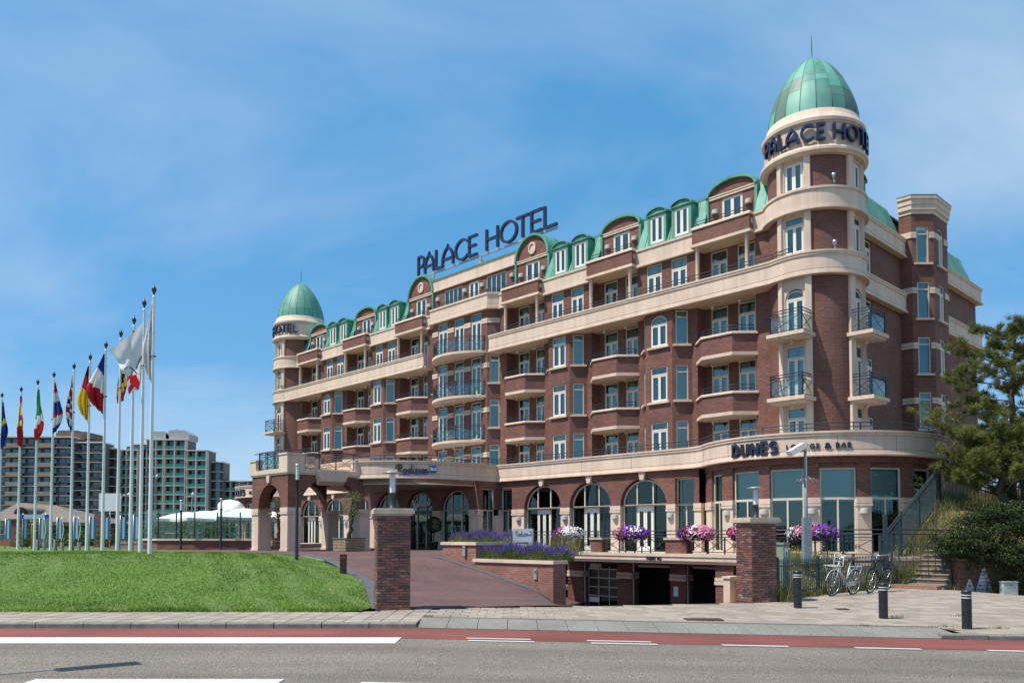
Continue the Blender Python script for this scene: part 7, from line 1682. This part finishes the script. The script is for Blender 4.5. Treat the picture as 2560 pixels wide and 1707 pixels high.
# ---------------------------------------------------------------- far apartment blocks
CONC = mat('apartment_concrete', (.58, .53, .46), .85, var=.06, vscale=.2); TAN = mat('apartment_tan', (.29, .245, .19), .85, var=.08, vscale=.3); DPAN = mat('apartment_dark', (.035, .037, .048), .6, var=.1, vscale=.3); APW = glass_mat('apartment_glass', (.16, .22, .23), .10, .05); APF = mat('apartment_frame', (.06, .065, .07), .6); APB = mat('apartment_wall', (.15, .145, .135), .9, var=.1, vscale=.2); CRT = mat('apartment_curtain', (.34, .38, .37), .9, var=.3, vscale=.5)
def block(lab, u0, u1, vtop, Y, dep, cols, vpx=24.2, vbase=1385, parap=None, roof=None, fl_h=None, side=True):
    """cols: list of (u start, u end, style); style T tan balcony, D dark balcony, G green glass balcony, W window wall, S blank"""
    a, b = at(u0, vtop, Y), at(u1, vtop, Y); t = thing('apartment_block', lab, 'apartment block', (0, 0, 0), 0); fh = vpx / 2040 * Y; nfl = max(1, int((vbase - vtop) / vpx)); z1 = a.z; zb = at(u0, vbase, Y).z - 3
    mb = MB(); mb.box(a.x, b.x, Y + 2.2, Y + dep, zb, z1 - .3); mb.build('wall', APB, t)
    mb = MB(); mb.box(a.x - .2, b.x + .2, Y - .1, Y + dep, z1 - .35, z1); mb.build('roof', CONC, t)
    X = lambda u: (u - 1280) / 2040 * Y
    cache = {}
    for k in range(nfl):
        z = z1 - .35 - (k + 1) * fh
        mb = MB(); mb.box(a.x, b.x, Y, Y + 2.3, z - .22, z); mb.build('floor_slab', CONC, t)
        for u_a, u_b, sty in cols:
            xa, xb = X(u_a), X(u_b); w_ = xb - xa
            if sty == 'S': continue
            key = (sty, round(w_, 1))
            if key not in cache:
                f = MB(); nn = max(2, int(w_ / 1.5)); y = Y + (1.9 if sty != 'W' else .3) - Y
                for q in range(nn + 1): f.box(w_ * q / nn - .06, w_ * q / nn + .06, y - .06, y + .06, 0, fh - .22)
                f.box(0, w_, y - .05, y + .05, fh - .4, fh - .22)
                gp_ = MB(); gp_.quad((0, y, 0), (w_, y, 0), (w_, y, fh - .3), (0, y, fh - .3)); cu = MB()
                for q in range(nn):
                    if (q * 7 + int(u_a)) % 3: cu.quad((w_ * q / nn + .1, y + .12, .0), (w_ * (q + .85) / nn, y + .12, .0), (w_ * (q + .85) / nn, y + .12, fh - .4), (w_ * q / nn + .1, y + .12, fh - .4))
                bl_ = MB(); bh_ = 1.05
                if sty == 'T': bl_.add([(-.3, -.9, -.25), (w_ + .2, -.9, -.25), (w_ + .2, -.95, bh_), (-.3, -.95, bh_), (-.3, .3, -.25), (w_ + .2, .3, -.25), (w_ + .2, .3, bh_), (-.3, .3, bh_)], [(0,1,2,3), (1,5,6,2), (4,0,3,7), (0,4,5,1), (3,2,6,7)])
                elif sty == 'D': bl_.box(.1, w_ - .1, -.02, .06, -.02, bh_)
                elif sty == 'G': bl_.box(0, w_, .0, .02, 0, bh_)
                cache[key] = (f.mesh('window', APF), gp_.mesh('pane', APW), cu.mesh('curtain', CRT) if cu.f else None, bl_.mesh('balcony_front', {'T': TAN, 'D': DPAN, 'G': GREENGL, 'W': APF}[sty]) if bl_.f else None)
            f, gp_, cu, bl_ = cache[key]; o = inst('window', f, t, (xa, Y, z)); inst('pane', gp_, o)
            if cu: inst('curtain', cu, o)
            if bl_: inst('balcony_front', bl_, t, (xa, Y, z))
    for u_a, u_b, sty in cols:
        if sty in 'G':
            for u_ in (u_a, u_b):
                mb = MB(); mb.box(X(u_) - .09, X(u_) + .09, Y - .05, Y + 2.3, zb, z1 - .3); mb.build('fin', CONC, t)
    if roof: roof(t, a, b, z1, Y)
    return t
def roof_brown(t, a, b, z1, Y):
    mb = MB(); x0, x1 = (112 - 1280) / 2040 * Y, (200 - 1280) / 2040 * Y; mb.box(x0, x1, Y + 5, Y + 14, z1, z1 + 1.7); mb.prism([(x0, Y + 6), (x1 - 4.5, Y + 6), (x1 - 4.5, Y + 13), (x0, Y + 13)], z1 + 1.7, z1 + 2.5); mb.box(x1 - 10, x1 - 1.5, Y + 5, Y + 14, z1 + 1.7, z1 + 2.0); mb.build('roof_house', mat('roof_brown', (.13, .10, .085), .9, var=.2, vscale=.6), t)
def roof_metal(t, a, b, z1, Y):
    mb = MB(); x0, x1 = (366 - 1280) / 2040 * Y, (465 - 1280) / 2040 * Y; xm = (406 - 1280) / 2040 * Y; h = 2.9
    for xa, xb, zz in ((x0, xm + 1, z1 + 2.6), (xm, x1, z1 + 3.0)):
        c = 1.4; mb.add([(xa, Y + 1.5, z1), (xb, Y + 1.5, z1), (xb, Y + 1.5, zz - c * .9), (xb - c * 1.1, Y + 1.5, zz), (xa + c * .9, Y + 1.5, zz), (xa, Y + 1.5, zz - c * .8)] + [(xa, Y + 9, z1), (xb, Y + 9, z1), (xb, Y + 9, zz - c * .9), (xb - c * 1.1, Y + 9, zz), (xa + c * .9, Y + 9, zz), (xa, Y + 9, zz - c * .8)], [(0,1,2,3,4,5)] + [(i, (i+1)%6, 6+(i+1)%6, 6+i) for i in range(6)])
    mb.box(x1 - 5, x1 - 4.3, Y + 3, Y + 3.6, z1 + 3.0, z1 + 3.5); mb.build('roof_house', mat('zinc', (.36, .37, .38), .6, metal=.2, var=.08, vscale=.4), t)
def roof_white(t, a, b, z1, Y):
    mb = MB(); x0, x1 = (312 - 1280) / 2040 * Y, (358 - 1280) / 2040 * Y; mb.box(x0, x1, Y + 1.5, Y + 7, z1 + 1.7, z1 + 2.3); mb.build('roof_slab', WHITE, t); mb = MB(); mb.box(x0 + .6, x1, Y + 2, Y + 7, z1, z1 + 1.7); mb.build('roof_house', APB, t)
    mb = MB(); mb.box(x0, x1, Y + .3, Y + .35, z1, z1 + 1.0); mb.build('balcony_front', GREENGL, t)
block('wide brown apartment block with solid tan balconies at the far left', -40, 178, 1090, 245, 8, [(-30, -14, 'D'), (-10, 12, 'D'), (18, 51, 'T'), (57, 90, 'D'), (98, 130, 'T'), (137, 168, 'D')], 24.2, roof=roof_brown)
block('dark apartment block with black balcony panels behind the middle flagpoles', 183, 253, 1104, 247, 8, [(187, 214, 'D'), (223, 249, 'D')], 23.6)
block('narrow dark link block between two apartment buildings', 254, 284, 1119, 252, 8, [(262, 282, 'W')], 23.0)
block('smaller apartment block with green glass balconies and white rooftop room', 283, 345, 1123, 256, 8, [(286, 298, 'G'), (299, 312, 'G'), (313, 328, 'G'), (329, 340, 'G')], 22.7, roof=roof_white)
block('tallest apartment block with green glass balconies and grey metal roof', 361, 466, 1097, 258, 8, [(363, 378, 'G'), (386, 405, 'G'), (409, 433, 'G'), (434, 460, 'G')], 22.7, roof=roof_metal)
block('stepped green balcony wing joined to the tallest apartment block', 464, 517, 1124, 258, 8, [(465, 487, 'G'), (488, 513, 'G')], 22.7)
block('grey apartment wing with plain grouped windows', 517, 553, 1153, 262, 8, [(521, 548, 'W')], 22.6)
block('lowest apartment wing with green balconies beside the hotel', 551, 652, 1201, 266, 8, [(553, 574, 'G'), (575, 598, 'G'), (601, 615, 'W'), (618, 634, 'G')], 22.4)
# ---------------------------------------------------------------- pavilion, banners and kiosk behind the flagpoles
pv = thing('pavilion', 'low pavilion with broad brown tiled roof behind the flagpoles', 'pavilion', (0, 0, 0)); Yp = 72
A, B = at(-40, 1300, Yp), at(165, 1300, Yp); RFB = mat('pavilion_roof', (.17, .135, .115), .8, var=.15, vscale=1.5)
za = at(0, 1300, Yp).z; zr = at(0, 1258, Yp).z; mb = MB(); mb.add([(A.x, Yp, za), (B.x + 2.0, Yp, za - .2), (B.x - 3.6, Yp + 5, zr), (A.x, Yp + 5, zr + .3), (A.x, Yp + 10, za), (B.x + 2, Yp + 10, za - .2)], [(0,1,2,3), (1,5,2), (3,2,5,4)]); mb.build('roof', RFB, pv)
mb = MB(); mb.lathe([(.62, 0), (.62, 3.2)], (0, 0, 0), 14, 0, PI); o = mb.build('roof_dormer', RFB, pv); c = at(62, 1278, Yp + .8); o.location = (c.x, c.y + 2.6, c.z - .25); o.rotation_euler = (PI / 2, 0, 0); mb = MB(); mb.add([(.55 * math.cos(PI*k/10), 0, .55 * math.sin(PI*k/10)) for k in range(11)], [tuple(range(11))]); o = mb.build('dormer_window', DARK, pv); o.location = (c.x, c.y - .62, c.z - .25)
mb = MB(); mb.box(A.x, B.x + 1.6, Yp + .3, Yp + .6, za - .45, za - .05); mb.build('fascia', mat('pavilion_fascia', (.42, .33, .20), .8), pv); mb = MB(); mb.box(A.x, B.x + 1, Yp + 4, Yp + 8, .8, za); mb.build('wall', mat('pavilion_inside', (.05, .04, .035), .8), pv)
for u in (16, 58, 100, 140): q = at(u, 1340, Yp); mb = MB(); mb.box(q.x - .1, q.x + .1, Yp + .4, Yp + .6, .8, za - .1); mb.build('post', mat('pavilion_post', (.07, .05, .04), .8), pv)
mb = MB()
for k in range(5): mb.box(at(-20, 1360, 66).x, at(26, 1360, 66).x, 66 + k * .35, 67 + k * .35, .9, 1.05 + .15 * k)
tag(mb.build('brick_steps', mat('step_brick', (.28, .12, .075), .9, var=.2, vscale=4)), 'orange brick steps below the pavilion at the left edge', 'steps')
mb = MB(); mb.box(0, 1.0, 0, .8, 0, 2.1); mb.box(-.1, 1.9, -.1, .9, 2.1, 2.2); q = at(24, 1370, 62); tag(inst('brick_pier', mb.mesh('brick_pier', [BRICK]), None, (q.x, 62, .95)), 'brick pier with pale slab behind the leftmost flagpoles', 'pier')
mb = MB(); mb.box(0, .85, 0, .7, 0, 2.6); q = at(234, 1370, 63); tag(inst('brick_pier', mb.mesh('brick_pier', [BRICK]), None, (q.x, 63, .95)), 'tall orange brick pier behind the middle flagpoles', 'pier')
mb = MB(); mb.box(0, 1.7, 0, .12, 2.9, 4.3); mb.box(.8, .9, .02, .1, 0, 2.9); q = at(245, 1370, 64); tag(inst('blank_board', mb.mesh('blank_board', WHITE), None, (q.x, 64, .9)), 'blank white board on a post behind the middle flagpoles', 'board')
kk = thing('kiosk_pillar', 'grey glass information pillar behind the left flagpoles', 'kiosk', (at(96, 1370, 58).x, 58, 1.0), 0); mb = MB(); mb.box(0, .75, 0, .3, 0, 2.1); mb.build('panel', mat('kiosk_grey', (.16, .19, .20), .25, spec=.6), kk); mb = MB(); mb.box(-.05, .8, -.02, .32, 0, .12); mb.build('plinth', BLACK, kk)
CY = mat('banner_cyan', (.22, .42, .58), .5); BB = mat('banner_blue', (.03, .12, .30), .5); LBL = mat('banner_pale', (.34, .50, .60), .5)
def banner(u, Y, curved, lab):
    t = thing('banner_sign', lab, 'banner', (at(u, 1350, Y).x, Y, .95), 0, 'blue banner signs on posts'); mb = MB(); mb.tube([(0, 0, 0), (0, 0, 1.95)], .03, 6); mb.build('post', GREYM, t)
    mb = MB(); mb.box(.04, .13, -.02, .02, .7, 1.9); mb.build('edge_panel', BB, t); mb = MB(); mb.box(.13, .24, -.03, .01, .74, 1.86); mb.build('pale_panel', LBL, t)
    if curved:
        mb = MB(); mb.tube([(.24 + .12 * math.sin(PI * k / 10), 0, .6 + 1.35 * k / 10) for k in range(11)], .022, 6); mb.build('bow', WHITE, t); mb = MB(); mb.box(-.15, -.03, -.1, .1, 0, .7); mb.box(.24, .36, -.1, .1, 0, .55); mb.build('foot', GREYM, t)
    else: mb = MB(); mb.box(.24, .33, -.02, .02, .7, 1.9); mb.build('edge_panel', BB, t)
for (u, Y, cv), lab in zip(((13, 50, 0), (56, 50, 0), (98, 48, 1), (142, 46, 1), (184, 45, 1), (223, 44, 0), (258, 43, 0), (300, 42, 0), (333, 41.5, 0)), ('leftmost blue banner sign beside the brick pier', 'blue banner sign turned sideways right of the brick pier', 'bowed pale banner before the grey information pillar', 'bowed pale banner right of the information pillar', 'bowed pale banner in front of the low hedge', 'blue banner sign left of the tall brick pier', 'blue banner sign under the blank white board', 'blue banner sign left of the restaurant terrace', 'blue banner sign nearest the restaurant terrace corner')): banner(u, Y, cv, lab)
mb = MB(); mb.tube([(0, 0, 0), (0, 0, 1.6), (.05, 0, 1.66)], .05, 8); mb.tube([(.18, 0, 0), (.18, 0, 1.4)], .03, 6); tag(inst('yellow_post', mb.mesh('yellow_post', mat('yellow_paint', (.55, .33, .02), .5)), None, (at(79, 1370, 52).x, 52, .95)), 'yellow post left of the grey information pillar', 'post')
rs = thing('road_sign', 'wide blue and white direction sign above the pavilion roof edge', 'sign', (at(50, 1292, 68).x, 68, at(50, 1292, 68).z), 0)
mb = MB(); mb.box(0, 2.4, 0, .06, -.25, .22); mb.build('panel', LBL, rs); mb = MB(); mb.box(0, .3, -.01, 0, -.25, .22); mb.box(2.05, 2.4, -.01, 0, -.25, .22); mb.build('blue_end', BLUE, rs); mb = MB(); mb.tube([(.2, .1, -2.6), (.2, .1, .3)], .05, 6); mb.tube([(2.1, .1, -2.6), (2.1, .1, .3)], .05, 6); mb.build('post', GREYM, rs)
for k, (u, Y, r_, h, lab) in enumerate(((140, 57, 1.6, 1.5, 'low clipped hedge behind the bowed banners'), (185, 57, 1.7, 1.6, 'low hedge left of the tall brick pier'), (205, 58, 1.5, 1.5, 'low hedge just left of the tall brick pier'), (275, 58, 1.6, 1.7, 'leafy hedge right of the tall brick pier'), (68, 56, .7, 1.9, 'yellow green shrub beside the yellow post'))): a = at(u, 1350, Y); shrub(a.x, Y, .95, r_, h, lab, n=900, grp='shrubs behind the flagpoles')
for u, Y, h in ((143, 80, 6.2), (300, 100, 6.0), (372, 110, 9.0), (478, 90, 5.5)):
    a = at(u, 1360, Y); t = thing('street_lamp', {143: 'black lantern lamp beside the information pillar', 300: 'slim grey street lamp with curved arm left of the restaurant terrace', 372: 'tall white street lamp pole among the flagpoles', 478: 'white camera mast above the parasols'}[u], 'street lamp', (a.x, Y, .9), 0); mb = MB(); mb.tube([(0, 0, 0), (0, 0, h * .9), (.25, 0, h), (.9 if u in (300, 372) else .1, 0, h + .05)], [.07, .05, .045, .04], 6); mb.build('pole', BLACK if u == 143 else GREYM, t); mb = MB(); mb.lathe([(.02, .3), (.16, .12), (.1, -.18), (.02, -.2)], (.95 if u in (300, 372) else .1, 0, h + .0), 8); mb.build('head', BLACK if u == 143 else WHITE, t)
# ================================================================ street furniture and bicycles
def bollard(X, Y, h, lab):
    t = thing('bollard', lab, 'bollard', (X, Y, zpav(X, Y) - .01), .2, 'black street bollards'); mb = MB(); mb.lathe([(.105, 0), (.105, h - .02), (.09, h), (.001, h + .005)], (0, 0, 0), 12); mb.sm = [False] * len(mb.sm); mb.build('post', mat('bollard_black', (.011, .014, .020), .45, var=.35, vscale=7, bump=.1), t)
    for z in (h - .17, h - .11): mb = MB(); mb.lathe([(.1065, z), (.1065, z + .018)], (0, 0, 0), 12); mb.sm = [False] * len(mb.sm); mb.build('stripe', WHITE, t)
bollard(7.64, 21.9, 1.0, 'black bollard nearest the iron fence and brick pillar'); bollard(9.02, 19.9, .87, 'black bollard in the middle in front of the bicycles'); bollard(10.1, 18.2, .86, 'rightmost black bollard closest to the kerb')
t = thing('driveway_bollard', 'short dark brown bollard at the lawn edge by the driveway', 'bollard', (-5.9, 28.6, zlawn(-5.9, 28.6) - .1)); mb = MB(); mb.box(-.1, .1, -.1, .1, 0, .78); mb.build('post', mat('corten', (.035, .018, .012), .8, var=.4, vscale=5), t); mb = MB(); mb.box(-.105, .105, -.105, .105, .60, .72); mb.build('light_slot', mat('rust_band', (.10, .035, .02), .8), t)
# camera mast behind the fence
X, Y = 9.95, 27.6; zb = zdune(X, Y) - .1; t = thing('camera_mast', 'grey steel camera mast behind the iron fence', 'mast', (X, Y, zb)); H = 4.86 - zb
mb = MB(); mb.tube([(0, 0, 0), (0, 0, H)], [.07, .05], 10); mb.build('mast', mat('mast_grey', (.20, .25, .28), .6, metal=.2, var=.1), t); mb = MB(); mb.box(-.12, .14, -.14, .12, .55, 2.05); mb.build('cabinet', MATS['mast_grey'], t)
mb = MB(); mb.obox((-.35, -.15, H - .12), (-.28, -.1, -.16), (.05, -.1, 0), (-.04, 0, .08)); mb.box(-.1, .12, -.06, .06, H - .15, H + .05); mb.build('camera', mat('camera_white', (.55, .55, .52), .5), t)
mb = MB()
for k in range(10): a = k * PI / 5; mb.tube([(0, 0, H - .95), (.38 * math.cos(a), .38 * math.sin(a), H - 1.22)], .008, 4)
mb.build('spikes', GREYM, t)
X, Y = 8.33, 25.3; t = thing('utility_cabinet', 'pale green utility cabinet tucked beside the brick pillar behind the fence', 'cabinet', (X, Y, .0), .75); mb = MB(); mb.box(-.17, .17, -.17, .17, -.2, 1.55); mb.build('body', mat('cabinet_green', (.22, .28, .21), .6, var=.1), t); mb = MB(); mb.box(-.2, .2, -.2, .2, 1.55, 1.62); mb.build('lid', mat('cabinet_lid', (.20, .25, .18), .6), t); mb = MB(); mb.box(-.10, .10, -.176, -.172, 1.2, 1.45); mb.build('sticker', WHITE, t); mb = MB(); mb.box(-.05, .06, -.180, -.177, 1.22, 1.34); mb.build('logo', mat('logo_blue', (.02, .25, .5), .5), t)
t = thing('junction_box', 'small grey junction box in front of the ivy wall', 'box', (16.75, 27.6, zpav(16.75, 27.6) - .05), 0); mb = MB(); mb.box(-.24, .24, -.12, .12, 0, .46); mb.build('body', mat('box_grey', (.38, .42, .42), .6, var=.12, vscale=6), t); mb = MB(); mb.box(-.26, .26, -.14, .14, .46, .5); mb.build('lid', MATS['box_grey'], t); mb = MB(); mb.box(-.02, .02, -.125, -.12, .36, .4); mb.build('lock', BLACK, t)
# ---------------------------------------------------------------- bicycles
RUB = mat('rubber', (.018, .018, .018), .8); CHR = mat('chrome', (.55, .55, .56), .25, metal=.9)
def bicycle(X, Y, rz, colr, lab, rack=True, sc=1.12, lean=.12, rimc=None, step=True):
    t = thing('bicycle', lab, 'bicycle', (X, Y, zpav(X, Y) - .005), rz, None); t.rotation_euler = (lean, 0, rz); t.scale = (sc,) * 3; fr = mat('bike_' + lab.split()[0], colr, .35, metal=.2); R = .345
    def wheel(x):
        w_ = MB(); w_.tube([(x + R * math.cos(2*PI*k/28), 0, R + R * math.sin(2*PI*k/28)) for k in range(28)], .02, 6, closed=True); o = w_.build('wheel', RUB, t)
        w_ = MB(); w_.tube([(x + (R - .03) * math.cos(2*PI*k/28), 0, R + (R - .03) * math.sin(2*PI*k/28)) for k in range(28)], .011, 5, closed=True); w_.build('rim', rimc or CHR, o); w_ = MB()
        for k in range(18): a = 2*PI*k/18; w_.tube([(x + .03 * math.cos(a + .4), .02 * (-1)**k, R + .03 * math.sin(a + .4)), (x + (R - .03) * math.cos(a), 0, R + (R - .03) * math.sin(a))], .0028, 3, cap=False)
        w_.tube([(x, -.05, R), (x, .05, R)], .022, 6); w_.build('spokes', CHR, o)
        m = MB(); m.tube([(x + (R + .035) * math.cos(a), 0, R + (R + .035) * math.sin(a)) for a in [rad(20 + 150 * k / 12) for k in range(13)]], .014, 5); m.build('mudguard', fr, t)
    fx, bx = -.53, .53; wheel(fx); wheel(bx); m = MB()
    bb = (.08, 0, .29); st_ = (.22, 0, .82); hd = (-.33, 0, .95); hb = (-.37, 0, .78)
    for p_, q_, r_ in ((bb, st_, .019), (st_, (.28, 0, 1.0), .013), ((bb[0], 0, bb[2]), hb, .02), (hd, hb, .022)): m.tube([p_, q_], r_, 7)
    if step: m.tube([hd, (-.2, 0, .66), (0, 0, .48), (.13, 0, .45)], .017, 7)
    else: m.tube([hd, st_], .017, 7)
    for s in (-.06, .06): m.tube([(bx, s, R), (.2, s * .3, .76)], .009, 5); m.tube([(bx, s, R), (bb[0], s * .5, bb[2])], .01, 5); m.tube([(fx, s, R), (-.44, s, .66), (-.38, s * .4, .76)], .012, 5)
    m.build('frame', fr, t)
    m = MB(); m.tube([hd, (-.31, 0, 1.06)], .014, 6); m.tube([(-.05, -.28, 1.1), (-.22, -.25, 1.14), (-.34, -.08, 1.08), (-.34, .08, 1.08), (-.22, .25, 1.14), (-.05, .28, 1.1)], .012, 6); m.build('handlebar', CHR, t)
    m = MB(); m.add([(.12, 0, 1.0), (.2, -.05, 1.02), (.38, -.1, 1.04), (.44, 0, 1.05), (.38, .1, 1.04), (.2, .05, 1.02), (.14, 0, .97), (.4, 0, .97)], [(0,1,2,3,4,5), (0,6,1), (1,6,7,2), (2,7,3), (3,7,4), (4,7,6,5), (5,6,0)]); m.build('saddle', mat('saddle_brown', (.07, .03, .02), .6) if rack else BLACK, t)
    m = MB()
    for s in (-.07, .07): m.tube([(.3, s, .78), (.85, s, .8)], .009, 5); m.tube([(.75, s, .8), (bx, s, R)], .007, 5)
    for x in (.35, .5, .65, .82): m.tube([(x, -.07, .79), (x, .07, .79)], .007, 5)
    m.build('rear_rack', fr, t)
    if rack:
        m = MB()
        for s in (-.14, .14): m.tube([(-.85, s, .84), (-.36, s, .84), (-.36, s, 1.15)], .010, 5); m.tube([(-.8, s, .84), (fx, s * .4, R)], .008, 5)
        for x in (-.85, -.7, -.55, -.4): m.tube([(x, -.14, .84), (x, .14, .84)], .008, 5)
        for z in (.95, 1.05, 1.15): m.tube([(-.36, -.14, z), (-.36, .14, z)], .008, 5)
        m.build('front_rack', fr, t)
    m = MB(); m.lathe([(.085, -.01), (.085, .01)], (0, 0, 0), 16); o = m.build('chainwheel', BLACK, t); o.location = (bb[0], -.05, bb[2]); o.rotation_euler = (PI/2, 0, 0); m = MB(); m.bar((bb[0], -.07, bb[2]), (bb[0] + .1, -.09, bb[2] - .13), .02); m.bar((bb[0], .07, bb[2]), (bb[0] - .1, .09, bb[2] + .13), .02); m.box(bb[0] + .06, bb[0] + .15, -.18, -.09, bb[2] - .145, bb[2] - .12); m.box(bb[0] - .15, bb[0] - .06, .09, .18, bb[2] + .12, bb[2] + .145); m.build('cranks', CHR, t)
    m = MB(); m.add([(.0, -.055, .22), (.55, -.055, .28), (.58, -.055, .4), (.05, -.055, .38)], [(0,1,2,3)]); m.build('chain_guard', fr, t)
bicycle(10.33, 25.58, rad(37), (.50, .54, .54), 'silver transport bicycle with front carrier leaning on the iron fence'); bicycle(11.95, 26.75, rad(43), (.012, .013, .016), 'black city bicycle leaning on the iron fence behind the silver one', rack=False, step=False); bicycle(17.55, 26.4, rad(8), (.45, .46, .48), 'white wheeled bicycle cut off by the right edge of the picture', rack=False, rimc=WHITE)
# ---------------------------------------------------------------- street lamp out of frame whose shadow falls on the road
t = thing('street_lamp', 'tall street lamp whose shadow falls on the road at lower left', 'street lamp', (-10.6, 9.9, zroad(-10)), 0); mb = MB(); mb.tube([(0, 0, 0), (0, 0, 3.4), (.18, .15, 4.4), (.6, .5, 5.0), (1.3, 1.05, 5.3)], [.07, .055, .05, .04, .035], 8); mb.build('pole', GREYM, t); mb = MB(); mb.obox((1.62, 1.3, 5.34), (.42, .33, .02), (-.12, .15, 0), (0, 0, .05)); mb.build('head', GREYM, t)
pass
